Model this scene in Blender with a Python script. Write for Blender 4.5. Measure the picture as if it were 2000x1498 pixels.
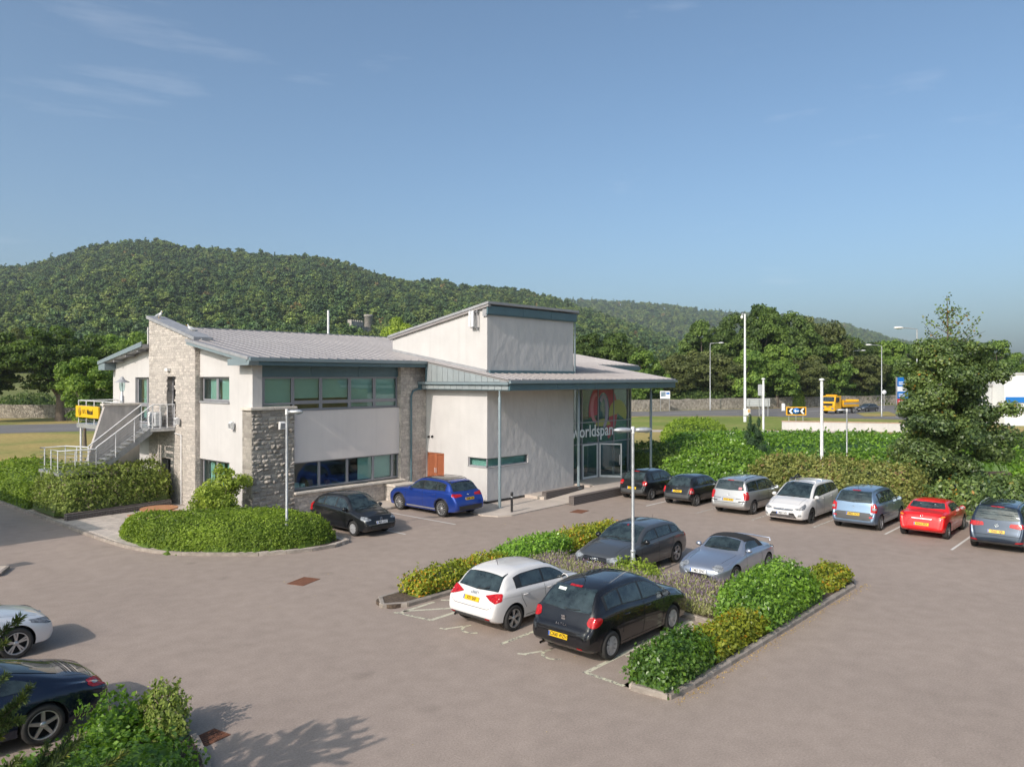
import bpy, bmesh, math, random
import numpy as np
from mathutils import Vector, Matrix
from mathutils.bvhtree import BVHTree

for o in list(bpy.data.objects):
    bpy.data.objects.remove(o)
scene = bpy.context.scene
COL = scene.collection
R = math.radians
PI = math.pi
rng = np.random.default_rng(7)
random.seed(7)

# ------------------------------------------------------------------ frames
# The building's front wall lies on y = 0, its length runs along x.
# Site notes are taken as (s, t): s along the front wall, t out from it (y = -t).
HEAD = math.atan2(1490, 1340)            # heading of the front wall in the survey frame
CX, CY, CZ = -24.105, -30.010, 6.15      # drone position


def D(b, d):
    """survey point: b = tangent of the bearing, d = distance ahead -> (x, y)"""
    ex, ey = b * d, d
    return (CX + ex * math.cos(HEAD) + ey * math.sin(HEAD),
            CY - ex * math.sin(HEAD) + ey * math.cos(HEAD))


# ------------------------------------------------------------------ camera
cam = bpy.data.cameras.new('camera')
cam.sensor_width = 36.0
cam.lens = 1490 / 2000 * 36.0
cam.shift_y = -12 / 2000
cam.clip_start = 0.1
cam.clip_end = 20000
camo = bpy.data.objects.new('camera', cam)
COL.objects.link(camo)
camo.location = (CX, CY, CZ)
camo.rotation_euler = (R(90), 0, -HEAD)
scene.camera = camo

# ------------------------------------------------------------------ light
SUN_EL = R(33.5)
SHADOW = R(5.0)      # heading of the shadows, from +x towards +y
SUN_ROT = R(265.0)
world = bpy.data.worlds.new('World')
scene.world = world
world.use_nodes = True
wn = world.node_tree
wn.nodes.clear()
w_out = wn.nodes.new('ShaderNodeOutputWorld')
w_bg = wn.nodes.new('ShaderNodeBackground')
w_sky = wn.nodes.new('ShaderNodeTexSky')
w_sky.sky_type = 'NISHITA'
w_sky.sun_disc = False
w_sky.sun_elevation = SUN_EL
w_sky.sun_rotation = SUN_ROT
w_sky.altitude = 30
w_sky.air_density = 0.8
w_sky.dust_density = 3.5
w_sky.ozone_density = 2.2
w_bg.inputs['Strength'].default_value = 0.15
# thin cirrus streaks
w_tc = wn.nodes.new('ShaderNodeTexCoord')
w_map = wn.nodes.new('ShaderNodeMapping')
w_map.inputs['Location'].default_value = (3.1, 0.4, 0.0)
w_map.inputs['Rotation'].default_value = (0, 0, R(20))
w_map.inputs['Scale'].default_value = (1.3, 2.4, 11.0)
w_noi = wn.nodes.new('ShaderNodeTexNoise')
w_noi.inputs['Scale'].default_value = 1.6
w_noi.inputs['Detail'].default_value = 7
w_noi.inputs['Roughness'].default_value = 0.55
w_rmp = wn.nodes.new('ShaderNodeValToRGB')
w_rmp.color_ramp.elements[0].position = 0.60
w_rmp.color_ramp.elements[0].color = (0, 0, 0, 1)
w_rmp.color_ramp.elements[1].position = 0.95
w_rmp.color_ramp.elements[1].color = (0.32, 0.32, 0.32, 1)
w_mix = wn.nodes.new('ShaderNodeMixRGB')
w_mix.inputs[2].default_value = (6.3, 6.3, 6.6, 1)
wn.links.new(w_tc.outputs['Generated'], w_map.inputs[0])
wn.links.new(w_map.outputs[0], w_noi.inputs[0])
wn.links.new(w_noi.outputs[0], w_rmp.inputs[0])
wn.links.new(w_rmp.outputs[0], w_mix.inputs[0])
w_tint = wn.nodes.new('ShaderNodeMixRGB')
w_tint.blend_type = 'MULTIPLY'
w_tint.inputs[0].default_value = 1.0
w_tint.inputs[2].default_value = (0.89, 1.0, 0.975, 1)
wn.links.new(w_sky.outputs[0], w_tint.inputs[1])
wn.links.new(w_tint.outputs[0], w_mix.inputs[1])
wn.links.new(w_mix.outputs[0], w_bg.inputs[0])
wn.links.new(w_bg.outputs[0], w_out.inputs[0])

sun = bpy.data.lights.new('sun', 'SUN')
sun.energy = 3.0
sun.angle = R(0.5)
sun.color = (1.0, 0.895, 0.82)
suno = bpy.data.objects.new('sun', sun)
COL.objects.link(suno)
suno.location = (-40, -30, 40)
_ldir = Vector((math.cos(SHADOW) * math.cos(SUN_EL), math.sin(SHADOW) * math.cos(SUN_EL), -math.sin(SUN_EL)))
suno.rotation_euler = _ldir.to_track_quat('-Z', 'Y').to_euler()

vs = scene.view_settings
vs.view_transform = 'Standard'
vs.look = 'None'
vs.gamma = 1
vs.exposure = 0.3
vs.use_curve_mapping = False
scene.display_settings.display_device = 'sRGB'
cy = scene.cycles
cy.max_bounces = 6
cy.diffuse_bounces = 4
cy.glossy_bounces = 3
cy.transmission_bounces = 4
cy.transparent_max_bounces = 8
cy.volume_bounces = 0
cy.caustics_reflective = False
cy.caustics_refractive = False
cy.use_denoising = True


# ------------------------------------------------------------------ materials
def nmat(name):
    m = bpy.data.materials.new(name)
    m.use_nodes = True
    nt = m.node_tree
    b = nt.nodes['Principled BSDF']
    return m, nt, b


def pmat(name, col, rough=0.6, metal=0.0, var=0.0, vscale=3.0, bump=0.0, bscale=40.0, coat=0.0,
         spec=0.5, col2=None, dist=0.02, stretch=None, rand=0.0, streak=0.0):
    """plain painted / mineral surface with uneven tone and fine relief"""
    m, nt, b = nmat(name)
    b.inputs['Roughness'].default_value = rough
    b.inputs['Metallic'].default_value = metal
    b.inputs['Specular IOR Level'].default_value = spec
    if coat:
        b.inputs['Coat Weight'].default_value = coat
        b.inputs['Coat Roughness'].default_value = 0.04
    b.inputs['Base Color'].default_value = (*col, 1)
    tc = nt.nodes.new('ShaderNodeTexCoord')
    vec = tc.outputs['Object']
    if stretch:
        mp = nt.nodes.new('ShaderNodeMapping')
        mp.inputs['Scale'].default_value = stretch
        nt.links.new(vec, mp.inputs[0])
        vec = mp.outputs[0]
    last = None
    if var > 0 or col2:
        n = nt.nodes.new('ShaderNodeTexNoise')
        n.inputs['Scale'].default_value = vscale
        n.inputs['Detail'].default_value = 6
        n.inputs['Roughness'].default_value = 0.6
        nt.links.new(vec, n.inputs[0])
        r = nt.nodes.new('ShaderNodeValToRGB')
        c2 = col2 or tuple(c * (1 - var) for c in col)
        c1 = tuple(min(1, c * (1 + var * 0.6)) for c in col)
        r.color_ramp.elements[0].position = 0.32
        r.color_ramp.elements[1].position = 0.68
        r.color_ramp.elements[0].color = (*c2, 1)
        r.color_ramp.elements[1].color = (*c1, 1)
        nt.links.new(n.outputs[0], r.inputs[0])
        last = r.outputs[0]
    if rand > 0:
        oi = nt.nodes.new('ShaderNodeObjectInfo')
        mr = nt.nodes.new('ShaderNodeMapRange')
        mr.inputs[3].default_value = 1 - rand
        mr.inputs[4].default_value = 1 + rand
        nt.links.new(oi.outputs['Random'], mr.inputs[0])
        mx = nt.nodes.new('ShaderNodeVectorMath')
        mx.operation = 'SCALE'
        if last is None:
            mx.inputs[0].default_value = col
        else:
            nt.links.new(last, mx.inputs[0])
        nt.links.new(mr.outputs[0], mx.inputs['Scale'])
        last = mx.outputs[0]
    if streak > 0:
        mp2 = nt.nodes.new('ShaderNodeMapping'); mp2.inputs['Scale'].default_value = (2.4, 2.4, 0.10)
        n3 = nt.nodes.new('ShaderNodeTexNoise'); n3.inputs['Scale'].default_value = 1.6; n3.inputs['Detail'].default_value = 7
        nt.links.new(tc.outputs['Object'], mp2.inputs[0]); nt.links.new(mp2.outputs[0], n3.inputs[0])
        mr3 = nt.nodes.new('ShaderNodeMapRange'); mr3.inputs[1].default_value = 0.52; mr3.inputs[2].default_value = 0.78; mr3.inputs[3].default_value = 1.0; mr3.inputs[4].default_value = 1 - streak
        nt.links.new(n3.outputs[0], mr3.inputs[0])
        v3 = nt.nodes.new('ShaderNodeVectorMath'); v3.operation = 'SCALE'
        nt.links.new(last, v3.inputs[0]); nt.links.new(mr3.outputs[0], v3.inputs['Scale'])
        last = v3.outputs[0]
    if last is not None:
        nt.links.new(last, b.inputs['Base Color'])
    if bump > 0:
        n2 = nt.nodes.new('ShaderNodeTexNoise')
        n2.inputs['Scale'].default_value = bscale
        n2.inputs['Detail'].default_value = 4
        nt.links.new(vec, n2.inputs[0])
        bp = nt.nodes.new('ShaderNodeBump')
        bp.inputs['Strength'].default_value = bump
        bp.inputs['Distance'].default_value = dist
        nt.links.new(n2.outputs[0], bp.inputs['Height'])
        nt.links.new(bp.outputs[0], b.inputs['Normal'])
    return m


def glassmat(name, tint=(0.72, 0.82, 0.82), ior=1.5, dark=0.0, base_refl=0.06):
    m = bpy.data.materials.new(name)
    m.use_nodes = True
    nt = m.node_tree
    nt.nodes.clear()
    out = nt.nodes.new('ShaderNodeOutputMaterial')
    tr = nt.nodes.new('ShaderNodeBsdfTransparent')
    tr.inputs[0].default_value = (*tint, 1)
    gl = nt.nodes.new('ShaderNodeBsdfGlossy')
    gl.inputs['Roughness'].default_value = 0.01
    gl.inputs['Color'].default_value = (0.95, 0.97, 1, 1)
    fw = nt.nodes.new('ShaderNodeLayerWeight')
    fw.inputs[0].default_value = 0.5
    lw = nt.nodes.new('ShaderNodeMath')
    lw.operation = 'POWER'
    lw.inputs[1].default_value = 4.0
    nt.links.new(fw.outputs['Facing'], lw.inputs[0])
    ad = nt.nodes.new('ShaderNodeMath')
    ad.operation = 'ADD'
    ad.use_clamp = True
    ad.inputs[1].default_value = base_refl
    mx = nt.nodes.new('ShaderNodeMixShader')
    nt.links.new(lw.outputs[0], ad.inputs[0])
    nt.links.new(ad.outputs[0], mx.inputs[0])
    nt.links.new(tr.outputs[0], mx.inputs[1])
    nt.links.new(gl.outputs[0], mx.inputs[2])
    nt.links.new(mx.outputs[0], out.inputs[0])
    return m


def leafmat(name, dark, light, other=None, op=0.86, transl=0.35, rough=0.55, spec=0.3, lo=0.84, hi=1.16, gain=1.9):
    """foliage: tone comes from the per-leaf attribute 'tint' (0..1)"""
    dark, light = tuple(c * gain for c in dark), tuple(min(.9, c * gain) for c in light)
    m, nt, b = nmat(name)
    at = nt.nodes.new('ShaderNodeAttribute')
    at.attribute_name = 'tint'
    r = nt.nodes.new('ShaderNodeValToRGB')
    e = r.color_ramp.elements
    e[0].position = 0.0
    e[0].color = (*dark, 1)
    e[1].position = 0.82 if other else 1.0
    e[1].color = (*light, 1)
    if other:
        k = e.new(op + 0.04)
        k.color = (*other, 1)
    nt.links.new(at.outputs['Fac'], r.inputs[0])
    oi = nt.nodes.new('ShaderNodeObjectInfo')
    mr = nt.nodes.new('ShaderNodeMapRange')
    mr.inputs[3].default_value = lo
    mr.inputs[4].default_value = hi
    nt.links.new(oi.outputs['Random'], mr.inputs[0])
    vm = nt.nodes.new('ShaderNodeVectorMath')
    vm.operation = 'SCALE'
    nt.links.new(r.outputs[0], vm.inputs[0])
    nt.links.new(mr.outputs[0], vm.inputs['Scale'])
    nt.links.new(vm.outputs[0], b.inputs['Base Color'])
    b.inputs['Roughness'].default_value = rough
    b.inputs['Specular IOR Level'].default_value = spec
    tl = nt.nodes.new('ShaderNodeBsdfTranslucent')
    vm2 = nt.nodes.new('ShaderNodeVectorMath')
    vm2.operation = 'MULTIPLY'
    vm2.inputs[1].default_value = (1.25, 1.35, 0.6)
    nt.links.new(vm.outputs[0], vm2.inputs[0])
    nt.links.new(vm2.outputs[0], tl.inputs[0])
    mx = nt.nodes.new('ShaderNodeMixShader')
    mx.inputs[0].default_value = transl
    out = nt.nodes['Material Output']
    nt.links.new(b.outputs[0], mx.inputs[1])
    nt.links.new(tl.outputs[0], mx.inputs[2])
    nt.links.new(mx.outputs[0], out.inputs[0])
    return m


# ------------------------------------------------------------------ mesh builder
class MB:
    def __init__(self):
        self.v, self.f, self.m, self.smooth = [], [], [], []

    def face(self, pts, mi=0, sm=False):
        n = len(self.v)
        self.v += [tuple(p) for p in pts]
        self.f.append(tuple(range(n, n + len(pts))))
        self.m.append(mi)
        self.smooth.append(sm)
        return self

    def add(self, verts, faces, mi=0, sm=False):
        n = len(self.v)
        self.v += [tuple(p) for p in verts]
        for f in faces:
            self.f.append(tuple(n + i for i in f))
            self.m.append(mi)
            self.smooth.append(sm)
        return self

    def box(self, x0, x1, y0, y1, z0, z1, mi=0):
        x0, x1 = min(x0, x1), max(x0, x1)
        y0, y1 = min(y0, y1), max(y0, y1)
        z0, z1 = min(z0, z1), max(z0, z1)
        v = [(x0, y0, z0), (x1, y0, z0), (x1, y1, z0), (x0, y1, z0),
             (x0, y0, z1), (x1, y0, z1), (x1, y1, z1), (x0, y1, z1)]
        return self.add(v, [(0, 3, 2, 1), (4, 5, 6, 7), (0, 1, 5, 4), (1, 2, 6, 5), (2, 3, 7, 6), (3, 0, 4, 7)], mi)

    def st(self, s0, s1, t0, t1, z0, z1, mi=0):
        return self.box(s0, s1, -t0, -t1, z0, z1, mi)

    def bevbox(self, x0, x1, y0, y1, z0, z1, b=0.01, mi=0):
        """box with chamfered vertical and top edges"""
        a = [(x0 + b, y0), (x1 - b, y0), (x1, y0 + b), (x1, y1 - b), (x1 - b, y1), (x0 + b, y1), (x0, y1 - b), (x0, y0 + b)]
        cx, cyy = (x0 + x1) / 2, (y0 + y1) / 2
        def ring(z, k):
            return [(x + (k if x < cx else -k), y + (k if y < cyy else -k), z) for x, y in a]
        rings = [ring(z0, 0), ring(z1 - b, 0), ring(z1, b)]
        v = sum(rings, [])
        fs = []
        for i in range(2):
            for j in range(8):
                k = (j + 1) % 8
                fs.append((i * 8 + j, i * 8 + k, i * 8 + 8 + k, i * 8 + 8 + j))
        fs.append(tuple(16 + j for j in range(8)))
        fs.append(tuple(reversed(range(8))))
        return self.add(v, fs, mi)

    def prism(self, pts, vec, mi=0):
        """closed outline pts (3d) pushed along vec"""
        n = len(pts)
        vec = Vector(vec)
        v = [Vector(p) for p in pts] + [Vector(p) + vec for p in pts]
        fs = [tuple(range(n)), tuple(reversed(range(n, 2 * n)))]
        for i in range(n):
            j = (i + 1) % n
            fs.append((i, i + n, j + n, j))
        return self.add(v, fs, mi)

    def tube(self, pts, r, n=8, mi=0, caps=True, sm=True):
        """round bar along a polyline; r may be a list"""
        pts = [Vector(p) for p in pts]
        rs = r if isinstance(r, (list, tuple)) else [r] * len(pts)
        rings = []
        prev = None
        for i, p in enumerate(pts):
            if i == 0:
                d = pts[1] - pts[0]
            elif i == len(pts) - 1:
                d = pts[-1] - pts[-2]
            else:
                d = (pts[i + 1] - pts[i]).normalized() + (pts[i] - pts[i - 1]).normalized()
            d.normalize()
            if prev is None:
                a = Vector((0, 0, 1)) if abs(d.z) < 0.9 else Vector((1, 0, 0))
                xa = d.cross(a).normalized()
            else:
                xa = (prev - d * prev.dot(d)).normalized()
            prev = xa
            ya = d.cross(xa)
            rings.append([p + (xa * math.cos(2 * PI * k / n) + ya * math.sin(2 * PI * k / n)) * rs[i] for k in range(n)])
        v = sum(rings, [])
        fs = []
        for i in range(len(pts) - 1):
            for k in range(n):
                q = (k + 1) % n
                fs.append((i * n + k, i * n + q, (i + 1) * n + q, (i + 1) * n + k))
        self.add(v, fs, mi, sm)
        if caps:
            self.face(list(reversed(rings[0])), mi)
            self.face(rings[-1], mi)
        return self

    def lathe(self, prof, n=16, c=(0, 0, 0), axis='z', mi=0, sm=True, cap=True):
        v, fs = [], []
        for (r, h) in prof:
            for k in range(n):
                a = 2 * PI * k / n
                p = (r * math.cos(a), r * math.sin(a), h)
                if axis == 'y':
                    p = (p[0], p[2], p[1])
                elif axis == 'x':
                    p = (p[2], p[0], p[1])
                v.append((p[0] + c[0], p[1] + c[1], p[2] + c[2]))
        for i in range(len(prof) - 1):
            for k in range(n):
                q = (k + 1) % n
                fs.append((i * n + k, i * n + q, (i + 1) * n + q, (i + 1) * n + k))
        self.add(v, fs, mi, sm)
        if cap:
            if prof[0][0] > 1e-4:
                self.face([v[k] for k in reversed(range(n))], mi)
            if prof[-1][0] > 1e-4:
                m = (len(prof) - 1) * n
                self.face([v[m + k] for k in range(n)], mi)
        return self

    def ball(self, c, rx, ry, rz, n=12, m=8, mi=0):
        prof = []
        for i in range(m + 1):
            a = -PI / 2 + PI * i / m
            prof.append((max(1e-5, math.cos(a)), math.sin(a)))
        k = MB().lathe(prof, n)
        self.add([(c[0] + x * rx, c[1] + y * ry, c[2] + z * rz) for x, y, z in k.v], k.f, mi, True)
        return self

    def mesh(self, name, mats):
        me = bpy.data.meshes.new(name)
        me.from_pydata(self.v, [], self.f)
        if not isinstance(mats, (list, tuple)):
            mats = [mats]
        for m in mats:
            me.materials.append(m)
        me.polygons.foreach_set('material_index', self.m)
        me.polygons.foreach_set('use_smooth', self.smooth)
        me.update()
        return me

    def build(self, name, mats, parent=None, fix=True):
        me = self.mesh(name, mats)
        if fix:
            bm = bmesh.new()
            bm.from_mesh(me)
            bmesh.ops.recalc_face_normals(bm, faces=bm.faces)
            bm.to_mesh(me)
            bm.free()
        return obj(name, me, parent)


def obj(name, me, parent=None, loc=(0, 0, 0), rz=0.0):
    o = bpy.data.objects.new(name, me)
    COL.objects.link(o)
    o.location = loc
    o.rotation_euler = (0, 0, rz)
    if parent is not None:
        o.parent = parent
    return o


def empty(name, loc=(0, 0, 0), rz=0.0, parent=None):
    o = bpy.data.objects.new(name, None)
    COL.objects.link(o)
    o.location = loc
    o.rotation_euler = (0, 0, rz)
    o.empty_display_size = 0.3
    if parent is not None:
        o.parent = parent
    return o


def tag(o, label=None, cat=None, group=None, kind=None):
    if label:
        o['label'] = label
    if cat:
        o['category'] = cat
    if group:
        o['group'] = group
    if kind:
        o['kind'] = kind
    return o


def copy_tree(o, parent=None):
    c = o.copy()
    COL.objects.link(c)
    c.parent = parent
    for ch in o.children:
        copy_tree(ch, c)
    return c


_txt_cache = {}


def text_mesh(txt, mat, size=1.0, depth=0.004, sx=1.0, bold=0.0, align='CENTER'):
    cu = bpy.data.curves.new('lettering', 'FONT')
    cu.body = txt
    cu.size = size
    cu.extrude = depth / 2
    cu.offset = bold
    cu.align_x = align
    cu.align_y = 'CENTER'
    cu.resolution_u = 3
    to = bpy.data.objects.new('lettering_tmp', cu)
    COL.objects.link(to)
    dg = bpy.context.evaluated_depsgraph_get()
    me = bpy.data.meshes.new_from_object(to.evaluated_get(dg))
    bpy.data.objects.remove(to)
    bpy.data.curves.remove(cu)
    me.transform(Matrix.Diagonal((sx, 1, 1, 1)))
    me.materials.clear()
    me.materials.append(mat)
    return me


def wall_grid(us, zs, holes, thick, top=None):
    """wall in local (u, depth, z) with rectangular holes [(u0,u1,z0,z1)]; top(u) trims the upper edge"""
    us = sorted(set([round(x, 4) for x in us] + [round(h[i], 4) for h in holes for i in (0, 1)]))
    zs = sorted(set([round(x, 4) for x in zs] + [round(h[i], 4) for h in holes for i in (2, 3)]))
    nu, nz = len(us) - 1, len(zs) - 1
    solid = np.ones((nu, nz), bool)
    for i in range(nu):
        for j in range(nz):
            cu, cz = (us[i] + us[i + 1]) / 2, (zs[j] + zs[j + 1]) / 2
            for h in holes:
                if h[0] < cu < h[1] and h[2] < cz < h[3]:
                    solid[i, j] = False
    def zz(u, j):
        if j == nz and top is not None:
            return top(u)
        return zs[j]
    mb = MB()
    for i in range(nu):
        for j in range(nz):
            if not solid[i, j]:
                continue
            a, b = us[i], us[i + 1]
            z00, z10, z01, z11 = zz(a, j), zz(b, j), zz(a, j + 1), zz(b, j + 1)
            mb.face([(a, 0, z00), (b, 0, z10), (b, 0, z11), (a, 0, z01)])
            mb.face([(a, thick, z00), (a, thick, z01), (b, thick, z11), (b, thick, z10)])
            if i == 0 or not solid[i - 1, j]:
                mb.face([(a, 0, z00), (a, 0, z01), (a, thick, z01), (a, thick, z00)])
            if i == nu - 1 or not solid[i + 1, j]:
                mb.face([(b, 0, z10), (b, thick, z10), (b, thick, z11), (b, 0, z11)])
            if j == 0 or not solid[i, j - 1]:
                mb.face([(a, 0, z00), (a, thick, z00), (b, thick, z10), (b, 0, z10)])
            if j == nz - 1 or not solid[i, j + 1]:
                mb.face([(a, 0, z01), (b, 0, z11), (b, thick, z11), (a, thick, z01)])
    return mb


# ------------------------------------------------------------------ shared materials
def asphalt_mat(name, c1, c2, stain=0.25):
    m, nt, b = nmat(name)
    tc = nt.nodes.new('ShaderNodeTexCoord')
    big = nt.nodes.new('ShaderNodeTexNoise')
    big.inputs['Scale'].default_value = 0.16
    big.inputs['Detail'].default_value = 6
    big.inputs['Roughness'].default_value = 0.62
    fine = nt.nodes.new('ShaderNodeTexNoise')
    fine.inputs['Scale'].default_value = 26
    fine.inputs['Detail'].default_value = 4
    fine.inputs['Roughness'].default_value = 0.7
    mid = nt.nodes.new('ShaderNodeTexNoise')
    mid.inputs['Scale'].default_value = 2.3
    mid.inputs['Detail'].default_value = 5
    for n in (big, fine, mid):
        nt.links.new(tc.outputs['Object'], n.inputs[0])
    r1 = nt.nodes.new('ShaderNodeValToRGB')
    r1.color_ramp.elements[0].position = 0.3
    r1.color_ramp.elements[1].position = 0.72
    r1.color_ramp.elements[0].color = (*c2, 1)
    r1.color_ramp.elements[1].color = (*c1, 1)
    nt.links.new(big.outputs[0], r1.inputs[0])
    r2 = nt.nodes.new('ShaderNodeMapRange')
    r2.inputs[1].default_value = 0.3
    r2.inputs[2].default_value = 0.7
    r2.inputs[3].default_value = 0.80
    r2.inputs[4].default_value = 1.20
    nt.links.new(fine.outputs[0], r2.inputs[0])
    r3 = nt.nodes.new('ShaderNodeMapRange')
    r3.inputs[1].default_value = 0.3
    r3.inputs[2].default_value = 0.7
    r3.inputs[3].default_value = 0.92
    r3.inputs[4].default_value = 1.07
    nt.links.new(mid.outputs[0], r3.inputs[0])
    m1 = nt.nodes.new('ShaderNodeVectorMath'); m1.operation = 'SCALE'
    m2 = nt.nodes.new('ShaderNodeVectorMath'); m2.operation = 'SCALE'
    nt.links.new(r1.outputs[0], m1.inputs[0]); nt.links.new(r2.outputs[0], m1.inputs['Scale'])
    nt.links.new(m1.outputs[0], m2.inputs[0]); nt.links.new(r3.outputs[0], m2.inputs['Scale'])
    # dark drips and tyre-worn spots
    vo = nt.nodes.new('ShaderNodeTexVoronoi')
    vo.inputs['Scale'].default_value = 0.55
    wob = nt.nodes.new('ShaderNodeVectorMath'); wob.operation = 'MULTIPLY_ADD'
    wob.inputs[1].default_value = (0.5, 0.5, 0.5)
    nt.links.new(mid.outputs['Color'], wob.inputs[0])
    nt.links.new(tc.outputs['Object'], wob.inputs[2])
    nt.links.new(wob.outputs[0], vo.inputs[0])
    rs = nt.nodes.new('ShaderNodeMapRange')
    rs.inputs[1].default_value = 0.05
    rs.inputs[2].default_value = 0.16
    rs.inputs[3].default_value = 1 - stain
    rs.inputs[4].default_value = 1.0
    nt.links.new(vo.outputs['Distance'], rs.inputs[0])
    m3 = nt.nodes.new('ShaderNodeVectorMath'); m3.operation = 'SCALE'
    nt.links.new(m2.outputs[0], m3.inputs[0]); nt.links.new(rs.outputs[0], m3.inputs['Scale'])
    pv = nt.nodes.new('ShaderNodeTexVoronoi'); pv.distance = 'CHEBYCHEV'; pv.inputs['Scale'].default_value = 0.07
    nt.links.new(tc.outputs['Object'], pv.inputs[0])
    ps = nt.nodes.new('ShaderNodeSeparateColor'); nt.links.new(pv.outputs['Color'], ps.inputs[0])
    rp = nt.nodes.new('ShaderNodeMapRange'); rp.inputs[3].default_value = 0.965; rp.inputs[4].default_value = 1.03
    nt.links.new(ps.outputs[0], rp.inputs[0])
    m5 = nt.nodes.new('ShaderNodeVectorMath'); m5.operation = 'SCALE'
    nt.links.new(m3.outputs[0], m5.inputs[0]); nt.links.new(rp.outputs[0], m5.inputs['Scale'])
    nt.links.new(m5.outputs[0], b.inputs['Base Color'])
    b.inputs['Roughness'].default_value = 0.85
    b.inputs['Specular IOR Level'].default_value = 0.35
    bp = nt.nodes.new('ShaderNodeBump')
    bp.inputs['Strength'].default_value = 0.6
    bp.inputs['Distance'].default_value = 0.012
    nt.links.new(fine.outputs[0], bp.inputs['Height'])
    nt.links.new(bp.outputs[0], b.inputs['Normal'])
    return m


M = {}
M['asphalt'] = asphalt_mat('asphalt', (0.352, 0.282, 0.236), (0.308, 0.247, 0.207), 0.16)
M['road'] = asphalt_mat('road_asphalt', (0.20, 0.19, 0.185), (0.155, 0.148, 0.145), 0.1)
M['render'] = pmat('white_render', (0.555, 0.535, 0.52), 0.9, var=0.07, vscale=0.9, bump=0.5, bscale=9, dist=0.012, streak=0.07)
M['render_rough'] = pmat('troweled_render', (0.555, 0.535, 0.52), 0.9, var=0.07, vscale=0.7, bump=0.85, bscale=2.6, dist=0.05, stretch=(1, 1, 0.7), streak=0.06)
M['panel'] = pmat('panel_render', (0.70, 0.645, 0.615), 0.88, var=0.03, vscale=1.2, bump=0.12, bscale=30, dist=0.005, streak=0.05)
M['stone'] = pmat('grey_limestone', (0.42, 0.38, 0.335), 0.9, var=0.35, vscale=7, bump=0.9, bscale=26, dist=0.03, rand=0.22)
M['stone_joint'] = pmat('stone_mortar', (0.34, 0.31, 0.28), 0.95, var=0.25, vscale=9, bump=0.5, bscale=30)
M['coping'] = pmat('cast_stone', (0.60, 0.54, 0.47), 0.85, var=0.18, vscale=4, bump=0.3, bscale=30)
M['zinc'] = pmat('zinc_roofing', (0.365, 0.335, 0.325), 0.5, metal=0.3, var=0.12, vscale=1.1, rand=0.05)
M['zinc_panel'] = pmat('zinc_cladding', (0.42, 0.46, 0.47), 0.42, metal=0.4, var=0.08, vscale=1.5, rand=0.05)
M['lead'] = pmat('grey_flashing', (0.36, 0.36, 0.37), 0.6, metal=0.3, var=0.15, vscale=3)
M['teal'] = pmat('blue_green_coated_steel', (0.085, 0.15, 0.175), 0.42, var=0.1, vscale=2, spec=0.5)
M['teal_light'] = pmat('grey_blue_coated_steel', (0.20, 0.25, 0.27), 0.4, var=0.08, vscale=2)
M['frame'] = pmat('window_frame_coating', (0.27, 0.27, 0.29), 0.4, var=0.05, vscale=4)
M['white_metal'] = pmat('white_painted_metal', (0.72, 0.72, 0.72), 0.4, var=0.08, vscale=6)
M['galv'] = pmat('galvanised_steel', (0.50, 0.51, 0.52), 0.42, metal=0.55, var=0.2, vscale=9)
M['galv_dark'] = pmat('dark_galvanised_steel', (0.24, 0.25, 0.26), 0.5, metal=0.4, var=0.2, vscale=9)
M['concrete'] = pmat('board_marked_concrete', (0.47, 0.43, 0.40), 0.9, var=0.2, vscale=1.6, bump=0.3, bscale=20, stretch=(2, 2, 0.4))
M['glass'] = glassmat('window_glass', (0.70, 0.84, 0.82))
M['glass_clear'] = glassmat('clear_glass', (0.72, 0.82, 0.82), base_refl=0.05)
M['blind'] = pmat('pale_blind', (0.66, 0.72, 0.67), 0.8, var=0.05, vscale=3)
M['room'] = pmat('office_interior', (0.17, 0.16, 0.15), 0.9, var=0.2, vscale=1.2)
M['room_light'] = pmat('lobby_interior', (0.42, 0.42, 0.41), 0.9, var=0.1, vscale=1.2)
M['brown'] = pmat('brown_stained_timber', (0.36, 0.12, 0.055), 0.55, var=0.2, vscale=9)
M['black'] = pmat('black_plastic', (0.018, 0.018, 0.019), 0.5)
M['black_gloss'] = pmat('black_gloss', (0.012, 0.012, 0.013), 0.12)
M['black_paint'] = pmat('black_painted_steel', (0.025, 0.025, 0.027), 0.4)
M['brick_dark'] = pmat('dark_brick', (0.115, 0.095, 0.088), 0.85, var=0.35, vscale=14, bump=0.5, bscale=50)
M['mortar'] = pmat('brick_mortar', (0.24, 0.22, 0.20), 0.95, var=0.2, vscale=12)
M['paving'] = pmat('paving_slab', (0.50, 0.44, 0.385), 0.9, var=0.2, vscale=2.2, bump=0.2, bscale=60, rand=0.09)
M['paving_joint'] = pmat('paving_joint', (0.22, 0.19, 0.16), 0.95, var=0.3, vscale=8)
M['pavement'] = pmat('pale_concrete_paving', (0.50, 0.43, 0.37), 0.92, var=0.14, vscale=1.1, bump=0.15, bscale=60)
M['kerb'] = pmat('kerb_concrete', (0.33, 0.285, 0.245), 0.9, var=0.3, vscale=4, bump=0.4, bscale=40, rand=0.12)
M['soil'] = pmat('soil_and_bark', (0.12, 0.085, 0.06), 0.95, var=0.5, vscale=16, bump=0.9, bscale=45, dist=0.04)
M['paint_white'] = pmat('road_paint_white', (0.62, 0.60, 0.56), 0.8, var=0.3, vscale=14)
M['plate_y'] = pmat('number_plate_yellow', (0.75, 0.47, 0.01), 0.35)
M['plate_w'] = pmat('number_plate_white', (0.74, 0.74, 0.74), 0.35)
M['plate_ink'] = pmat('number_plate_ink', (0.012, 0.012, 0.012), 0.5)
M['plate_blue'] = pmat('number_plate_blue', (0.02, 0.10, 0.42), 0.4)
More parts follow.
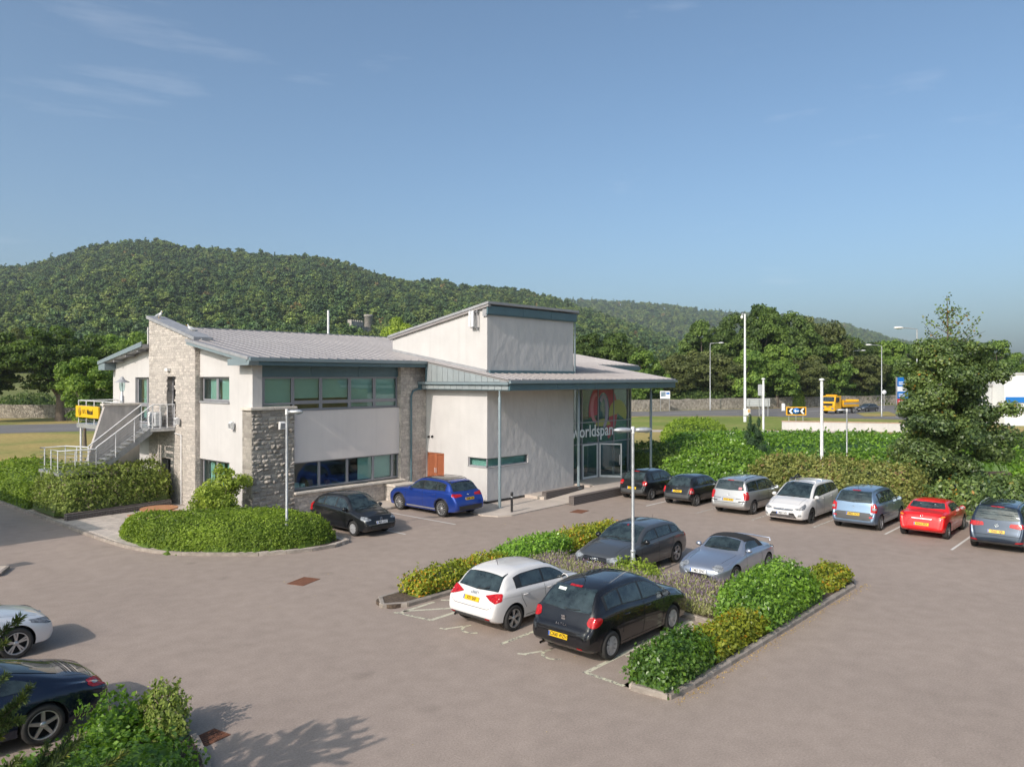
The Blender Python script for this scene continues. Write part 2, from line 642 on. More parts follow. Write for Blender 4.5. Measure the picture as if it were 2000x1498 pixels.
M['rust'] = pmat('rusty_iron', (0.21, 0.085, 0.045), 0.85, metal=0.2, var=0.4, vscale=22)
M['bark'] = pmat('tree_bark', (0.15, 0.12, 0.095), 0.95, var=0.4, vscale=8, bump=0.8, bscale=22, dist=0.04, stretch=(1, 1, 0.3))
M['twig'] = pmat('grey_brown_twig', (0.22, 0.165, 0.12), 0.95, var=0.3, vscale=9)
M['timber'] = pmat('orange_stained_timber', (0.46, 0.21, 0.095), 0.6, var=0.25, vscale=7, stretch=(1, 8, 8))
M['white'] = pmat('white_coating', (0.78, 0.78, 0.77), 0.5, var=0.05, vscale=3)
M['sign_white'] = pmat('lettering_white', (0.85, 0.85, 0.85), 0.5)


def worn_paint(name, col, wear):
    """thermoplastic line paint, chipped through where the noise says so"""
    m, nt, b = nmat(name)
    tc = nt.nodes.new('ShaderNodeTexCoord')
    n = nt.nodes.new('ShaderNodeTexNoise')
    n.inputs['Scale'].default_value = 9
    n.inputs['Detail'].default_value = 8
    n.inputs['Roughness'].default_value = 0.75
    nt.links.new(tc.outputs['Object'], n.inputs[0])
    r = nt.nodes.new('ShaderNodeMapRange')
    r.inputs[1].default_value = wear - 0.04
    r.inputs[2].default_value = wear + 0.04
    nt.links.new(n.outputs[0], r.inputs[0])
    mx = nt.nodes.new('ShaderNodeMixRGB')
    mx.inputs[1].default_value = (0.20, 0.172, 0.155, 1)
    mx.inputs[2].default_value = (*col, 1)
    nt.links.new(r.outputs[0], mx.inputs[0])
    nt.links.new(mx.outputs[0], b.inputs['Base Color'])
    b.inputs['Roughness'].default_value = 0.85
    return m


M['line'] = worn_paint('bay_line_paint', (0.62, 0.60, 0.56), 0.36)
M['line_worn'] = worn_paint('worn_line_paint', (0.60, 0.58, 0.52), 0.50)
M['line_y'] = worn_paint('cream_line_paint', (0.58, 0.55, 0.42), 0.43)
M['line_y_worn'] = worn_paint('worn_cream_line_paint', (0.60, 0.58, 0.42), 0.49)
# ================================================================== GROUND
def grass_mat(name, a, b_, c, s1=0.05, s2=1.2):
    m, nt, b = nmat(name)
    tc = nt.nodes.new('ShaderNodeTexCoord')
    n1 = nt.nodes.new('ShaderNodeTexNoise'); n1.inputs['Scale'].default_value = s1; n1.inputs['Detail'].default_value = 6
    n2 = nt.nodes.new('ShaderNodeTexNoise'); n2.inputs['Scale'].default_value = s2; n2.inputs['Detail'].default_value = 6
    n2.inputs['Roughness'].default_value = 0.7
    for n in (n1, n2):
        nt.links.new(tc.outputs['Object'], n.inputs[0])
    r = nt.nodes.new('ShaderNodeValToRGB')
    e = r.color_ramp.elements
    e[0].position = 0.35; e[0].color = (*a, 1)
    e[1].position = 0.66; e[1].color = (*c, 1)
    k = e.new(0.5); k.color = (*b_, 1)
    nt.links.new(n1.outputs[0], r.inputs[0])
    mr = nt.nodes.new('ShaderNodeMapRange')
    mr.inputs[1].default_value = 0.3; mr.inputs[2].default_value = 0.7
    mr.inputs[3].default_value = 0.75; mr.inputs[4].default_value = 1.25
    nt.links.new(n2.outputs[0], mr.inputs[0])
    v = nt.nodes.new('ShaderNodeVectorMath'); v.operation = 'SCALE'
    nt.links.new(r.outputs[0], v.inputs[0]); nt.links.new(mr.outputs[0], v.inputs['Scale'])
    nt.links.new(v.outputs[0], b.inputs['Base Color'])
    b.inputs['Roughness'].default_value = 1.0
    b.inputs['Specular IOR Level'].default_value = 0.1
    bp = nt.nodes.new('ShaderNodeBump'); bp.inputs['Strength'].default_value = 0.5; bp.inputs['Distance'].default_value = 0.06
    nt.links.new(n2.outputs[0], bp.inputs['Height'])
    nt.links.new(bp.outputs[0], b.inputs['Normal'])
    return m


M['grass_dry'] = grass_mat('dry_grass', (0.40, 0.30, 0.12), (0.34, 0.28, 0.105), (0.22, 0.24, 0.075), 0.09, 2.0)
M['grass_green'] = grass_mat('mown_grass', (0.17, 0.215, 0.055), (0.20, 0.245, 0.06), (0.28, 0.265, 0.095), 0.06, 1.6)


def sheet(name, pts, z, mat, parent=None, kind='structure'):
    """flat sheet from an outline of (s, t)"""
    bm = bmesh.new()
    vs_ = [bm.verts.new((p[0], -p[1], z)) for p in pts]
    f = bm.faces.new(vs_)
    bmesh.ops.recalc_face_normals(bm, faces=[f])
    if f.normal.z < 0:
        f.normal_flip()
    bmesh.ops.triangulate(bm, faces=[f])
    me = bpy.data.meshes.new(name)
    bm.to_mesh(me); bm.free()
    me.materials.append(mat)
    o = obj(name, me, parent)
    if kind and parent is None:
        o['kind'] = kind
    return o


def slab(name, pts, z0, z1, mat, parent=None):
    bm = bmesh.new()
    lo = [bm.verts.new((p[0], -p[1], z0)) for p in pts]
    hi = [bm.verts.new((p[0], -p[1], z1)) for p in pts]
    n = len(pts)
    bm.faces.new(hi)
    for i in range(n):
        j = (i + 1) % n
        bm.faces.new((lo[i], lo[j], hi[j], hi[i]))
    bmesh.ops.recalc_face_normals(bm, faces=bm.faces)
    top = max(bm.faces, key=lambda f: f.calc_center_median().z)
    if top.normal.z < 0:
        bmesh.ops.reverse_faces(bm, faces=bm.faces)
    bmesh.ops.triangulate(bm, faces=[top])
    me = bpy.data.meshes.new(name)
    bm.to_mesh(me); bm.free()
    me.materials.append(mat)
    o = obj(name, me, parent)
    if parent is None:
        o['kind'] = 'structure'
    return o


def DS(b, d):
    x, y = D(b, d)
    return (x, -y)


G_ = 3500
sheet('ground', [(-G_, -G_), (G_, -G_), (G_, G_), (-G_, G_)], -0.03, M['grass_dry'])
sheet('car_park', [(-70, -14.2), (12.75, -14.2), (12.75, 60), (-70, 60)], 0.0, M['asphalt'])

# ---- kerb stones along a path, each its own piece
_kerb_meshes = {}


def kerb_piece(length, w=0.125, h=0.115):
    key = (round(length, 2), w, h)
    if key not in _kerb_meshes:
        mb = MB()
        L = key[0] - 0.012
        prof = [(-w / 2, -0.05), (w / 2, -0.05), (w / 2, h), (-w / 2 + 0.03, h), (-w / 2, h - 0.03)]
        mb.prism([(-L / 2, y, z) for y, z in prof], (L, 0, 0))
        me = mb.mesh('kerb_stone', M['kerb'])
        bm = bmesh.new(); bm.from_mesh(me)
        bmesh.ops.recalc_face_normals(bm, faces=bm.faces)
        bm.to_mesh(me); bm.free()
        _kerb_meshes[key] = me
    return _kerb_meshes[key]


def kerb_path(root, pts, step=0.915, w=0.125, h=0.115, closed=False):
    """lay kerb stones on the outline pts (s, t); the low chamfer faces the right-hand side of the path"""
    P = [Vector((p[0], -p[1])) for p in pts]
    if closed:
        P.append(P[0])
    seg = [(P[i + 1] - P[i]).length for i in range(len(P) - 1)]
    tot = sum(seg)
    n = max(1, round(tot / step))
    st_ = tot / n
    def at(d):
        for i, L in enumerate(seg):
            if d <= L or i == len(seg) - 1:
                return P[i] + (P[i + 1] - P[i]) * (d / L if L > 0 else 0)
            d -= L
    for i in range(n):
        a, b = at(i * st_), at((i + 1) * st_)
        m = (a + b) / 2
        o = obj('kerb_stone', kerb_piece((b - a).length + 0.01, w, h), root,
                (m.x, m.y, random.uniform(-0.004, 0.004)), math.atan2(b.y - a.y, b.x - a.x) + random.uniform(-0.006, 0.006))
    return n


def rounded(pts, r=0.5, n=5):
    """round the corners of an outline"""
    out = []
    N = len(pts)
    for i in range(N):
        p0, p1, p2 = Vector(pts[i - 1]), Vector(pts[i]), Vector(pts[(i + 1) % N])
        a = p1 + (p0 - p1).normalized() * min(r, (p0 - p1).length / 2)
        c = p1 + (p2 - p1).normalized() * min(r, (p2 - p1).length / 2)
        for k in range(n + 1):
            u = k / n
            q = a * (1 - u) ** 2 + p1 * 2 * u * (1 - u) + c * u ** 2
            out.append((q.x, q.y))
    return out


def inset(pts, k):
    a = sum(pts[i - 1][0] * pts[i][1] - pts[i][0] * pts[i - 1][1] for i in range(len(pts)))
    out = []
    for i in range(len(pts)):
        d = Vector(pts[(i + 1) % len(pts)]) - Vector(pts[i - 1])
        n = Vector((-d.y, d.x)).normalized() * (k if a > 0 else -k)
        out.append((pts[i][0] + n.x, pts[i][1] + n.y))
    return out


# ---- pavement and planting bed round the left corner of the building
KL = [(-13.1, -14.0), (-13.08, -11.7), (-13.06, -9.0), (-13.05, -4.6), (-13.05, -2.6), (-13.02, 0.0), (-12.9, 1.54),
      (-12.6, 2.81), (-12.15, 3.8), (-11.5, 4.65), (-10.45, 5.9), (-9.28, 6.55), (-8.18, 6.78), (-7.4, 6.72), (-6.98, 6.4), (-6.85, 5.6)]
pave = slab('pavement', [(p[0] + (0.05 if i < 8 else 0.03), p[1] - (0.0 if i < 7 else 0.05)) for i, p in enumerate(KL)] +
            [(-6.8, 1.9), (2.4, 1.9), (2.4, -1.0), (-7, -1.0), (-7, -14.0)], -0.02, 0.085, M['pavement'])
kr = empty('kerb')
tag(kr, kind='structure')
kerb_path(kr, [(p[0], p[1]) for p in reversed(KL)])
kerb_path(kr, [(-6.8, 1.95), (2.2, 1.95)], h=0.10)
# bed soil under hedge
sheet('planting_bed', [(-12.3, 2.2), (-12.2, 3.4), (-11.2, 4.6), (-10.2, 5.7), (-9.1, 6.3), (-8.1, 6.55), (-7.2, 6.3), (-7.0, 2.0), (-8.5, 0.6), (-10.5, 0.5)], 0.092, M['soil'])
sheet('planting_bed', [(-12.7, -5.65), (-9.3, -5.95), (-7.9, -6.1), (-7.9, -13.5), (-12.9, -13.5)], 0.30, M['soil'])
# paving flags, one by one
sheet('paving_bed', [(-12.95, -4.9), (-7.5, -5.9), (-7.5, 1.5), (-9.8, 1.6), (-12.9, 1.6)], 0.090, M['paving_joint'])
flag = MB().bevbox(-0.293, 0.293, -0.293, 0.293, -0.03, 0.014, 0.006).mesh('paving_flag', M['paving'])
for i in range(9):
    for j in range(12):
        s, t = -12.62 + i * 0.6, -5.3 + j * 0.6
        if t > 1.4 or t < -5.2 + max(0, (s + 12.7) * -0.12) - 0.1:
            continue
        obj('paving_flag', flag, pave, (s, -t, 0.094 + random.uniform(-0.002, 0.003)), random.choice([0, PI / 2, PI]))

# ---- pavement round the entrance
slab('entrance_pavement', [(2.44, 1.97), (1.5, 1.97), (1.25, 4.3), (0.35, 5.5), (0.15, 6.4), (0.45, 7.1), (1.04, 7.38), (2.7, 7.32), (5.3, 7.3), (9.4, 7.36),
                           (9.4, 3.6), (2.44, 3.6)], -0.02, 0.055, M['pavement'])
mb = MB()
mb.add([(5.35, -5.85, 0.056), (9.4, -5.85, 0.30), (9.4, -7.36, 0.30), (5.35, -7.36, 0.056), (9.4, -5.85, 0.0), (9.4, -7.36, 0.0), (5.35, -5.85, 0), (5.35, -7.36, 0)],
       [(0, 3, 2, 1), (6, 0, 1, 4), (3, 7, 5, 2), (1, 2, 5, 4)])
mb.box(9.4, 16.2, -7.4, 0.0, -0.02, 0.30)
mb.box(5.2, 9.4, -5.8, -4.5, -0.02, 0.20)
tag(mb.build('entrance_ramp', M['pavement']), kind='structure')

# ---- island beds in the middle of the car park
islands = [
    ('planting_bed', [(-11.25, 13.25), (-11.3, 14.2), (-8.7, 14.22), (-6.6, 14.2), (-6.6, 21.5), (-11.35, 21.5), (-11.35, 22.55), (-0.3, 22.5), (-0.3, 21.6), (-4.5, 21.5), (-4.5, 14.15), (0.7, 14.05), (0.75, 12.75)]),
]
for nm, pts in islands:
    out = rounded(pts, 0.35, 4)
    slab(nm, inset(out, .05), -0.02, 0.10, M['soil'])
    kerb_path(kr, out, closed=True, step=0.8)
# bed in the near left corner, bed of the left entrance road
BL = rounded([(-26, 16.3), (-19.2, 16.1), (-18.15, 16.25), (-18.0, 17.0), (-18.35, 18.3), (-19.2, 20.5), (-21.5, 24), (-30, 26)], 0.5, 4)
slab('planting_bed', inset(BL, .05), -0.02, 0.10, M['soil'])
kerb_path(kr, BL[5:-5])
LI = rounded([(-24, 0.6), (-17.3, 0.75), (-16.7, 1.3), (-16.75, 1.9), (-17.2, 2.5), (-24, 2.7)], 0.25, 3)
slab('pavement', inset(LI, .05), -0.02, 0.08, M['pavement'])
kerb_path(kr, LI[3:-3])
# right-hand planting strip behind the parked row
slab('planting_bed', [(12.72, 7.4), (12.72, 45), (40, 45), (40, 2), (16.2, 2), (16.2, 7.4)], -0.025, 0.07, M['soil'])
kerb_path(kr, [(12.7, 7.5), (12.7, 34)], h=0.12)

# ---- painted markings: thin sheets, 4 mm over the asphalt
mk = empty('road_markings')
tag(mk, kind='structure')


def pline(a, b, w=0.085, mat='line', z=0.004):
    a, b = Vector((a[0], -a[1])), Vector((b[0], -b[1]))
    d = (b - a).normalized()
    n = Vector((-d.y, d.x)) * w / 2
    mb = MB()
    mb.face([(a.x - n.x, a.y - n.y, z), (b.x - n.x, b.y - n.y, z), (b.x + n.x, b.y + n.y, z), (a.x + n.x, a.y + n.y, z)])
    o = mb.build('painted_line', M[mat], mk)
    return o


for t, mat, s0 in ((10.37, 'line', 7.33), (13.1, 'line_worn', 7.19), (15.7, 'line_worn', 7.3), (18.28, 'line_worn', 7.4), (20.88, 'line', 7.93), (23.47, 'line', 6.6), (26.1, 'line', 7.0), (28.7, 'line', 7.0)):
    pline((s0, t), (12.6, t), 0.09, mat)
pline((-2.0, 2.3), (-1.95, 6.9), 0.08, 'line')
pline((-4.7, 2.3), (-4.65, 6.9), 0.08, 'line')
# near bays, cream paint
pline((-11.2, 18.05), (-6.7, 18.05), 0.10, 'line_y_worn')
pline((-11.27, 20.52), (-6.7, 20.45), 0.11, 'line_y')
pline((-11.25, 20.45), (-11.3, 21.5), 0.10, 'line_y_worn', 0.0042)
pline((-11.1, 15.55), (-6.7, 15.5), 0.12, 'line_y')
pline((-11.3, 14.35), (-11.1, 15.55), 0.10, 'line_y_worn', 0.0042)
for a, b in (((-6.8, 20.5), (-7.9, 21.45)), ((-8.1, 20.55), (-6.85, 21.4)), ((-9.9, 20.6), (-8.9, 21.4)), ((-7.9, 21.42), (-6.7, 21.42))):
    pline(a, b, 0.10, 'line_y', 0.0046)
for a, b in (((-11.1, 14.45), (-9.8, 15.4)), ((-9.75, 14.45), (-8.9, 15.45)), ((-11.2, 14.5), (-10.0, 14.45)), ((-8.6, 14.5), (-7.6, 15.4))):
    pline(a, b, 0.10, 'line_y', 0.0046)
# far bays
pline((-4.4, 17.75), (0.3, 17.75), 0.085, 'line_worn')
pline((-4.4, 15.1), (0.3, 15.1), 0.085, 'line_worn')
pline((-4.4, 20.7), (0.4, 20.7), 0.10, 'line_y')
pline((0.35, 20.7), (0.35, 21.6), 0.10, 'line_y_worn', 0.0042)
pline((-2.2, 20.75), (-1.2, 21.5), 0.10, 'line_y', 0.0046)
# left bays
pline((-23.5, 12.55), (-18.35, 12.45), 0.09, 'line_worn')
pline((-23.5, 8.0), (-18.3, 8.0), 0.09, 'line_worn')


def arcline(c, r, a0, a1, w, mat):
    mb = MB()
    n = 14
    for i in range(n):
        p = []
        for a, rr in ((a0 + (a1 - a0) * i / n, r), (a0 + (a1 - a0) * (i + 1) / n, r), (a0 + (a1 - a0) * (i + 1) / n, r + w), (a0 + (a1 - a0) * i / n, r + w)):
            p.append((c[0] + rr * math.cos(a), -c[1] + rr * math.sin(a), 0.0044))
        mb.face(p)
    return mb.build('painted_symbol', M[mat], mk)


for t in (16.8, 19.35):       # worn wheelchair symbols at the mouths of the near bays
    arcline((-10.85, t + 0.05), 0.26, R(60), R(240), 0.075, 'line_y_worn')
    pline((-11.35, t - 0.5), (-10.9, t - 0.3), 0.08, 'line_y', 0.0050)
    pline((-11.38, t - 0.62), (-11.3, t - 0.42), 0.08, 'line_y', 0.0052)

# ---- drain covers
def cover(name, s, t, a, b, rz, label, grate=False):
    o = empty(name, (s, -t, 0.0), rz)
    tag(o, label, 'drain cover', 'drain covers in the asphalt')
    fr = MB()
    for x0, x1, y0, y1 in ((-a, a, -b, -b + 0.04), (-a, a, b - 0.04, b), (-a, -a + 0.04, -b + 0.04, b - 0.04), (a - 0.04, a, -b + 0.04, b - 0.04)):
        fr.box(x0, x1, y0, y1, -0.02, 0.010)
    fr.build('frame', M['rust'], o)
    if grate:
        MB().box(-a + 0.04, a - 0.04, -b + 0.04, b - 0.04, -0.02, 0.002).build('pit', M['black'], o)
        n = 9
        bar = MB().box(-0.012, 0.012, -b + 0.04, b - 0.04, -0.005, 0.008).mesh('bar', M['rust'])
        for i in range(n):
            obj('bar', bar, o, (-a + 0.04 + (i + 0.5) * (2 * a - 0.08) / n, 0, 0.001))
    else:
        MB().bevbox(-a + 0.045, a - 0.045, -b + 0.045, b - 0.045, -0.02, 0.008, 0.004).build('plate', M['rust'], o)
    return o


cover('drain_cover', -11.2, 9.95, 0.42, 0.30, R(20), 'rusty rectangular manhole cover in the open asphalt left of the white hatchback')
cover('drain_cover', 4.0, 8.9, 0.42, 0.30, R(12), 'rusty manhole cover in front of the entrance ramp walls')
cover('drain_grate', -17.85, 17.45, 0.24, 0.22, R(10), 'rusty slotted drain grate beside the kerb of the near corner bed', True)
# ================================================================== MAIN BUILDING
bld = empty('office_building', (0, 0, 0))
tag(bld, 'white rendered two-storey office with grey stone piers, zinc roof and canopied glass entrance', 'building')
S0 = -7.3            # gable wall


def zr(t):           # main roof plane (top side)
    return 7.0 + 0.165 * (0.6 - t)


def wall(name, us, zs, holes, thick, mat, origin, direction, top=None, parent=bld):
    """direction: 's' = faces +t (u runs along s); 't' = faces -s (u runs along t)"""
    mb = wall_grid(us, zs, holes, thick, top)
    if direction == 's':
        mb.v = [(u, -origin + d, z) for u, d, z in mb.v]
    else:
        mb.v = [(origin + d, -u, z) for u, d, z in mb.v]
    return mb.build(name, mat, parent)


# ---- rendered walls
wall('gable_wall', [-4.9, 0.0], [0, 9], [(-4.9, -2.0, 4.96, 6.17), (-4.9, -1.99, 1.05, 2.36)], 0.30, M['render'], S0, 't', top=lambda t: zr(t) - 0.16)
wall('gable_wall', [-15.1, -9.7], [0, 9], [(-12.1, -9.85, 3.72, 6.15)], 0.30, M['render'], S0, 't', top=lambda t: 7.04 + 0.158 * (t + 15.49) - 0.16)
wall('corner_wall', [-6.995, -6.85], [4.7, 6.68], [], 0.3, M['render'], 0.0, 's')
wall('spandrel_panel', [-5.33, 0.75], [2.33, 4.64], [], 0.25, M['panel'], 0.0, 's')
MB().st(-7.0, 2.4, -0.5, -14.9, -0.02, 0.05).build('floor_slab', M['room'], bld)
MB().st(-6.95, 2.3, -0.45, -14.9, 3.05, 3.6).build('floor_slab', M['room'], bld)
MB().st(-6.9, 2.3, -4.6, -4.8, 0.05, 6.6).build('inner_wall', M['room'], bld)
MB().st(-6.9, 21, -14.8, -15.1, 0, 6.7).build('rear_wall', M['render'], bld)
MB().st(16.05, 21.5, 0.0, -14.8, 0, 6.6).build('end_block', M['render'], bld)
MB().st(-6.98, 2.3, -0.25, -4.5, 6.45, 6.6).build('ceiling', M['room'], bld)

# ---- recessed dark panels above the upper windows
for a, b in ((-6.85, -4.36), (-4.345, -1.68), (-1.665, 0.75)):
    MB().st(a, b, -0.10, -0.2, 6.17, 6.675).build('head_panel', M['teal'], bld)

# ---- windows of the front
def window(u0, u1, z0, z1, plane, direction, fw=0.06, blind=None, depth=0.07, glass='glass', cells=None, name='window'):
    """framed window; cells: list of panes (u0,u1,z0,z1), default one; blind: list of (u0,u1,z0,z1)"""
    def T(a, b, d0, d1, c, e):
        return (a, b, plane - d0, plane - d1, c, e) if direction == 's' else (plane + d0, plane + d1, a, b, c, e)
    fr = MB()
    cells = cells or [(u0, u1, z0, z1)]
    for (a, b, c, e) in cells:
        fr.st(*T(a, b, 0, depth, c, c + fw)); fr.st(*T(a, b, 0, depth, e - fw, e))
        fr.st(*T(a, a + fw, 0, depth, c + fw, e - fw)); fr.st(*T(b - fw, b, 0, depth, c + fw, e - fw))
    w = fr.build(name, M['frame'], bld)
    for (a, b, c, e) in cells:
        MB().st(*T(a + fw, b - fw, 0.03, 0.042, c + fw, e - fw)).build('pane', M[glass], w)
    for (a, b, c, e) in blind or []:
        MB().st(*T(a, b, 0.16, 0.17, c, e)).build('blind', M['blind'], w)
    return w


us = [(-6.72, -5.27), (-5.26, -3.80), (-3.79, -2.19), (-2.18, -0.72), (-0.71, 0.72)]
for i, (a, b) in enumerate(us):
    lo = 4.95 if i == 0 else 4.66
    cells = [(a, b, 4.95 if i == 0 else 5.02, 6.165)]
    if i:
        cells.append((a, b, 4.665, 5.015))
    window(a, b, lo, 6.165, -0.14, 's', 0.075, blind=[(a + 0.05, b - 0.03, 5.2 if i in (1, 2) else 4.75, 6.12)], cells=cells)
MB().st(-6.84, -6.73, -0.12, -0.2, 4.87, 6.165).build('jamb', M['frame'], bld)
MB().st(-5.32, 0.74, 0.03, -0.2, 4.645, 4.662).build('window_sill', M['frame'], bld)
ls = [(-5.32, -3.92), (-3.91, -2.36), (-2.35, -0.83), (-0.82, 0.36), (0.37, 0.74)]
for i, (a, b) in enumerate(ls):
    window(a, b, 1.12, 2.325, -0.10, 's', 0.055, blind=[[], [], [(a + 0.72, b, 1.2, 2.32)], [(a, b, 1.2, 2.32)], []][i])
# things on the inner sill
for (s, w_, h_, c) in ((-4.9, 0.28, 0.22, 'white'), (-4.55, 0.22, 0.16, 'white'), (-4.2, 0.3, 0.3, 'timber'), (-2.1, 0.3, 0.32, 'black'), (-3.2, 0.2, 0.2, 'brown')):
    o = MB().bevbox(s - w_ / 2, s + w_ / 2, 0.42, 0.62, 1.14, 1.14 + h_, 0.02).build('sill_clutter', M[c], bld)
MB().st(-5.3, 0.7, -0.19, -0.75, 1.05, 1.135).build('inner_sill', M['room_light'], bld)
# stone sill
for a, b in ((-5.40, -2.35), (-2.34, 0.90)):
    MB().bevbox(a, b, -0.33, 0.08, 0.95, 1.045, 0.02).build('stone_sill', M['coping'], bld)

# ---- gable windows
window(-4.72, -2.0, 4.96, 6.17, S0 + 0.14, 't', 0.09, blind=[(-4.3, -3.45, 5.1, 6.1), (-3.2, -2.05, 5.1, 6.1)], cells=[(-4.72, -3.36, 5.06, 6.17), (-3.35, -2.0, 5.06, 6.17)])
MB().st(S0 - 0.05, S0 + 0.1, -4.75, -1.97, 4.97, 5.05).build('window_sill', M['lead'], bld)
window(-4.72, -1.99, 1.05, 2.36, S0 + 0.14, 't', 0.08, blind=[(-4.3, -3.9, 1.1, 2.3), (-3.35, -3.0, 1.1, 2.3), (-2.7, -2.2, 1.1, 2.3)], cells=[(-4.72, -3.36, 1.05, 2.36), (-3.35, -1.99, 1.05, 2.36)])
window(-12.1, -9.85, 3.75, 6.15, S0 + 0.14, 't', 0.09, blind=[(-11.7, -10.95, 4.0, 6.1), (-10.6, -9.9, 4.0, 6.1)],
       cells=[(-12.1, -10.9, 4.72, 6.15), (-10.89, -9.85, 4.72, 6.15), (-12.1, -10.9, 3.75, 4.71), (-10.89, -9.85, 3.75, 4.71)])

# ---- roof: zinc sheets with standing seams
def roof_poly(pts, zf, th, name, mat, parent):
    mb = MB()
    top = [(s, -t, zf(t)) for s, t in pts]
    mb.prism(top, (0, 0, -th))
    return mb.build(name, mat, parent)


roof = roof_poly([(-7.85, -4.95), (-6.75, -4.95), (-6.75, -10.35), (21.9, -10.35), (21.9, 0.68), (16.9, 0.68), (16.9, 6.42), (1.95, 6.42), (1.95, 0.68), (-7.85, 0.68)], zr, 0.10, 'roof', M['zinc'], bld)
_seams = {}


def seam(length, slope, parent, x, y, z):
    """ridge of a standing seam running down the slope towards -y"""
    key = (round(length, 2), round(slope, 3))
    if key not in _seams:
        mb = MB()
        L = key[0]
        dz = -slope * L
        mb.prism([(-0.035, 0, -0.005), (0.035, 0, -0.005), (0.018, 0, 0.036), (-0.018, 0, 0.036)], (0, -L, dz))
        me = mb.mesh('seam', M['zinc'])
        bm = bmesh.new(); bm.from_mesh(me); bmesh.ops.recalc_face_normals(bm, faces=bm.faces); bm.to_mesh(me); bm.free()
        _seams[key] = me
    return obj('seam', _seams[key], parent, (x, y, z))


SL = 0.165
s = -7.35
while s < 21.85:
    if s < -6.7:
        seam(5.62, SL, roof, s, 4.94, zr(-4.94))
    elif s < 1.9 or s > 16.9:
        seam(11.05, SL, roof, s, 10.36, zr(-10.36))
    elif 2.4 < s < 9.36:
        seam(7.55, SL, roof, s, 10.36, zr(-10.36))
        seam(1.78, SL, roof, s, -4.64, zr(4.64))
    else:
        seam(16.78, SL, roof, s, 10.36, zr(-10.36))
    s += 0.487
MB().prism([(-6.7, 10.2, zr(-10.2) + 0.07), (-6.7, 10.55, zr(-10.2) + 0.09), (-6.7, 10.55, zr(-10.2) - 0.25), (-6.7, 10.45, zr(-10.2) - 0.25), (-6.7, 10.2, zr(-10.2) + 0.0)], (28.7, 0, 0)).build('ridge_cap', M['lead'], bld)
roof2 = roof_poly([(-7.85, -15.62), (21.9, -15.62), (21.9, -10.3), (-7.85, -10.3)], lambda t: 7.04 + 0.158 * (t + 15.49), 0.10, 'roof', M['zinc'], bld)
roof_poly([(-7.3, -10.6), (21.5, -10.6), (21.5, -10.5), (-7.3, -10.5)], lambda t: 8.75, 1.0, 'clerestory_wall', M['render'], bld)

# eaves: gutter and fascia boards of the left block
MB().st(-7.86, 1.92, 0.70, 0.84, 6.83, 6.975).build('gutter', M['teal_light'], bld)
x = -7.86
for a, b in ((-7.86, -4.05), (-4.04, -1.02), (-1.01, 1.92)):
    MB().st(a, b, 0.66, 0.72, 6.655, 6.825).build('fascia_board', M['teal'], bld)
MB().st(-7.3, 1.9, -0.14, 0.65, 6.68, 6.70).build('soffit', M['lead'], bld)
# boxed end of the eaves at the gable and verge boards
MB().prism([(-7.88, 1.05, 6.66), (-7.88, -0.72, 6.66), (-7.88, -0.80, 6.9), (-7.88, -0.70, 7.0), (-7.88, 1.05, 6.93)], (0.45, 0, 0)).build('eaves_box', M['teal_light'], bld)
MB().prism([(-7.93, -0.72, zr(0.72) + 0.03), (-7.93, 4.95, zr(-4.95) + 0.03), (-7.93, 4.95, zr(-4.95) - 0.10), (-7.93, -0.72, zr(0.72) - 0.10)], (0.06, 0, 0)).build('verge_board', M['lead'], bld)
MB().prism([(-7.90, -0.55, zr(0.55) - 0.105), (-7.90, 4.9, zr(-4.9) - 0.105), (-7.90, 4.9, zr(-4.9) - 0.23), (-7.90, -0.55, zr(0.55) - 0.23)], (0.58, 0, 0)).build('verge_soffit', M['teal_light'], bld)
zl = lambda t: 7.04 + 0.158 * (t + 15.49)
MB().prism([(-7.93, 15.66, zl(-15.66) + 0.03), (-7.93, 9.83, zl(-9.83) + 0.03), (-7.93, 9.83, zl(-9.83) - 0.22), (-7.93, 15.66, zl(-15.66) - 0.16)], (0.06, 0, 0)).build('verge_board', M['teal_light'], bld)
MB().prism([(-7.86, 15.6, zl(-15.6) - 0.11), (-7.86, 9.85, zl(-9.85) - 0.11), (-7.86, 9.85, zl(-9.85) - 0.26), (-7.86, 15.6, zl(-15.6) - 0.2)], (0.5, 0, 0)).build('verge_soffit', M['lead'], bld)
MB().st(-7.88, -7.2, -15.62, -14.75, 6.55, 6.92).build('eaves_box', M['teal_light'], bld)
for t in (-13.6, -12.0, -10.5):
    MB().st(-7.82, -7.32, t, t - 0.12, zl(t) - 0.36, zl(t) - 0.25).build('purlin_end', M['lead'], bld)

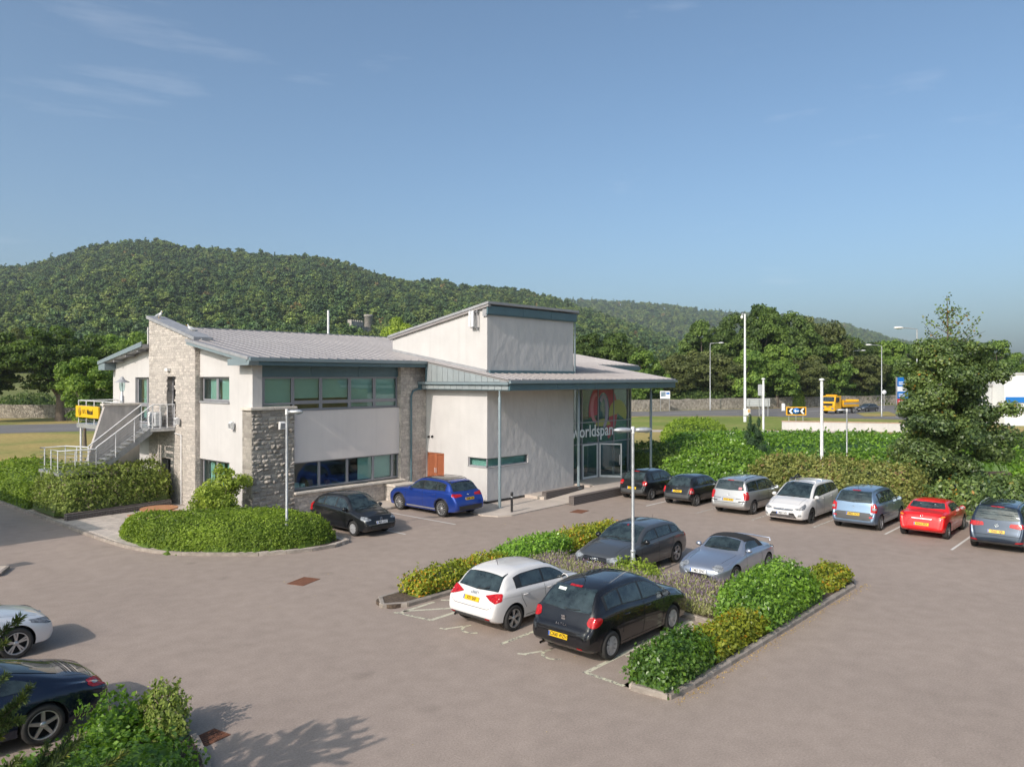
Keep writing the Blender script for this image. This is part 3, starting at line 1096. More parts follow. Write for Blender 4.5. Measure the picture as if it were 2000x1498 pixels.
# ---- stonework ------------------------------------------------------------
def stone_variants(n, rough, seed, seg=3):
    """unit stones: 1 x 1 front (x, z), depth along -y; rock face pushed out"""
    r = random.Random(seed)
    out = []
    for k in range(n):
        vs_, fs = [], []
        g = [[None] * (seg + 1) for _ in range(seg + 1)]
        peak = r.uniform(0.2, 1.0)
        px, pz = r.uniform(.25, .75), r.uniform(.35, .8)
        for i in range(seg + 1):
            for j in range(seg + 1):
                x, z = i / seg, j / seg
                edge = i in (0, seg) or j in (0, seg)
                d = r.uniform(0, 0.25) * rough if edge else rough * (0.35 + peak * max(0, 1 - 2.2 * math.hypot(x - px, z - pz)) + r.uniform(-.2, .3))
                jx = 0 if edge else r.uniform(-.06, .06)
                jz = 0 if edge else r.uniform(-.06, .06)
                g[i][j] = len(vs_)
                vs_.append((x - .5 + jx, -d, z - .5 + jz))
        for i in range(seg):
            for j in range(seg):
                fs.append((g[i][j], g[i + 1][j], g[i + 1][j + 1], g[i][j + 1]))
        b0 = len(vs_)
        vs_ += [(-.5, .04, -.5), (.5, .04, -.5), (.5, .04, .5), (-.5, .04, .5)]
        fs += [tuple([g[i][0] for i in range(seg, -1, -1)] + [b0, b0 + 1]), tuple([g[seg][j] for j in range(seg, -1, -1)] + [b0 + 1, b0 + 2]),
               tuple([g[i][seg] for i in range(seg + 1)] + [b0 + 2, b0 + 3]), tuple([g[0][j] for j in range(seg + 1)] + [b0 + 3, b0])]
        out.append((vs_, fs))
    return out


ROCK = stone_variants(14, 0.085, 3, 4)
FLAT = stone_variants(8, 0.016, 5, 2)
ROCK_ME = []
for vs_, fs in ROCK:
    me = bpy.data.meshes.new('stone'); me.from_pydata(vs_, [], fs); me.materials.append(M['stone']); me.update(); ROCK_ME.append(me)


def courses(u0, u1, z0, ztop, hmin, hmax, lmin, lmax, seed, hole=None):
    """lay out stones: yields (u, z, length, height)"""
    r = random.Random(seed)
    z = z0
    zmax = max(ztop(u0), ztop(u1))
    while z < zmax - 0.03:
        h = r.uniform(hmin, hmax)
        if z + h > zmax:
            h = zmax - z
        u = u0
        off = r.uniform(0.3, 1)
        first = True
        while u < u1 - 0.02:
            L = r.uniform(lmin, lmax) * (off if first else 1)
            first = False
            if u + L > u1 - 0.08:
                L = u1 - u
            c = u + L / 2
            if z + h <= min(ztop(u), ztop(u + L)) + 0.04 and not (hole and any(a - 0.01 < c < b + 0.01 and lo - 0.02 < z + h / 2 < hi for a, b, lo, hi in hole)):
                yield (c, z + h / 2, L, h)
            u += L
        z += h


def stones_joined(name, items, plane, direction, parent, mat, variants=FLAT, gap=0.010):
    """one mesh of many small stones; tone differs per stone through the attribute 'tint'"""
    V, F, T = [], [], []
    r = random.Random(11)
    for (c, z, L, h) in items:
        vs_, fs = r.choice(variants)
        n = len(V)
        tone = r.random()
        for x, y, q in vs_:
            a, b, cc = c + x * (L - gap), y, z + q * (h - gap)
            V.append((a, -plane + b, cc) if direction == 's' else (plane + b, -a, cc))
        for f in fs:
            F.append(tuple(n + i for i in (f if direction == 's' else f)))
            T.append(tone)
    me = bpy.data.meshes.new(name)
    me.from_pydata(V, [], F)
    me.materials.append(mat)
    at = me.attributes.new('tint', 'FLOAT', 'FACE')
    at.data.foreach_set('value', T)
    bm = bmesh.new(); bm.from_mesh(me); bmesh.ops.recalc_face_normals(bm, faces=bm.faces); bm.to_mesh(me); bm.free()
    o = obj(name, me, parent)
    o['kind'] = 'stuff'
    return o


def stone_tint_mat(name, c0, c1, c2):
    m, nt, b = nmat(name)
    at = nt.nodes.new('ShaderNodeAttribute'); at.attribute_name = 'tint'
    r = nt.nodes.new('ShaderNodeValToRGB')
    e = r.color_ramp.elements
    e[0].color = (*c0, 1); e[1].color = (*c2, 1)
    k = e.new(0.5); k.color = (*c1, 1)
    nt.links.new(at.outputs['Fac'], r.inputs[0])
    tc = nt.nodes.new('ShaderNodeTexCoord')
    n = nt.nodes.new('ShaderNodeTexNoise'); n.inputs['Scale'].default_value = 11; n.inputs['Detail'].default_value = 6
    nt.links.new(tc.outputs['Object'], n.inputs[0])
    mr = nt.nodes.new('ShaderNodeMapRange'); mr.inputs[1].default_value = 0.3; mr.inputs[2].default_value = 0.7; mr.inputs[3].default_value = 0.78; mr.inputs[4].default_value = 1.2
    nt.links.new(n.outputs[0], mr.inputs[0])
    v = nt.nodes.new('ShaderNodeVectorMath'); v.operation = 'SCALE'
    nt.links.new(r.outputs[0], v.inputs[0]); nt.links.new(mr.outputs[0], v.inputs['Scale'])
    nt.links.new(v.outputs[0], b.inputs['Base Color'])
    b.inputs['Roughness'].default_value = 0.92
    bp = nt.nodes.new('ShaderNodeBump'); bp.inputs['Strength'].default_value = 0.8; bp.inputs['Distance'].default_value = 0.02
    nt.links.new(n.outputs[0], bp.inputs['Height']); nt.links.new(bp.outputs[0], b.inputs['Normal'])
    return m


M['stone_t'] = stone_tint_mat('coursed_limestone', (0.40, 0.36, 0.325), (0.48, 0.435, 0.39), (0.57, 0.515, 0.46))

# rock-faced corner pier: every stone of the front is a piece of its own
pier = MB().st(-7.42, -5.36, -0.62, 0.13, 0, 4.74).build('stone_pier', M['stone_joint'], bld)
r_ = random.Random(21)
for (c, z, L, h) in courses(-7.43, -5.35, 0.0, lambda u: 4.74, 0.13, 0.22, 0.20, 0.42, 4):
    o = obj('stone', r_.choice(ROCK_ME), pier, (c, -0.135, z))
    dep = r_.choice([.25, .4, .7, 1.0, 1.5]) * r_.uniform(.8, 1.2)
    o.scale = ((L - 0.014), dep, (h - 0.012))
FLAT_ME = []
for vs_, fs in FLAT:
    me = bpy.data.meshes.new('stone'); me.from_pydata(vs_, [], fs); me.materials.append(M['stone']); me.update(); FLAT_ME.append(me)
for (c, z, L, h) in courses(-0.63, 0.14, 0.0, lambda u: 4.74, 0.14, 0.21, 0.28, 0.45, 5):
    o = obj('stone', r_.choice(FLAT_ME), pier, (-7.425, -c, z), R(-90))
    o.scale = ((L - 0.012), 1, (h - 0.012))
for a, b, c, d in ((-7.52, -6.45, -0.25, 0.45),):
    pass
MB().bevbox(-7.53, -6.42, -0.27, 0.62, 4.745, 4.865, 0.02).build('pier_cap', M['coping'], bld)
MB().bevbox(-6.41, -5.27, -0.27, 0.14, 4.745, 4.865, 0.02).build('pier_cap', M['coping'], bld)

# slim stone column, plinth wall and low block beside the white wing
MB().st(0.76, 2.44, -0.32, 0.10, 0, 6.66).build('stone_column', M['stone_joint'], bld)
stones_joined('column_stonework', list(courses(0.755, 2.45, 0, lambda u: 6.65, 0.12, 0.2, 0.2, 0.42, 8)), 0.115, 's', bld, M['stone_t'])
stones_joined('column_stonework', list(courses(-0.32, 0.115, 0, lambda u: 6.65, 0.12, 0.2, 0.2, 0.42, 9)), 0.75, 't', bld, M['stone_t'])
MB().st(-5.35, 0.75, -0.2, 0.10, 0, 0.945).build('plinth_wall', M['stone_joint'], bld)
stones_joined('plinth_stonework', list(courses(-5.34, 0.75, 0, lambda u: 0.94, 0.11, 0.18, 0.2, 0.42, 10)), 0.115, 's', bld, M['stone_t'])
MB().st(-0.25, 1.0, 0.14, 0.90, 0.08, 0.80).build('low_stone_block', M['stone_joint'], bld)
stones_joined('block_stonework', list(courses(0.14, 0.91, 0.08, lambda u: 0.8, 0.11, 0.16, 0.2, 0.36, 12)), -0.26, 't', bld, M['stone_t'])
stones_joined('block_stonework', list(courses(-0.26, 1.0, 0.08, lambda u: 0.8, 0.11, 0.16, 0.2, 0.36, 13)), 0.915, 's', bld, M['stone_t'])
MB().bevbox(-0.32, 1.05, -0.98, -0.13, 0.805, 0.90, 0.02).build('block_cap', M['coping'], bld)

# stair tower
TW = S0 - 0.25
def ztw(t):
    return 7.88 + (9.10 - 7.88) * (-4.77 - t) / (9.81 - 4.77)
mb = wall_grid([-9.81, -4.77], [0, 9.5], [(-7.78, -6.80, 3.74, 6.22), (-8.35, -7.35, 0.0, 2.2)], 0.35, ztw)
mb.v = [(TW + 0.02 + d, -u, z) for u, d, z in mb.v]
mb.build('tower_wall', M['stone_joint'], bld)
stones_joined('tower_stonework', list(courses(-9.81, -4.77, 0, ztw, 0.085, 0.155, 0.18, 0.42, 14, [(-7.78, -6.80, 3.74, 6.22), (-8.35, -7.35, 0.0, 2.2)])), TW + 0.012, 't', bld, M['stone_t'])
# the tower's other sides
MB().prism([(TW + 0.36, 9.81, 0), (TW + 0.36, 4.78, 0), (TW + 0.36, 4.78, ztw(-4.78)), (TW + 0.36, 9.81, ztw(-9.81))], (0.38, 0, 0)).build('tower_core', M['stone_joint'], bld)
stones_joined('tower_stonework', list(courses(TW + 0.02, S0 + 0.02, 0, lambda u: ztw(-4.77), 0.085, 0.155, 0.12, 0.27, 15)), -4.765, 's', bld, M['stone_t'])
MB().prism([(TW - 0.09, 9.92, ztw(-9.92) + 0.02), (TW - 0.09, 4.70, ztw(-4.70) + 0.02), (TW - 0.09, 4.70, ztw(-4.70) + 0.17), (TW - 0.09, 9.92, ztw(-9.92) + 0.17)], (0.93, 0, 0)).build('tower_coping', M['lead'], bld)
MB().st(TW + 0.25, TW + 0.80, -4.74, -4.60, zr(-4.7) - 0.05, ztw(-4.7) + 0.1).build('coping_end', M['lead'], bld)
# recessed doors of the tower
for (a, b, c, d) in ((-7.78, -6.80, 3.74, 6.22), (-8.35, -7.35, 0.05, 2.2)):
    dr = MB().st(TW + 0.30, TW + 0.345, a, b, c, d).build('door', M['frame'], bld)
    MB().st(TW + 0.285, TW + 0.30, a + 0.14, b - 0.14, c + 0.25, d - 0.15).build('pane', M['black_gloss'], dr)
    MB().st(TW + 0.25, TW + 0.285, a + 0.06, a + 0.10, c + 0.95, c + 1.25).build('handle', M['white_metal'], dr)
# lamp over the door, pipe
lt = MB().st(TW - 0.16, TW - 0.01, -7.62, -7.32, 6.46, 6.60).build('door_lamp', M['white'], bld)
MB().tube([(TW - 0.06, 6.75, 3.45), (TW - 0.06, 6.05, 3.40), (TW - 0.06, 6.05, 0.1)], 0.022, 6).build('white_pipe', M['white_metal'], bld)

# ---- white wing (entrance hall side) with corner window
WX, WT = 2.46, 4.51
wall('wing_wall', [-0.9, WT], [0, 5.75], [(0.15, 1.47, 0.9, 2.28), (3.2, WT, 1.79, 2.23)], 0.30, M['render'], WX, 't')
wall('wing_wall', [WX + 0.30, 9.31], [0, 5.75], [(WX + 0.30, 5.47, 1.79, 2.23)], 0.30, M['render_rough'], WT, 's')
cw = MB().st(WX + 0.06, WX + 0.12, 3.2, WT - 0.06, 1.79, 1.85).st(WX + 0.06, WX + 0.12, 3.2, WT - 0.06, 2.19, 2.23).st(WX + 0.06, WX + 0.12, 3.2, 3.26, 1.85, 2.19)
cw.st(WX + 0.06, 5.47, WT - 0.12, WT - 0.06, 1.79, 1.85).st(WX + 0.06, 5.47, WT - 0.12, WT - 0.06, 2.19, 2.23).st(5.41, 5.47, WT - 0.12, WT - 0.06, 1.85, 2.19).st(WX + 0.06, WX + 0.12, WT - 0.12, WT - 0.06, 1.85, 2.19)
cwo = cw.build('corner_window', M['frame'], bld)
MB().st(WX + 0.08, WX + 0.09, 3.26, WT - 0.12, 1.85, 2.19).build('pane', M['glass'], cwo)
MB().st(WX + 0.12, 5.41, WT - 0.10, WT - 0.09, 1.85, 2.19).build('pane', M['glass'], cwo)
MB().st(WX + 0.26, WX + 0.28, 3.2, WT - 0.28, 1.79, 2.23).build('blind', M['blind'], cwo)  # added pale sheet, brightens the dark glass in place of its reflection
MB().st(WX + 0.28, 5.47, WT - 0.28, WT - 0.26, 1.79, 2.23).build('blind', M['blind'], cwo)  # same added sheet behind the front pane, standing in for reflected light
MB().st(WX - 0.03, WX + 0.3, 3.17, WT + 0.03, 1.765, 1.788).build('window_sill', M['lead'], bld)
MB().st(WX + 0.3, 5.5, WT - 0.3, WT + 0.03, 1.765, 1.788).build('window_sill', M['lead'], bld)
MB().st(WX + 0.9, 9.2, 0.5, WT - 0.9, 0.0, 5.6).build('wing_core', M['room_light'], bld)
MB().st(WX - 0.02, 9.33, WT - 0.02, WT + 0.02, 0.0, 0.17).build('base_strip', M['black_paint'], bld)
MB().st(WX - 0.02, WX + 0.02, 0.1, WT - 0.02, 0.0, 0.15).build('base_strip', M['black_paint'], bld)
# brown louvred cupboard doors
for a, b in ((0.16, 0.81), (0.815, 1.46)):
    d = MB()
    d.st(WX + 0.05, WX + 0.10, a, b, 0.92, 1.02).st(WX + 0.05, WX + 0.10, a, b, 2.18, 2.27).st(WX + 0.05, WX + 0.10, a, a + 0.09, 1.02, 2.18).st(WX + 0.05, WX + 0.10, b - 0.09, b, 1.02, 2.18)
    dd = d.build('louvre_door', M['brown'], bld)
    MB().st(WX + 0.11, WX + 0.12, a, b, 0.92, 2.27).build('backing', M['black'], dd)
    sl = MB().prism([(0, 0, 0), (0.045, 0, 0.045), (0.05, 0, 0.035), (0.005, 0, -0.01)], (0, -(b - a - 0.19), 0)).mesh('slat', M['brown'])
    for k in range(18):
        obj('slat', sl, dd, (WX + 0.052, -(a + 0.095), 1.04 + k * 0.063))
    hh = b - 0.05 if a < 0.5 else a + 0.05
    MB().tube([(WX + 0.0, -hh, 1.25), (WX + 0.0, -hh, 1.5)], 0.012, 6).build('handle', M['white_metal'], dd)
for (t, z) in ((0.35, 3.1), (0.62, 3.12), (-0.2, 2.75)):
    MB().tube([(WX + 0.02, -t, z), (WX - 0.09, -t, z - 0.03)], [0.045, 0.06], 8).build('wall_vent', M['black'], bld)

# ---- roof-top box over the wing
def zm(t):
    return 8.36 + (9.66 - 8.36) * (t + 2.62) / (WT + 2.62)
mb = MB().prism([(WX, 2.62, 6.6), (WX, -WT, 6.0), (WX, -WT, zm(WT) - 0.1), (WX, 2.62, zm(-2.62) - 0.1)], (0.25, 0, 0))
mb.build('roof_box_wall', M['render'], bld)
MB().st(WX + 0.26, 9.29, WT - 0.25, WT, 6.0, zm(WT) - 0.1).build('roof_box_wall', M['render_rough'], bld)
MB().st(9.04, 9.29, -2.62, WT - 0.26, 6.0, 8.4).build('roof_box_wall', M['render'], bld)
box_roof = roof_poly([(WX - 0.18, -2.85), (9.5, -2.85), (9.5, WT + 0.24), (WX - 0.18, WT + 0.24)], lambda t: zm(t) + 0.10, 0.12, 'box_roof', M['lead'], bld)
MB().prism([(WX - 0.14, 2.8, zm(-2.8) - 0.03), (WX - 0.14, -WT - 0.2, zm(WT + .2) - 0.03), (WX - 0.14, -WT - 0.2, zm(WT + .2) - 0.14), (WX - 0.14, 2.8, zm(-2.8) - 0.14)], (0.18, 0, 0)).build('box_verge', M['zinc'], bld)
for a, b in ((WX - 0.1, 4.95), (4.97, 7.2), (7.22, 9.42)):
    MB().st(a, b, WT + 0.06, WT + 0.13, 9.22, 9.60).build('box_fascia', M['teal'], bld)
MB().st(WX - 0.1, 9.42, WT + 0.0, WT + 0.10, 9.17, 9.215).build('box_fascia_trim', M['teal'], bld)
MB().st(WX - 0.10, WX - 0.0, WT - 0.22, WT + 0.05, 9.1, 9.45).build('box_corner_trim', M['lead'], bld)
MB().st(WX + 0.1, 9.3, WT + 0.005, WT + 0.10, zr(WT) - 0.02, zr(WT) + 0.13).build('flashing', M['teal'], bld)
MB().prism([(WX - 0.05, 2.6, zr(-2.6) + 0.16), (WX - 0.05, -WT, zr(WT) + 0.16), (WX - 0.05, -WT, zr(WT) - 0.02), (WX - 0.05, 2.6, zr(-2.6) - 0.02)], (0.05, 0, 0)).build('flashing', M['lead'], bld)
MB().tube([(9.36, -WT - 0.05, 9.1), (9.36, -WT - 0.05, 6.3)], 0.045, 8).build('downpipe', M['teal_light'], bld)
# aerial panels on the box
an = MB().tube([(WX - 0.16, -3.98, 8.45), (WX - 0.16, -3.98, 9.42)], 0.025, 6).build('aerial_mast', M['lead'], bld)
for z in (8.55, 9.3):
    MB().st(WX - 0.2, WX, 3.55, 4.0, z, z + 0.035).build('bracket', M['lead'], an)
for t in (3.62, 3.8):
    MB().bevbox(WX - 0.34, WX - 0.22, -t - 0.075, -t + 0.075, 8.62, 9.38, 0.03).build('aerial_panel', M['white_metal'], an)

# ---- canopy edge: clad side, gutter, fascia boards, slim steel columns
cs = MB().prism([(1.97, -0.72, 5.93), (1.97, -6.2, 5.93), (1.97, -6.35, zr(6.35) - 0.11), (1.97, -0.72, zr(0.72) - 0.11)], (0.1, 0, 0)).build('canopy_side', M['lead'], bld)
n = 14
for i in range(n):
    t0 = 0.72 + i * (5.5 / n)
    t1 = t0 + 5.5 / n - 0.022
    z0a = 5.94
    h0, h1 = zr(t0) - 0.115, zr(t1) - 0.115
    if h1 - z0a > 0.03:
        MB().prism([(1.965, -t0, z0a), (1.965, -t1, z0a), (1.965, -t1, h1), (1.965, -t0, h0)], (-0.018, 0, 0)).build('panel', M['zinc_panel'], cs)
cb = MB().st(1.99, 2.1, 0.15, 6.40, 5.53, 5.80).build('canopy_beam', M['teal'], bld)
for i in range(n):
    t0 = 0.35 + i * (6.0 / n)
    MB().st(1.955, 1.985, t0, t0 + 6.0 / n - 0.02, 5.57, 5.76).build('panel', M['zinc_panel'], cb)
MB().st(1.84, 1.985, 0.1, 6.42, 5.80, 5.925).build('gutter', M['teal_light'], bld)
MB().st(1.90, 1.995, 0.05, 0.30, 5.5, 5.80).build('gutter_outlet', M['teal'], bld)
MB().tube([(1.95, -0.2, 5.6), (1.5, -0.18, 5.45), (1.38, -0.18, 5.2), (1.38, -0.18, 0.1)], 0.05, 8).build('downpipe', M['teal'], bld)
MB().st(1.9, 2.0, 0.66, 0.74, 5.95, 6.85).build('eaves_end', M['teal'], bld)
MB().st(1.9, 17.0, 6.42, 6.56, 5.86, 5.985).build('gutter', M['teal_light'], bld)
for a, b in ((1.97, 5.48), (5.5, 8.65), (8.67, 11.8), (11.82, 14.9), (14.92, 16.95)):
    MB().st(a, b, 6.36, 6.42, 5.54, 5.855).build('fascia_board', M['teal'], bld)
MB().st(16.88, 16.96, 0.7, 6.35, 5.54, 5.84).build('fascia_board', M['teal'], bld)
MB().st(2.1, 16.88, 0.2, 6.35, 5.52, 5.56).build('soffit', M['room_light'], bld)
MB().prism([(16.96, -0.68, zr(.68)), (16.96, -6.42, zr(6.42)), (16.96, -6.42, zr(6.42) - 0.15), (16.96, -0.68, zr(.68) - 0.15)], (0.05, 0, 0)).build('verge_board', M['lead'], bld)
for (s, t, zb) in ((2.04, 5.72, 0.05), (8.15, 5.72, 0.30), (15.3, 5.72, 0.05)):
    c = MB().tube([(s, -t, zb), (s, -t, 5.2), (s, -t, 5.25), (s, -t, 5.53)], [0.075, 0.075, 0.05, 0.05], 12).build('canopy_column', M['teal_light'], bld)
    MB().bevbox(s - 0.13, s + 0.13, -t - 0.13, -t + 0.13, zb, zb + 0.02, 0.005).build('base_plate', M['teal_light'], c)

# upper right roof edge beyond the box
MB().st(16.95, 21.95, 0.66, 0.74, 6.64, 6.9).build('fascia_board', M['teal'], bld)

# ---- glazed entrance
GT = 3.9
fr = MB()
ms = [9.32, 10.92, 12.5, 14.1, 15.66]
for s in ms + [15.95]:
    fr.st(s - 0.04, s + 0.04, GT, GT - 0.12, 0.30, 5.52)
for z in (2.33, 3.56, 5.46):
    for a, b in zip(ms, ms[1:] + [15.95]):
        fr.st(a + 0.04, b - (0.04 if b < 15.9 else 0.04), GT, GT - 0.12, z - 0.03, z + 0.03)
fr.st(15.9, 16.0, GT - 0.14, 0.0, 0.30, 0.36).st(15.9, 16.0, GT - 0.14, 0, 3.53, 3.59)
gfr = fr.build('glazing_frame', M['frame'], bld)
for i, (a, b) in enumerate(zip(ms, ms[1:])):
    for z0, z1 in ((0.32, 2.3), (2.36, 3.53), (3.59, 5.43)):
        if i in (1, 2) and z0 < 1:
            continue
        MB().st(a + 0.04, b - 0.04, GT - 0.05, GT - 0.065, z0, z1).build('pane', M['glass_clear'], gfr)
MB().st(15.70, 15.91, GT - 0.05, GT - 0.065, 0.32, 5.43).build('pane', M['glass_clear'], gfr)
for z0, z1 in ((0.37, 3.52), (3.6, 5.45)):
    MB().st(15.94, 15.955, 0.1, GT - 0.15, z0, z1).build('pane', M['glass_clear'], gfr)


def glass_door(name, hinge, ang, w, z0, z1):
    o = empty(name, hinge, ang, bld)
    f = MB()
    f.box(0, w, -0.025, 0.025, 0.0, 0.12).box(0, w, -0.025, 0.025, z1 - z0 - 0.08, z1 - z0).box(0, 0.07, -0.025, 0.025, 0.12, z1 - z0 - 0.08).box(w - 0.07, w, -0.025, 0.025, 0.12, z1 - z0 - 0.08)
    f.build('door_frame', M['white_metal'], o)
    MB().box(0.07, w - 0.07, -0.006, 0.006, 0.12, z1 - z0 - 0.08).build('pane', M['glass_clear'], o)
    MB().tube([(w - 0.12, -0.07, 0.75), (w - 0.12, -0.07, 1.35)], 0.014, 6).build('handle', M['white_metal'], o)
    return o


glass_door('glass_door', (12.46, -GT + 0.05, 0.32), R(180), 1.45, 0.32, 2.30)
glass_door('glass_door', (12.56, -GT - 0.03, 0.32), R(-62), 1.3, 0.32, 2.30)
# lobby
MB().st(9.2, 15.9, 0.1, GT - 0.2, 0.22, 0.31).build('lobby_floor', M['room'], bld)
MB().st(9.0, 16.0, -0.1, -0.3, 0.2, 6.3).build('lobby_wall', M['room_light'], bld)
MB().st(9.02, 9.25, -0.1, GT - 0.2, 0.3, 5.5).build('lobby_wall', M['room_light'], bld)
MB().st(13.2, 13.7, 0.6, 1.1, 0.31, 5.4).build('lobby_column', M['blind'], bld)
MB().st(10.2, 12.4, 0.8, 1.5, 0.31, 1.4).build('lobby_desk', M['brown'], bld)
# lettering and coloured film on the glass
lm = text_mesh('worldspan', M['sign_white'], 0.98, 0.012, 0.80, 0.012)
xs = [v.co.x for v in lm.vertices]
lw = max(xs) - min(xs)
lo_ = obj('lettering', lm, gfr, (9.95 + 4.05 / 2, -GT - 0.012, 3.02))
lo_.rotation_euler = (R(90), 0, 0)
lo_.scale = (4.05 / lw, 1, 1)
for nm, c in (('film_red', (0.42, 0.07, 0.09)), ('film_pink', (0.52, 0.20, 0.22)), ('film_lilac', (0.36, 0.31, 0.40)), ('film_lime', (0.38, 0.37, 0.10))):
    M[nm] = pmat(nm, c, 0.4)


def film(name, cx, cz, rx, rz, rx2, rz2, a0, a1, mat, off, ccx=0, ccz=0):
    mb = MB()
    n = 28
    for i in range(n):
        q = []
        for a, k in ((a0 + (a1 - a0) * i / n, 0), (a0 + (a1 - a0) * (i + 1) / n, 0), (a0 + (a1 - a0) * (i + 1) / n, 1), (a0 + (a1 - a0) * i / n, 1)):
            if k == 0:
                q.append((cx + rx * math.cos(a), -GT - off + 0.04, cz + rz * math.sin(a)))
            else:
                q.append((cx + ccx + rx2 * math.cos(a), -GT - off + 0.04, cz + ccz + rz2 * math.sin(a)))
        q = [(x, y, min(5.42, z)) for x, y, z in q]
        mb.face(q)
    return mb.build(name, M[mat], gfr)


film('graphic_film', 13.05, 4.15, 1.45, 1.75, 0.62, 1.1, R(-70), R(190), 'film_red', 0.004)
film('graphic_film', 12.35, 4.35, 0.6, 0.9, 0.3, 0.7, R(80), R(270), 'film_pink', 0.006)
film('graphic_film', 13.05, 4.15, 0.5, 1.0, 0.2, 0.75, R(-90), R(140), 'film_lilac', 0.008)
film('graphic_film', 14.55, 3.95, 0.95, 0.85, 0.05, 0.05, R(-28), R(190), 'film_lime', 0.010)
film('graphic_film', 13.0, 3.25, 0.8, 0.45, 0.05, 0.05, R(10), R(170), 'film_lime', 0.006)

# ---- floodlights on the walls
for (x, y, z, rz) in ((TW - 0.02, 6.26, 4.06, 0), (S0 - 0.02, 1.53, 4.03, 0), (-6.12, -0.24, 4.05, R(90))):
    f = empty('floodlight', (x, y, z), rz, bld)
    MB().box(-0.06, 0.02, -0.05, 0.05, -0.06, 0.06).build('bracket', M['galv'], f)
    MB().prism([(-0.07, -0.13, -0.17), (-0.2, -0.13, -0.15), (-0.24, -0.13, 0.12), (-0.12, -0.13, 0.18), (-0.07, -0.13, 0.14)], (0, 0.26, 0)).build('housing', M['white_metal'], f)
    MB().face([(-0.205, -0.10, -0.12), (-0.205, 0.10, -0.12), (-0.243, 0.10, 0.09), (-0.243, -0.10, 0.09)]).build('lens', M['lead'], f)

# ---- outside stair, landing, half landing, balcony
st_ = empty('outside_stair', (-9.5, 7.3, 0))
tag(st_, 'galvanised steel outside stair with tube railings in front of the stone tower', 'staircase')
OX, OY = -9.5, 7.3


def L3(s, t, z):
    return (s - OX, -t - OY, z)


def sbox(name, s0, s1, t0, t1, z0, z1, mat, par=st_):
    return MB().box(s0 - OX, s1 - OX, -t0 - OY, -t1 - OY, z0, z1).build(name, mat, par)


sbox('landing', -8.72, TW - 0.01, -8.6, -6.8, 3.57, 3.72, M['galv'])
for t in (-6.82, -7.72):
    MB().prism([L3(-8.72, t, 3.74), L3(-11.1, t, 1.98), L3(-11.1, t, 1.72), L3(-8.62, t, 3.48), L3(-8.62, t, 3.74)], (0, 0.03, 0)).build('stringer', M['galv_dark'] if t > -7 else M['galv'], st_)
ntr = 10
tread = MB().box(-0.13, 0.13, -0.43, 0.43, -0.03, 0.0).mesh('tread', M['galv'])
for i in range(ntr):
    s = -8.86 - i * (2.2 / (ntr - 1))
    obj('tread', tread, st_, L3(s, -7.28, 3.54 - i * (1.42 / (ntr - 1))))
sbox('half_landing', -12.62, -11.1, -9.5, -6.8, 1.84, 1.96, M['galv'])
for (s, t) in ((-12.5, -6.9), (-12.5, -9.4), (-11.2, -9.4), (-8.6, -8.5)):
    sbox('support_post', s - 0.05, s + 0.05, t - 0.05, t + 0.05, 0.05, 1.84 if s < -9 else 3.57, M['galv'])
rails = []
def rail_run(pts, top=0.97, posts=4, wires=5, r=0.028):
    rl = MB().tube([L3(s, t, z + top) for s, t, z in pts], r, 8).build('handrail', M['white_metal'], st_)
    wb = MB()
    for k in range(wires):
        h = top * (k + 0.7) / (wires + 0.7)
        wb.tube([L3(s, t, z + h) for s, t, z in pts], 0.009, 4)
    o = wb.build('rail_wires', M['galv'], st_)
    o['kind'] = 'stuff'
    segs = [(Vector(pts[i + 1]) - Vector(pts[i])).length for i in range(len(pts) - 1)]
    tot = sum(segs)
    for k in range(posts):
        d = tot * k / (posts - 1)
        for i, Ls in enumerate(segs):
            if d <= Ls + 1e-6:
                p = Vector(pts[i]).lerp(Vector(pts[i + 1]), d / Ls)
                break
            d -= Ls
        MB().tube([L3(p.x, p.y, p.z - 0.12), L3(p.x, p.y, p.z + top)], 0.024, 8).build('rail_post', M['white_metal'], st_)
rail_run([(TW - 0.03, -6.83, 3.72), (-8.6, -6.83, 3.72)], 1.12, 4, 6)
rail_run([(-8.62, -6.83, 3.84), (-11.1, -6.83, 2.0)], 1.0, 4, 6)
rail_run([(-8.75, -7.75, 3.84), (-11.1, -7.75, 2.0)], 1.0, 2, 0)
rail_run([(-11.1, -6.83, 1.96), (-12.58, -6.83, 1.96), (-12.58, -9.46, 1.96), (-11.5, -9.46, 1.96), (-11.1, -7.8, 1.98)], 0.97, 9, 5)
# concrete fin behind the stair
fin = MB().prism([(-10.34, 7.9, 4.82), (-8.78, 7.9, 4.82), (-8.78, 7.9, 0.0), (-11.55, 7.9, 0.0), (-11.5, 7.9, 1.0)], (0, 0.22, 0)).build('concrete_fin', M['concrete'], bld)
MB().bevbox(-10.45, -8.70, 7.84, 8.2, 4.825, 4.93, 0.02).build('fin_cap', M['coping'], bld)
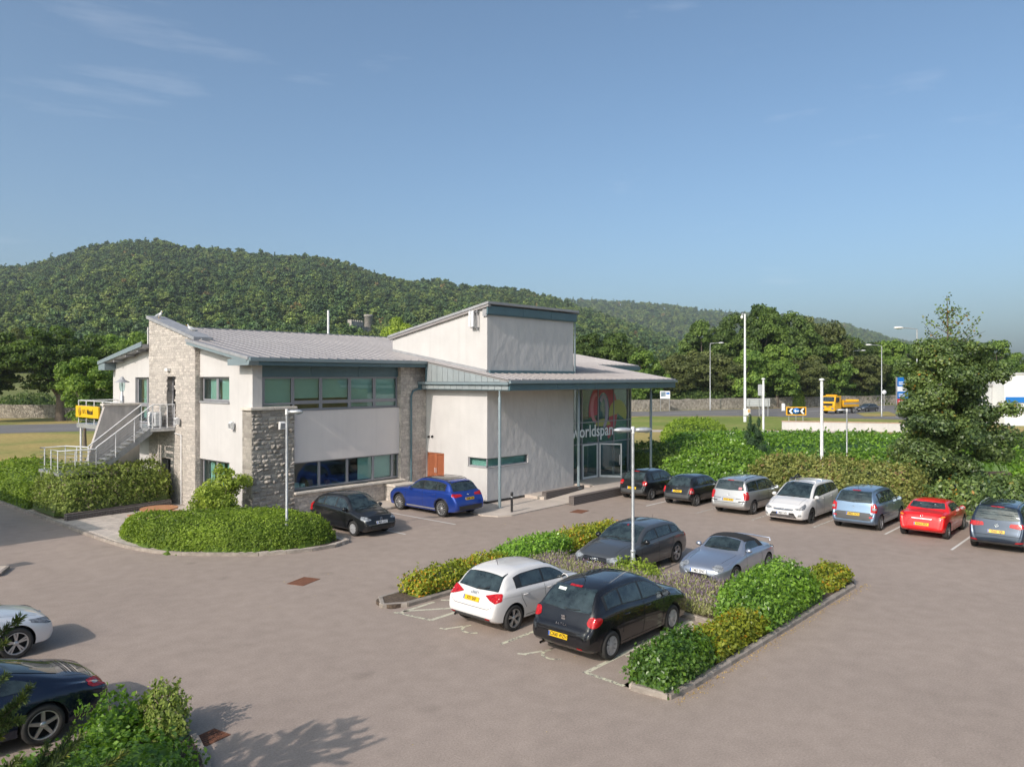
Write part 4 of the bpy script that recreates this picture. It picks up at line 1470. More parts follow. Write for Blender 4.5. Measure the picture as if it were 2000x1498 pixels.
# balcony on the left
bal = empty('balcony', (-8.3, 12.0, 0), 0, bld)
def bbox(name, s0, s1, t0, t1, z0, z1, mat):
    return MB().box(s0 + 8.3, s1 + 8.3, -t0 - 12, -t1 - 12, z0, z1).build(name, mat, bal)
bbox('deck', -9.3, S0 - 0.01, -14.45, -8.62, 3.60, 3.72, M['galv'])
bbox('edge_beam', -9.36, -9.305, -14.5, -8.7, 3.5, 3.72, M['galv'])
wb = MB()
for k in range(5):
    z = 3.9 + k * 0.19
    wb.tube([(-9.3 + 8.3, -0.0 + 14.4 - 12, z), (-9.3 + 8.3, 8.9 - 12, z)], 0.009, 4)
    wb.tube([(-9.3 + 8.3, 14.4 - 12, z), (S0 + 8.3, 14.4 - 12, z)], 0.009, 4)
o = wb.build('rail_wires', M['galv'], bal); o['kind'] = 'stuff'
MB().tube([(S0 + 8.3, 2.4, 4.92), (-1.0, 2.4, 4.92), (-1.0, -3.1, 4.92)], 0.028, 8).build('handrail', M['white_metal'], bal)
for t in (-14.4, -13.3, -12.2, -11.1, -10.0, -8.9):
    MB().tube([(-1.0, -t - 12, 3.6), (-1.0, -t - 12, 4.92)], 0.024, 8).build('rail_post', M['white_metal'], bal)
for t in (-14.2, -9.2):
    MB().tube([(-0.95, -t - 12, 0.0), (-0.95, -t - 12, 3.6)], 0.06, 10).build('support_post', M['white_metal'], bal)
# yellow sign on the balcony rail
M['sign_yellow'] = pmat('yellow_sign_face', (0.83, 0.48, 0.005), 0.35)
sg = empty('balcony_sign', (-9.36, 12.83, 4.06))
tag(sg, 'yellow rectangular sign with black lettering fixed to the balcony railing', 'sign')
MB().box(-0.08, 0.0, -1.58, 1.58, 0.0, 0.60).build('sign_board', M['sign_yellow'], sg)
def sign_text(txt, y, z, size, sx, bold, mat=M['plate_ink']):
    me = text_mesh(txt, mat, size, 0.006, sx, bold, 'LEFT')
    o = obj('lettering', me, sg, (-0.084, y, z))
    o.rotation_euler = (R(90), 0, R(-90))
    return o
sign_text('NFU', 0.62, 0.29, 0.34, 0.8, -0.004)
sign_text('Mutual', -0.03, 0.29, 0.36, 0.82, 0.012)
mb = MB().lathe([(0.0001, 0), (0.21, 0), (0.21, 0.006), (0.0001, 0.006)], 24, axis='x')
mb.v = [(x - 0.088, y + 0.98, z + 0.30) for x, y, z in mb.v]
mb.build('emblem', M['plate_ink'], sg)
mb = MB().lathe([(0.135, 0), (0.175, 0), (0.175, 0.004), (0.135, 0.004)], 24, axis='x', cap=False)
mb.v = [(x - 0.093, y + 0.98, z + 0.30) for x, y, z in mb.v]
mb.prism([(-0.093, 0.95, 0.2), (-0.093, 1.01, 0.2), (-0.093, 1.01, 0.40), (-0.093, 0.95, 0.37)], (-0.003, 0, 0))
mb.build('emblem_ring', M['sign_yellow'], sg)
# hat lamp on the fin
hl = empty('heritage_lamp', (-9.54, 8.0, 4.93))
tag(hl, 'dark hat-shaped lamp on a short post on the concrete stair wall', 'lamp')
MB().lathe([(0.09, 0), (0.09, 0.32), (0.05, 0.36), (0.05, 0.52), (0.02, 0.56)], 12).build('post', M['galv'], hl)
MB().lathe([(0.03, 0.52), (0.09, 0.58), (0.13, 0.72), (0.13, 0.98)], 12, cap=False).build('lantern_glass', M['glass_clear'], hl)
MB().tube([(0, 0, 0.55), (0, 0, 0.95)], 0.035, 8).build('bulb_tube', M['white'], hl)
MB().lathe([(0.33, 0.97), (0.31, 1.0), (0.15, 1.09), (0.11, 1.13), (0.09, 1.2), (0.03, 1.25), (0.0001, 1.26)], 20).build('hat', M['lead'], hl)
# condenser unit on the landing
ac = empty('air_conditioner', (-7.95, 8.15, 3.72))
tag(ac, 'white air-conditioning unit standing on the upper stair landing', 'air conditioner')
MB().bevbox(-0.17, 0.17, -0.42, 0.42, 0.04, 0.72, 0.02).build('case', M['white'], ac)
MB().lathe([(0.05, 0), (0.28, 0), (0.28, 0.02), (0.05, 0.02)], 20, (-0.192, -0.05, 0.38), 'x').build('fan_grille', M['lead'], ac)
for y in (-0.3, 0.3):
    MB().box(-0.15, 0.15, y - 0.03, y + 0.03, 0.0, 0.04).build('foot', M['black'], ac)

# ---- brick walls by the ramp and the planter
def brick_wall(name, label, p, q, z0, z1, w, cap=True):
    a, b = Vector((p[0], -p[1])), Vector((q[0], -q[1]))
    L = (b - a).length
    o = empty(name, (a.x, a.y, 0), math.atan2(b.y - a.y, b.x - a.x))
    tag(o, label, 'wall', 'low dark brick walls')
    MB().box(0.006, L - 0.006, -w / 2 + 0.006, w / 2 - 0.006, z0 - 0.05, z1 - 0.06).build('mortar_core', M['mortar'], o)
    mb = MB()
    z, row = z0, 0
    while z + 0.06 < z1 - 0.05:
        x = -0.11 if row % 2 else 0.0
        while x < L - 0.02:
            x0, x1 = max(0, x), min(L, x + 0.215)
            if x1 - x0 > 0.03:
                for sgn in (-1, 1):
                    y0 = sgn * w / 2
                    mb.box(x0 + 0.004, x1 - 0.004, y0 - 0.05 * (sgn > 0), y0 + 0.05 * (sgn < 0), z + 0.004, z + 0.064)
            x += 0.225
        for xe in (0, L - 0.1):
            mb.box(xe - 0.002 if xe == 0 else xe, xe + 0.1 + (0 if xe == 0 else 0.002), -w / 2 + 0.055, w / 2 - 0.055, z + 0.004, z + 0.064)
        z += 0.075
        row += 1
    k = mb.build('bricks', M['brick_dark'], o)
    k['kind'] = 'stuff'
    nb = int(L / 0.075)
    br = MB().bevbox(-0.033, 0.033, -w / 2, w / 2, z1 - 0.055, z1, 0.006).mesh('brick', M['brick_dark'])
    for i in range(nb):
        obj('brick', br, o, ((i + 0.5) * L / nb, 0, random.uniform(-0.002, 0.002)))
    return o


brick_wall('ramp_wall', 'low dark brick wall along the car park edge of the entrance ramp', (5.1, 7.58), (9.35, 7.52), 0.0, 0.42, 0.30)
brick_wall('ramp_wall', 'low dark brick wall between the entrance ramp and the white wing', (5.35, 5.68), (8.55, 5.66), 0.0, 0.42, 0.28)
brick_wall('planter_wall', 'low dark brick planter wall in front of the shrub hedge by the picnic table', (-12.8, -5.45), (-8.1, -6.1), 0.08, 0.40, 0.22)

# ---- gulls on the tower coping
M['gull_white'] = pmat('white_feathers', (0.78, 0.77, 0.75), 0.8)
M['gull_grey'] = pmat('grey_feathers', (0.40, 0.42, 0.45), 0.8)
M['beak'] = pmat('yellow_beak', (0.75, 0.42, 0.05), 0.5)


def gull(name, loc, rz, label, stand=True):
    o = empty(name, loc, rz)
    tag(o, label, 'bird', 'gulls on the tower roof')
    rings = [(-0.27, 0.10, 0.012, 0.010), (-0.20, 0.11, 0.04, 0.03), (-0.10, 0.145, 0.075, 0.07), (0.02, 0.175, 0.09, 0.095), (0.11, 0.205, 0.078, 0.09),
             (0.16, 0.25, 0.05, 0.06), (0.175, 0.30, 0.042, 0.045), (0.185, 0.335, 0.045, 0.045), (0.195, 0.365, 0.03, 0.03), (0.205, 0.38, 0.004, 0.004)]
    n = 10
    v, f = [], []
    for i, (x, z, ry, rz_) in enumerate(rings):
        tl = 0.0 if i < 5 else 0.4
        for k in range(n):
            a = 2 * PI * k / n
            v.append((x + math.sin(a) * rz_ * -tl, ry * math.cos(a), z + rz_ * math.sin(a)))
    for i in range(len(rings) - 1):
        for k in range(n):
            q = (k + 1) % n
            f.append((i * n + k, i * n + q, (i + 1) * n + q, (i + 1) * n + k))
    f.append(tuple(reversed(range(n)))); f.append(tuple((len(rings) - 1) * n + k for k in range(n)))
    MB().add(v, f, 0, True).build('body', M['gull_white'], o)
    for sg_ in (-1, 1):
        w = MB().prism([(0.10, sg_ * 0.082, 0.20), (0.06, sg_ * 0.09, 0.24), (-0.1, sg_ * 0.085, 0.20), (-0.33, sg_ * 0.035, 0.12), (-0.2, sg_ * 0.075, 0.12), (0.0, sg_ * 0.1, 0.14)], (0, sg_ * 0.014, 0))
        w.build('wing', M['gull_grey'], o)
        if stand:
            MB().tube([(0.0, sg_ * 0.035, 0.10), (-0.01, sg_ * 0.035, 0.05), (0.005, sg_ * 0.035, 0.0), (0.05, sg_ * 0.04, 0.0)], 0.007, 5).build('leg', M['beak'], o)
    MB().tube([(0.215, 0, 0.335), (0.26, 0, 0.33), (0.285, 0, 0.318)], [0.014, 0.010, 0.003], 6).build('beak', M['beak'], o)
    return o


gull('gull', (TW + 0.30, 9.28, ztw(-9.28) + 0.17), R(-78), 'white and grey gull standing on top of the stone tower')
gull('gull', (TW + 0.60, 6.3, ztw(-6.4) + 0.06), R(150), 'gull sitting low on the tower coping, only its white back showing', False)

# ---- thin white flue on the ridge
fl = MB().tube([(3.8 - 0.0, 10.6, 8.6), (3.8, 10.6, 10.35)], 0.07, 8).build('roof_flue', M['white_metal'], bld)
# ================================================================== CARS
def carpaint(name, col, metal=0.0, rough=0.35, coat=1.0):
    m, nt, b = nmat(name)
    b.inputs['Base Color'].default_value = (*col, 1)
    b.inputs['Metallic'].default_value = metal
    b.inputs['Roughness'].default_value = rough
    b.inputs['Coat Weight'].default_value = coat
    b.inputs['Specular IOR Level'].default_value = 0.15
    tc = nt.nodes.new('ShaderNodeTexCoord')
    n = nt.nodes.new('ShaderNodeTexNoise'); n.inputs['Scale'].default_value = 2.2; n.inputs['Detail'].default_value = 6
    nt.links.new(tc.outputs['Object'], n.inputs[0])
    mr = nt.nodes.new('ShaderNodeMapRange')       # thin film of dust
    mr.inputs[1].default_value = 0.35; mr.inputs[2].default_value = 0.75
    mr.inputs[3].default_value = 0.0; mr.inputs[4].default_value = 0.035
    nt.links.new(n.outputs[0], mr.inputs[0])
    mx = nt.nodes.new('ShaderNodeMixRGB')
    mx.inputs[1].default_value = (*col, 1); mx.inputs[2].default_value = (0.30, 0.27, 0.24, 1)
    nt.links.new(mr.outputs[0], mx.inputs[0])
    nt.links.new(mx.outputs[0], b.inputs['Base Color'])
    mr2 = nt.nodes.new('ShaderNodeMapRange')
    mr2.inputs[1].default_value = 0.35; mr2.inputs[2].default_value = 0.75
    mr2.inputs[3].default_value = 0.015; mr2.inputs[4].default_value = 0.05
    nt.links.new(n.outputs[0], mr2.inputs[0])
    nt.links.new(mr2.outputs[0], b.inputs['Coat Roughness'])
    return m


M['car_glass'] = pmat('car_glass', (0.040, 0.060, 0.064), 0.03, spec=0.8, col2=(0.006, 0.010, 0.012), vscale=3.2, var=0.2)
M['tyre'] = pmat('tyre_rubber', (0.028, 0.027, 0.026), 0.85, var=0.3, vscale=12)
M['alloy'] = pmat('alloy_wheel', (0.52, 0.52, 0.53), 0.3, metal=0.75)
M['alloy_dark'] = pmat('dark_alloy_wheel', (0.10, 0.10, 0.105), 0.35, metal=0.6)
M['hubcap'] = pmat('plastic_wheel_trim', (0.42, 0.42, 0.43), 0.45, metal=0.3)
M['wheel_well'] = pmat('wheel_well', (0.012, 0.012, 0.012), 0.9)
M['chrome'] = pmat('chrome', (0.75, 0.76, 0.78), 0.12, metal=1.0)
M['trim'] = pmat('black_trim', (0.022, 0.022, 0.023), 0.45)
M['trim_grey'] = pmat('grey_bumper_plastic', (0.055, 0.056, 0.058), 0.55)
M['lamp_red'] = pmat('red_lamp_lens', (0.46, 0.012, 0.016), 0.12, var=0.45, vscale=16)
M['lamp_clear'] = pmat('clear_lamp_lens', (0.50, 0.52, 0.54), 0.10, metal=0.35, col2=(0.12, 0.125, 0.13), vscale=13)
M['lamp_dark'] = pmat('smoked_lamp_lens', (0.05, 0.055, 0.06), 0.08, col2=(0.28, 0.29, 0.31), vscale=12)
M['lamp_amber'] = pmat('amber_lamp_lens', (0.62, 0.22, 0.02), 0.12, var=0.3, vscale=15)
M['mirror'] = pmat('mirror_glass', (0.5, 0.55, 0.6), 0.05, metal=1.0)
M['soft_top'] = pmat('black_canvas_hood', (0.018, 0.018, 0.019), 0.9, bump=0.3, bscale=60)
M['seam'] = pmat('panel_gap', (0.01, 0.01, 0.01), 0.9)


def pchip(pts):
    xs = np.array([p[0] for p in pts], float)
    ys = np.array([p[1] for p in pts], float)
    h = np.diff(xs); d = np.diff(ys) / h
    m = np.zeros_like(ys)
    m[0], m[-1] = d[0], d[-1]
    for i in range(1, len(xs) - 1):
        if d[i - 1] * d[i] <= 0:
            m[i] = 0
        else:
            w1, w2 = 2 * h[i] + h[i - 1], h[i] + 2 * h[i - 1]
            m[i] = (w1 + w2) / (w1 / d[i - 1] + w2 / d[i])
    def f(x):
        if x <= xs[0]:
            return ys[0]
        if x >= xs[-1]:
            return ys[-1]
        i = int(np.searchsorted(xs, x) - 1)
        t = (x - xs[i]) / h[i]
        return ((2 * t**3 - 3 * t**2 + 1) * ys[i] + (t**3 - 2 * t**2 + t) * h[i] * m[i] + (-2 * t**3 + 3 * t**2) * ys[i + 1] + (t**3 - t**2) * h[i] * m[i + 1])
    return f


_wheel_cache = {}


def wheel_meshes(r, w, style):
    key = (round(r, 3), round(w, 3), style)
    if key in _wheel_cache:
        return _wheel_cache[key]
    rr = r * (0.70 if style in ('double5', 'multi', 'star', 'turbine', 'five') else 0.64)
    hw = w / 2
    ty = MB()
    prof = [(rr * 0.98, -hw * 0.80), (rr * 1.04, -hw * 0.97), (r * 0.90, -hw), (r * 0.965, -hw * 0.86), (r, -hw * 0.62), (r, hw * 0.62), (r * 0.965, hw * 0.86), (r * 0.90, hw), (rr * 1.04, hw * 0.97), (rr * 0.98, hw * 0.80)]
    ty.lathe(prof, 32, axis='y', cap=False)
    tme = ty.mesh('wheel', M['tyre'])
    # rim: outer face at +y
    rm = MB()
    yo = hw * 0.86
    rm.lathe([(rr * 0.99, -hw * 0.8), (rr * 0.95, -hw * 0.2), (rr * 0.95, yo * 0.35)], 28, axis='y', mi=1, cap=False)
    rm.lathe([(rr * 0.93, yo * 0.90), (rr * 1.02, yo * 1.06), (rr * 1.03, yo * 0.85)], 32, axis='y', mi=0, cap=False)
    rm.lathe([(0.001, yo * 0.2), (rr * 0.97, yo * 0.2)], 24, axis='y', mi=1, cap=False)
    rm.lathe([(rr * 0.94, yo * 0.2), (rr * 0.93, yo * 0.92)], 28, axis='y', mi=0, cap=False)

    def spoke(a, w0, w1, r0, r1, y0, y1):
        ca, sa = math.cos(a), math.sin(a)
        def P(rad, off, y):
            return (rad * ca - off * sa, y, rad * sa + off * ca)
        v = [P(r0, -w0, y0), P(r0, w0, y0), P(r1, w1, y1), P(r1, -w1, y1),
             P(r0, -w0 * 1.1, y0 - 0.035), P(r0, w0 * 1.1, y0 - 0.035), P(r1, w1 * 1.1, y1 - 0.035), P(r1, -w1 * 1.1, y1 - 0.035)]
        rm.add(v, [(0, 1, 2, 3), (0, 4, 5, 1), (1, 5, 6, 2), (2, 6, 7, 3), (3, 7, 4, 0)], 0)
    if style == 'double5':
        for k in range(5):
            for o in (-0.16, 0.16):
                a = 2 * PI * k / 5 + 0.3
                spoke(a + o * 0.9, rr * 0.055, rr * 0.075, rr * 0.2, rr * 0.96, yo * 0.82, yo * 0.92)
    elif style == 'five':
        for k in range(5):
            spoke(2 * PI * k / 5 + 0.3, rr * 0.14, rr * 0.10, rr * 0.15, rr * 0.96, yo * 0.8, yo * 0.92)
    elif style == 'multi':
        for k in range(12):
            spoke(2 * PI * k / 12, rr * 0.05, rr * 0.06, rr * 0.18, rr * 0.96, yo * 0.8, yo * 0.92)
    elif style == 'star':
        for k in range(5):
            for o in (-0.22, 0, 0.22):
                spoke(2 * PI * k / 5 + o, rr * 0.04, rr * 0.05, rr * 0.18, rr * 0.96, yo * 0.78, yo * 0.92)
    elif style == 'seven':
        for k in range(7):
            spoke(2 * PI * k / 7, rr * 0.10, rr * 0.09, rr * 0.16, rr * 0.96, yo * 0.8, yo * 0.92)
    elif style == 'hubcap':
        rm.lathe([(0.001, yo * 1.02), (rr * 0.3, yo * 1.0), (rr * 0.42, yo * 0.9)], 24, axis='y', mi=0, cap=False)
        for k in range(9):
            spoke(2 * PI * k / 9, rr * 0.13, rr * 0.24, rr * 0.36, rr * 0.97, yo * 0.9, yo * 0.92)
    rm.lathe([(0.001, yo * 0.98), (rr * 0.14, yo * 0.96), (rr * 0.22, yo * 0.84), (rr * 0.24, yo * 0.6)], 16, axis='y', mi=0, cap=False)
    _wheel_cache[key] = (tme, rm)
    return _wheel_cache[key]


_rim_cache = {}


def scan(poly, n, m, axis=1):
    """rows of sample points across a simple outline, scanned along coordinate `axis`"""
    lo, hi = min(p[axis] for p in poly), max(p[axis] for p in poly)
    o = 1 - axis
    rows = []
    e = (hi - lo) * 1e-4
    levels = sorted(set([lo + e + (hi - lo - 2 * e) * j / m for j in range(m + 1)] + [min(max(p[axis], lo + e), hi - e) for p in poly]))
    for v in levels:
        xs = []
        for i in range(len(poly)):
            a, b = poly[i], poly[(i + 1) % len(poly)]
            if (a[axis] - v) * (b[axis] - v) <= 0 and a[axis] != b[axis]:
                xs.append(a[o] + (b[o] - a[o]) * (v - a[axis]) / (b[axis] - a[axis]))
        if len(xs) < 2:
            continue
        x0, x1 = min(xs), max(xs)
        row = []
        for k in range(n + 1):
            u = x0 + (x1 - x0) * k / n
            row.append((u, v) if axis == 1 else (v, u))
        rows.append(row)
    return rows


def soft(poly, r=0.04, n=3):
    out = []
    N = len(poly)
    for i in range(N):
        p0, p1, p2 = Vector(poly[i - 1]), Vector(poly[i]), Vector(poly[(i + 1) % N])
        a = p1 + (p0 - p1).normalized() * min(r, (p0 - p1).length * 0.45)
        c = p1 + (p2 - p1).normalized() * min(r, (p2 - p1).length * 0.45)
        for k in range(n + 1):
            u = k / n
            q = a * (1 - u) ** 2 + p1 * 2 * u * (1 - u) + c * u ** 2
            out.append((q.x, q.y))
    return out


class Car:
    """x forward (front at +L/2), y left, z up; profile x is measured back from the front bumper"""

    def __init__(self, name, L, W, H, wb, fo, rw, top, belt, plan, paint, bot=None, tumble=0.38, tw=0.20,
                 rim='five', rim_mat='alloy', crown=0.035, hipw=0.955, arch=0.05):
        self.L, self.W, self.H = L, W, H
        self.root = empty(name)
        self.paint = paint
        self.fx = L / 2 - fo
        self.rx = self.fx - wb
        T, B, PL = pchip(top), pchip(belt), pchip(plan)
        BT = pchip(bot or [(0, 0.34), (0.06, 0.25), (0.2, 0.20), (0.8, 0.19), (L - 0.8, 0.20), (L - 0.25, 0.24), (L - 0.05, 0.32), (L, 0.38)])
        self.T, self.B, self.PL, self.tumble = T, B, PL, tumble
        xs = sorted(set([0, .008, .02, .04, .065, .1, .14, .19, .25, .32] + [L - q for q in (0, .008, .02, .04, .065, .1, .14, .19, .25, .32)] +
                        list(np.linspace(0.4, L - 0.4, 40)) + [p[0] for p in top if 0.3 < p[0] < L - 0.3]))
        rings = []
        for x in xs:
            zt, zb, w = T(x), BT(x), W / 2 * PL(x)
            zB = min(B(x), zt - 0.045)
            zB = max(zB, zb + 0.05)
            hh = zB - zb
            gh = max(0.0, zt - zB)
            fg = min(1, max(0, (gh - 0.05) / 0.2))
            wsh = w * (hipw - 0.012 - 0.015 * fg)
            cr = crown + 0.02 * fg
            wt = max(0.2 * w, wsh - 0.05 * (1 - fg) - tumble * gh)
            ze = zt - cr
            pr = [(0, zb), (w * .6, zb), (w * .88, zb + .012), (w * .955, zb + min(.05, .2 * hh)), (w * .982, zb + .30 * hh), (w, zb + .55 * hh), (w * .996, zb + .74 * hh),
                  (w * .985, zb + .90 * hh), (w * hipw, zB), (wsh, zB + 0.012 * fg + 0.004)]
            for f in (.25, .5, .75):
                bul = 0.02 * fg * math.sin(PI * f)
                pr.append((wsh + (wt - wsh) * f + bul, zB + 0.012 * fg + (ze - 0.03 - zB - 0.012 * fg) * f))
            pr += [(wt + 0.004, ze - 0.03), (wt - 0.02, ze - 0.004), (wt - 0.07 - 0.03 * fg, ze + cr * .22), (wt * .62, ze + cr * .66), (wt * .3, ze + cr * .92), (0, zt)]
            rings.append([(L / 2 - x, y, z) for y, z in pr] + [(L / 2 - x, -y, z) for y, z in reversed(pr[1:-1])])
        n = len(rings[0])
        v = sum(rings, [])
        f = []
        for i in range(len(rings) - 1):
            for k in range(n):
                q = (k + 1) % n
                f.append((i * n + k, i * n + q, (i + 1) * n + q, (i + 1) * n + k))
        f.append(tuple(reversed(range(n))))
        f.append(tuple((len(rings) - 1) * n + k for k in range(n)))
        me = bpy.data.meshes.new('body')
        me.from_pydata(v, [], f)
        me.materials.append(paint); me.materials.append(M['wheel_well'])
        bm = bmesh.new(); bm.from_mesh(me)
        bmesh.ops.remove_doubles(bm, verts=bm.verts, dist=1e-5)
        bmesh.ops.recalc_face_normals(bm, faces=bm.faces)
        self.bvh = BVHTree.FromBMesh(bm)
        bm.to_mesh(me); bm.free()
        # wheel arches
        cut = MB()
        for ax in (self.fx, self.rx):
            for sg in (-1, 1):
                y0, y1 = sg * (W / 2 - 0.30), sg * (W / 2 + 0.2)
                cut.lathe([(rw + arch, min(y0, y1)), (rw + arch, max(y0, y1))], 28, (ax, 0, rw + 0.01), 'y', mi=1)
        cme = cut.mesh('arch_cut', [paint, M['wheel_well']])
        bm = bmesh.new(); bm.from_mesh(cme)
        bmesh.ops.remove_doubles(bm, verts=bm.verts, dist=1e-5)
        bmesh.ops.recalc_face_normals(bm, faces=bm.faces)
        bm.to_mesh(cme); bm.free()
        ob = bpy.data.objects.new('body', me); oc = bpy.data.objects.new('arch_cut', cme)
        COL.objects.link(ob); COL.objects.link(oc)
        md = ob.modifiers.new('b', 'BOOLEAN'); md.operation = 'DIFFERENCE'; md.object = oc; md.solver = 'EXACT'
        dg = bpy.context.evaluated_depsgraph_get()
        me2 = bpy.data.meshes.new_from_object(ob.evaluated_get(dg))
        bpy.data.objects.remove(oc); bpy.data.objects.remove(ob)
        me2.polygons.foreach_set('use_smooth', [True] * len(me2.polygons))
        try:
            me2.set_sharp_from_angle(angle=R(42))
        except Exception:
            pass
        self.body = obj('body', me2, self.root)
        # wheels
        tw_ = tw
        tme, rmb = wheel_meshes(rw, tw_, rim)
        rk = (round(rw, 3), round(tw_, 3), rim, rim_mat)
        if rk not in _rim_cache:
            _rim_cache[rk] = rmb.mesh('rim', [M[rim_mat], M['wheel_well']])
        for ax in (self.fx, self.rx):
            for sg in (1, -1):
                y = sg * (W / 2 - tw_ / 2 - 0.012)
                wh = obj('wheel', tme, self.root, (ax, y, rw), 0 if sg > 0 else PI)
                obj('rim', _rim_cache[rk], wh)

    def cast(self, o, d):
        loc, nor, i, dist = self.bvh.ray_cast(Vector(o), Vector(d))
        return loc, nor

    def skin(self, name, poly, view, mat, off=0.005, n=8, m=6, axis=1, r=0.03, parent=None, ang=0.0, label=None):
        """a thin pane that follows the body; poly in (a, z) for side/front/rear views, (x, y) for top"""
        if r > 0:
            poly = soft(poly, r)
        rows = scan(poly, n, m, axis)
        sgns = (1, -1) if view in ('side', 'rear_c', 'front_c') else (1,)
        outs = []
        L = self.L
        for sg in sgns:
            V, F = [], []
            ok = True
            grid = []
            for row in rows:
                g = []
                for (a, b) in row:
                    if view == 'side':
                        o, d = (L / 2 - a, 3 * sg, b), (0, -sg, 0)
                    elif view == 'front':
                        o, d = (4, a, b), (-1, 0, 0)
                    elif view == 'rear':
                        o, d = (-4, a, b), (1, 0, 0)
                    elif view == 'top':
                        o, d = (L / 2 - a, b, 4), (0, 0, -1)
                    elif view in ('rear_c', 'front_c'):   # corner units, seen from an angled direction; a = distance from centre line measured square to view
                        s_ = 1 if view == 'rear_c' else -1
                        dx, dy = s_ * math.cos(ang), -sg * math.sin(ang)
                        ax_, ay_ = sg * math.sin(ang) * s_ * -1 * -1, math.cos(ang)
                        # horizontal axis square to the view direction, growing outwards
                        hx, hy = s_ * math.sin(ang), sg * math.cos(ang)
                        base = (-L / 2 if s_ > 0 else L / 2)
                        o = (base + hx * a - dx * 4, hy * a - dy * 4, b)
                        d = (dx, dy, 0)
                    loc, nor = self.cast(o, d)
                    if loc is None:
                        g.append(None)
                    else:
                        if nor.dot(Vector(d)) > 0:
                            nor = -nor
                        g.append(loc + nor * off)
                grid.append(g)
            idx = {}
            for j, g in enumerate(grid):
                for k, p in enumerate(g):
                    if p is not None:
                        idx[(j, k)] = len(V)
                        V.append(p)
            for j in range(len(grid) - 1):
                for k in range(len(grid[j]) - 1):
                    q = [(j, k), (j, k + 1), (j + 1, k + 1), (j + 1, k)]
                    if all(t in idx for t in q):
                        pts = [V[idx[t]] for t in q]
                        if max((pts[i] - pts[(i + 1) % 4]).length for i in range(4)) < 0.6:
                            F.append(tuple(idx[t] for t in q))
            if not F:
                continue
            mb = MB()
            mb.add(V, F, 0, True)
            o = mb.build(name, M[mat] if isinstance(mat, str) else mat, parent or self.root)
            # make the pane face outwards
            me = o.data
            cen = Vector((0, 0, 0.6))
            s_ = sum(1 if p.normal.dot(p.center - cen) > 0 else -1 for p in me.polygons)
            if s_ < 0:
                me.flip_normals()
            outs.append(o)
        return outs

    def line(self, pts, view='side', w=0.012, mat='seam', off=0.003, name='panel_gap', step=0.08):
        """a thin dark joint drawn on the skin, as a strip"""
        P = []
        for i in range(len(pts) - 1):
            a, b = Vector(pts[i]), Vector(pts[i + 1])
            n = max(1, int((b - a).length / step))
            for k in range(n):
                P.append(a.lerp(b, k / n))
        P.append(Vector(pts[-1]))
        L = self.L
        for sg in ((1, -1) if view == 'side' else (1,)):
            V, F = [], []
            prev_ok = False
            for i, p in enumerate(P):
                t = (P[min(i + 1, len(P) - 1)] - P[max(i - 1, 0)]).normalized()
                nn = Vector((-t.y, t.x)) * w / 2
                pair = []
                for q in (p - nn, p + nn):
                    if view == 'side':
                        o, d = (L / 2 - q.x, 3 * sg, q.y), (0, -sg, 0)
                    elif view == 'rear':
                        o, d = (-4, q.x, q.y), (1, 0, 0)
                    elif view == 'front':
                        o, d = (4, q.x, q.y), (-1, 0, 0)
                    else:
                        o, d = (L / 2 - q.x, q.y, 4), (0, 0, -1)
                    loc, nor = self.cast(o, d)
                    if loc is None:
                        pair = None
                        break
                    if nor.dot(Vector(d)) > 0:
                        nor = -nor
                    pair.append(loc + nor * off)
                if pair:
                    V += pair
                    if prev_ok:
                        m = len(V)
                        F.append((m - 4, m - 3, m - 1, m - 2))
                    prev_ok = True
                else:
                    prev_ok = False
            if F:
                MB().add(V, F, 0, False).build(name, M[mat] if isinstance(mat, str) else mat, self.root)

    def on(self, view, a, b):
        L = self.L
        if view == 'front':
            return self.cast((4, a, b), (-1, 0, 0))
        if view == 'rear':
            return self.cast((-4, a, b), (1, 0, 0))
        if view == 'top':
            return self.cast((L / 2 - a, b, 4), (0, 0, -1))
        return self.cast((L / 2 - a, 3 * (1 if view == 'side' else -1), b), (0, -1 if view == 'side' else 1, 0))

    def plate(self, view, z, txt, y=0.0, rear=None):
        loc, nor = self.on(view, y, z)
        fr = view == 'front'
        sgn = 1 if fr else -1
        o = MB().bevbox(-0.26, 0.26, -0.0555, 0.0555, 0.0, 0.012, 0.004).build('number_plate', M['plate_w'] if fr else M['plate_y'], self.root)
        nn = Vector((nor.x, 0, nor.z)).normalized()
        if abs(nn.z) > 0.5:
            nn = Vector((sgn, 0, 0.2)).normalized()
        up = Vector((0, 0, 1)) - nn * nn.z
        up.normalize()
        xx = up.cross(nn)
        mat = Matrix((xx, up, nn)).transposed().to_4x4()
        mat.translation = loc + nn * 0.014
        o.matrix_local = mat
        me = text_mesh(txt, M['plate_ink'], 0.112, 0.002, 0.80, 0.0022)
        t = obj('lettering', me, o, (0.02, 0.0, 0.014))
        MB().box(-0.255, -0.218, -0.05, 0.05, 0.0125, 0.0133).build('country_band', M['plate_blue'], o)
        return o

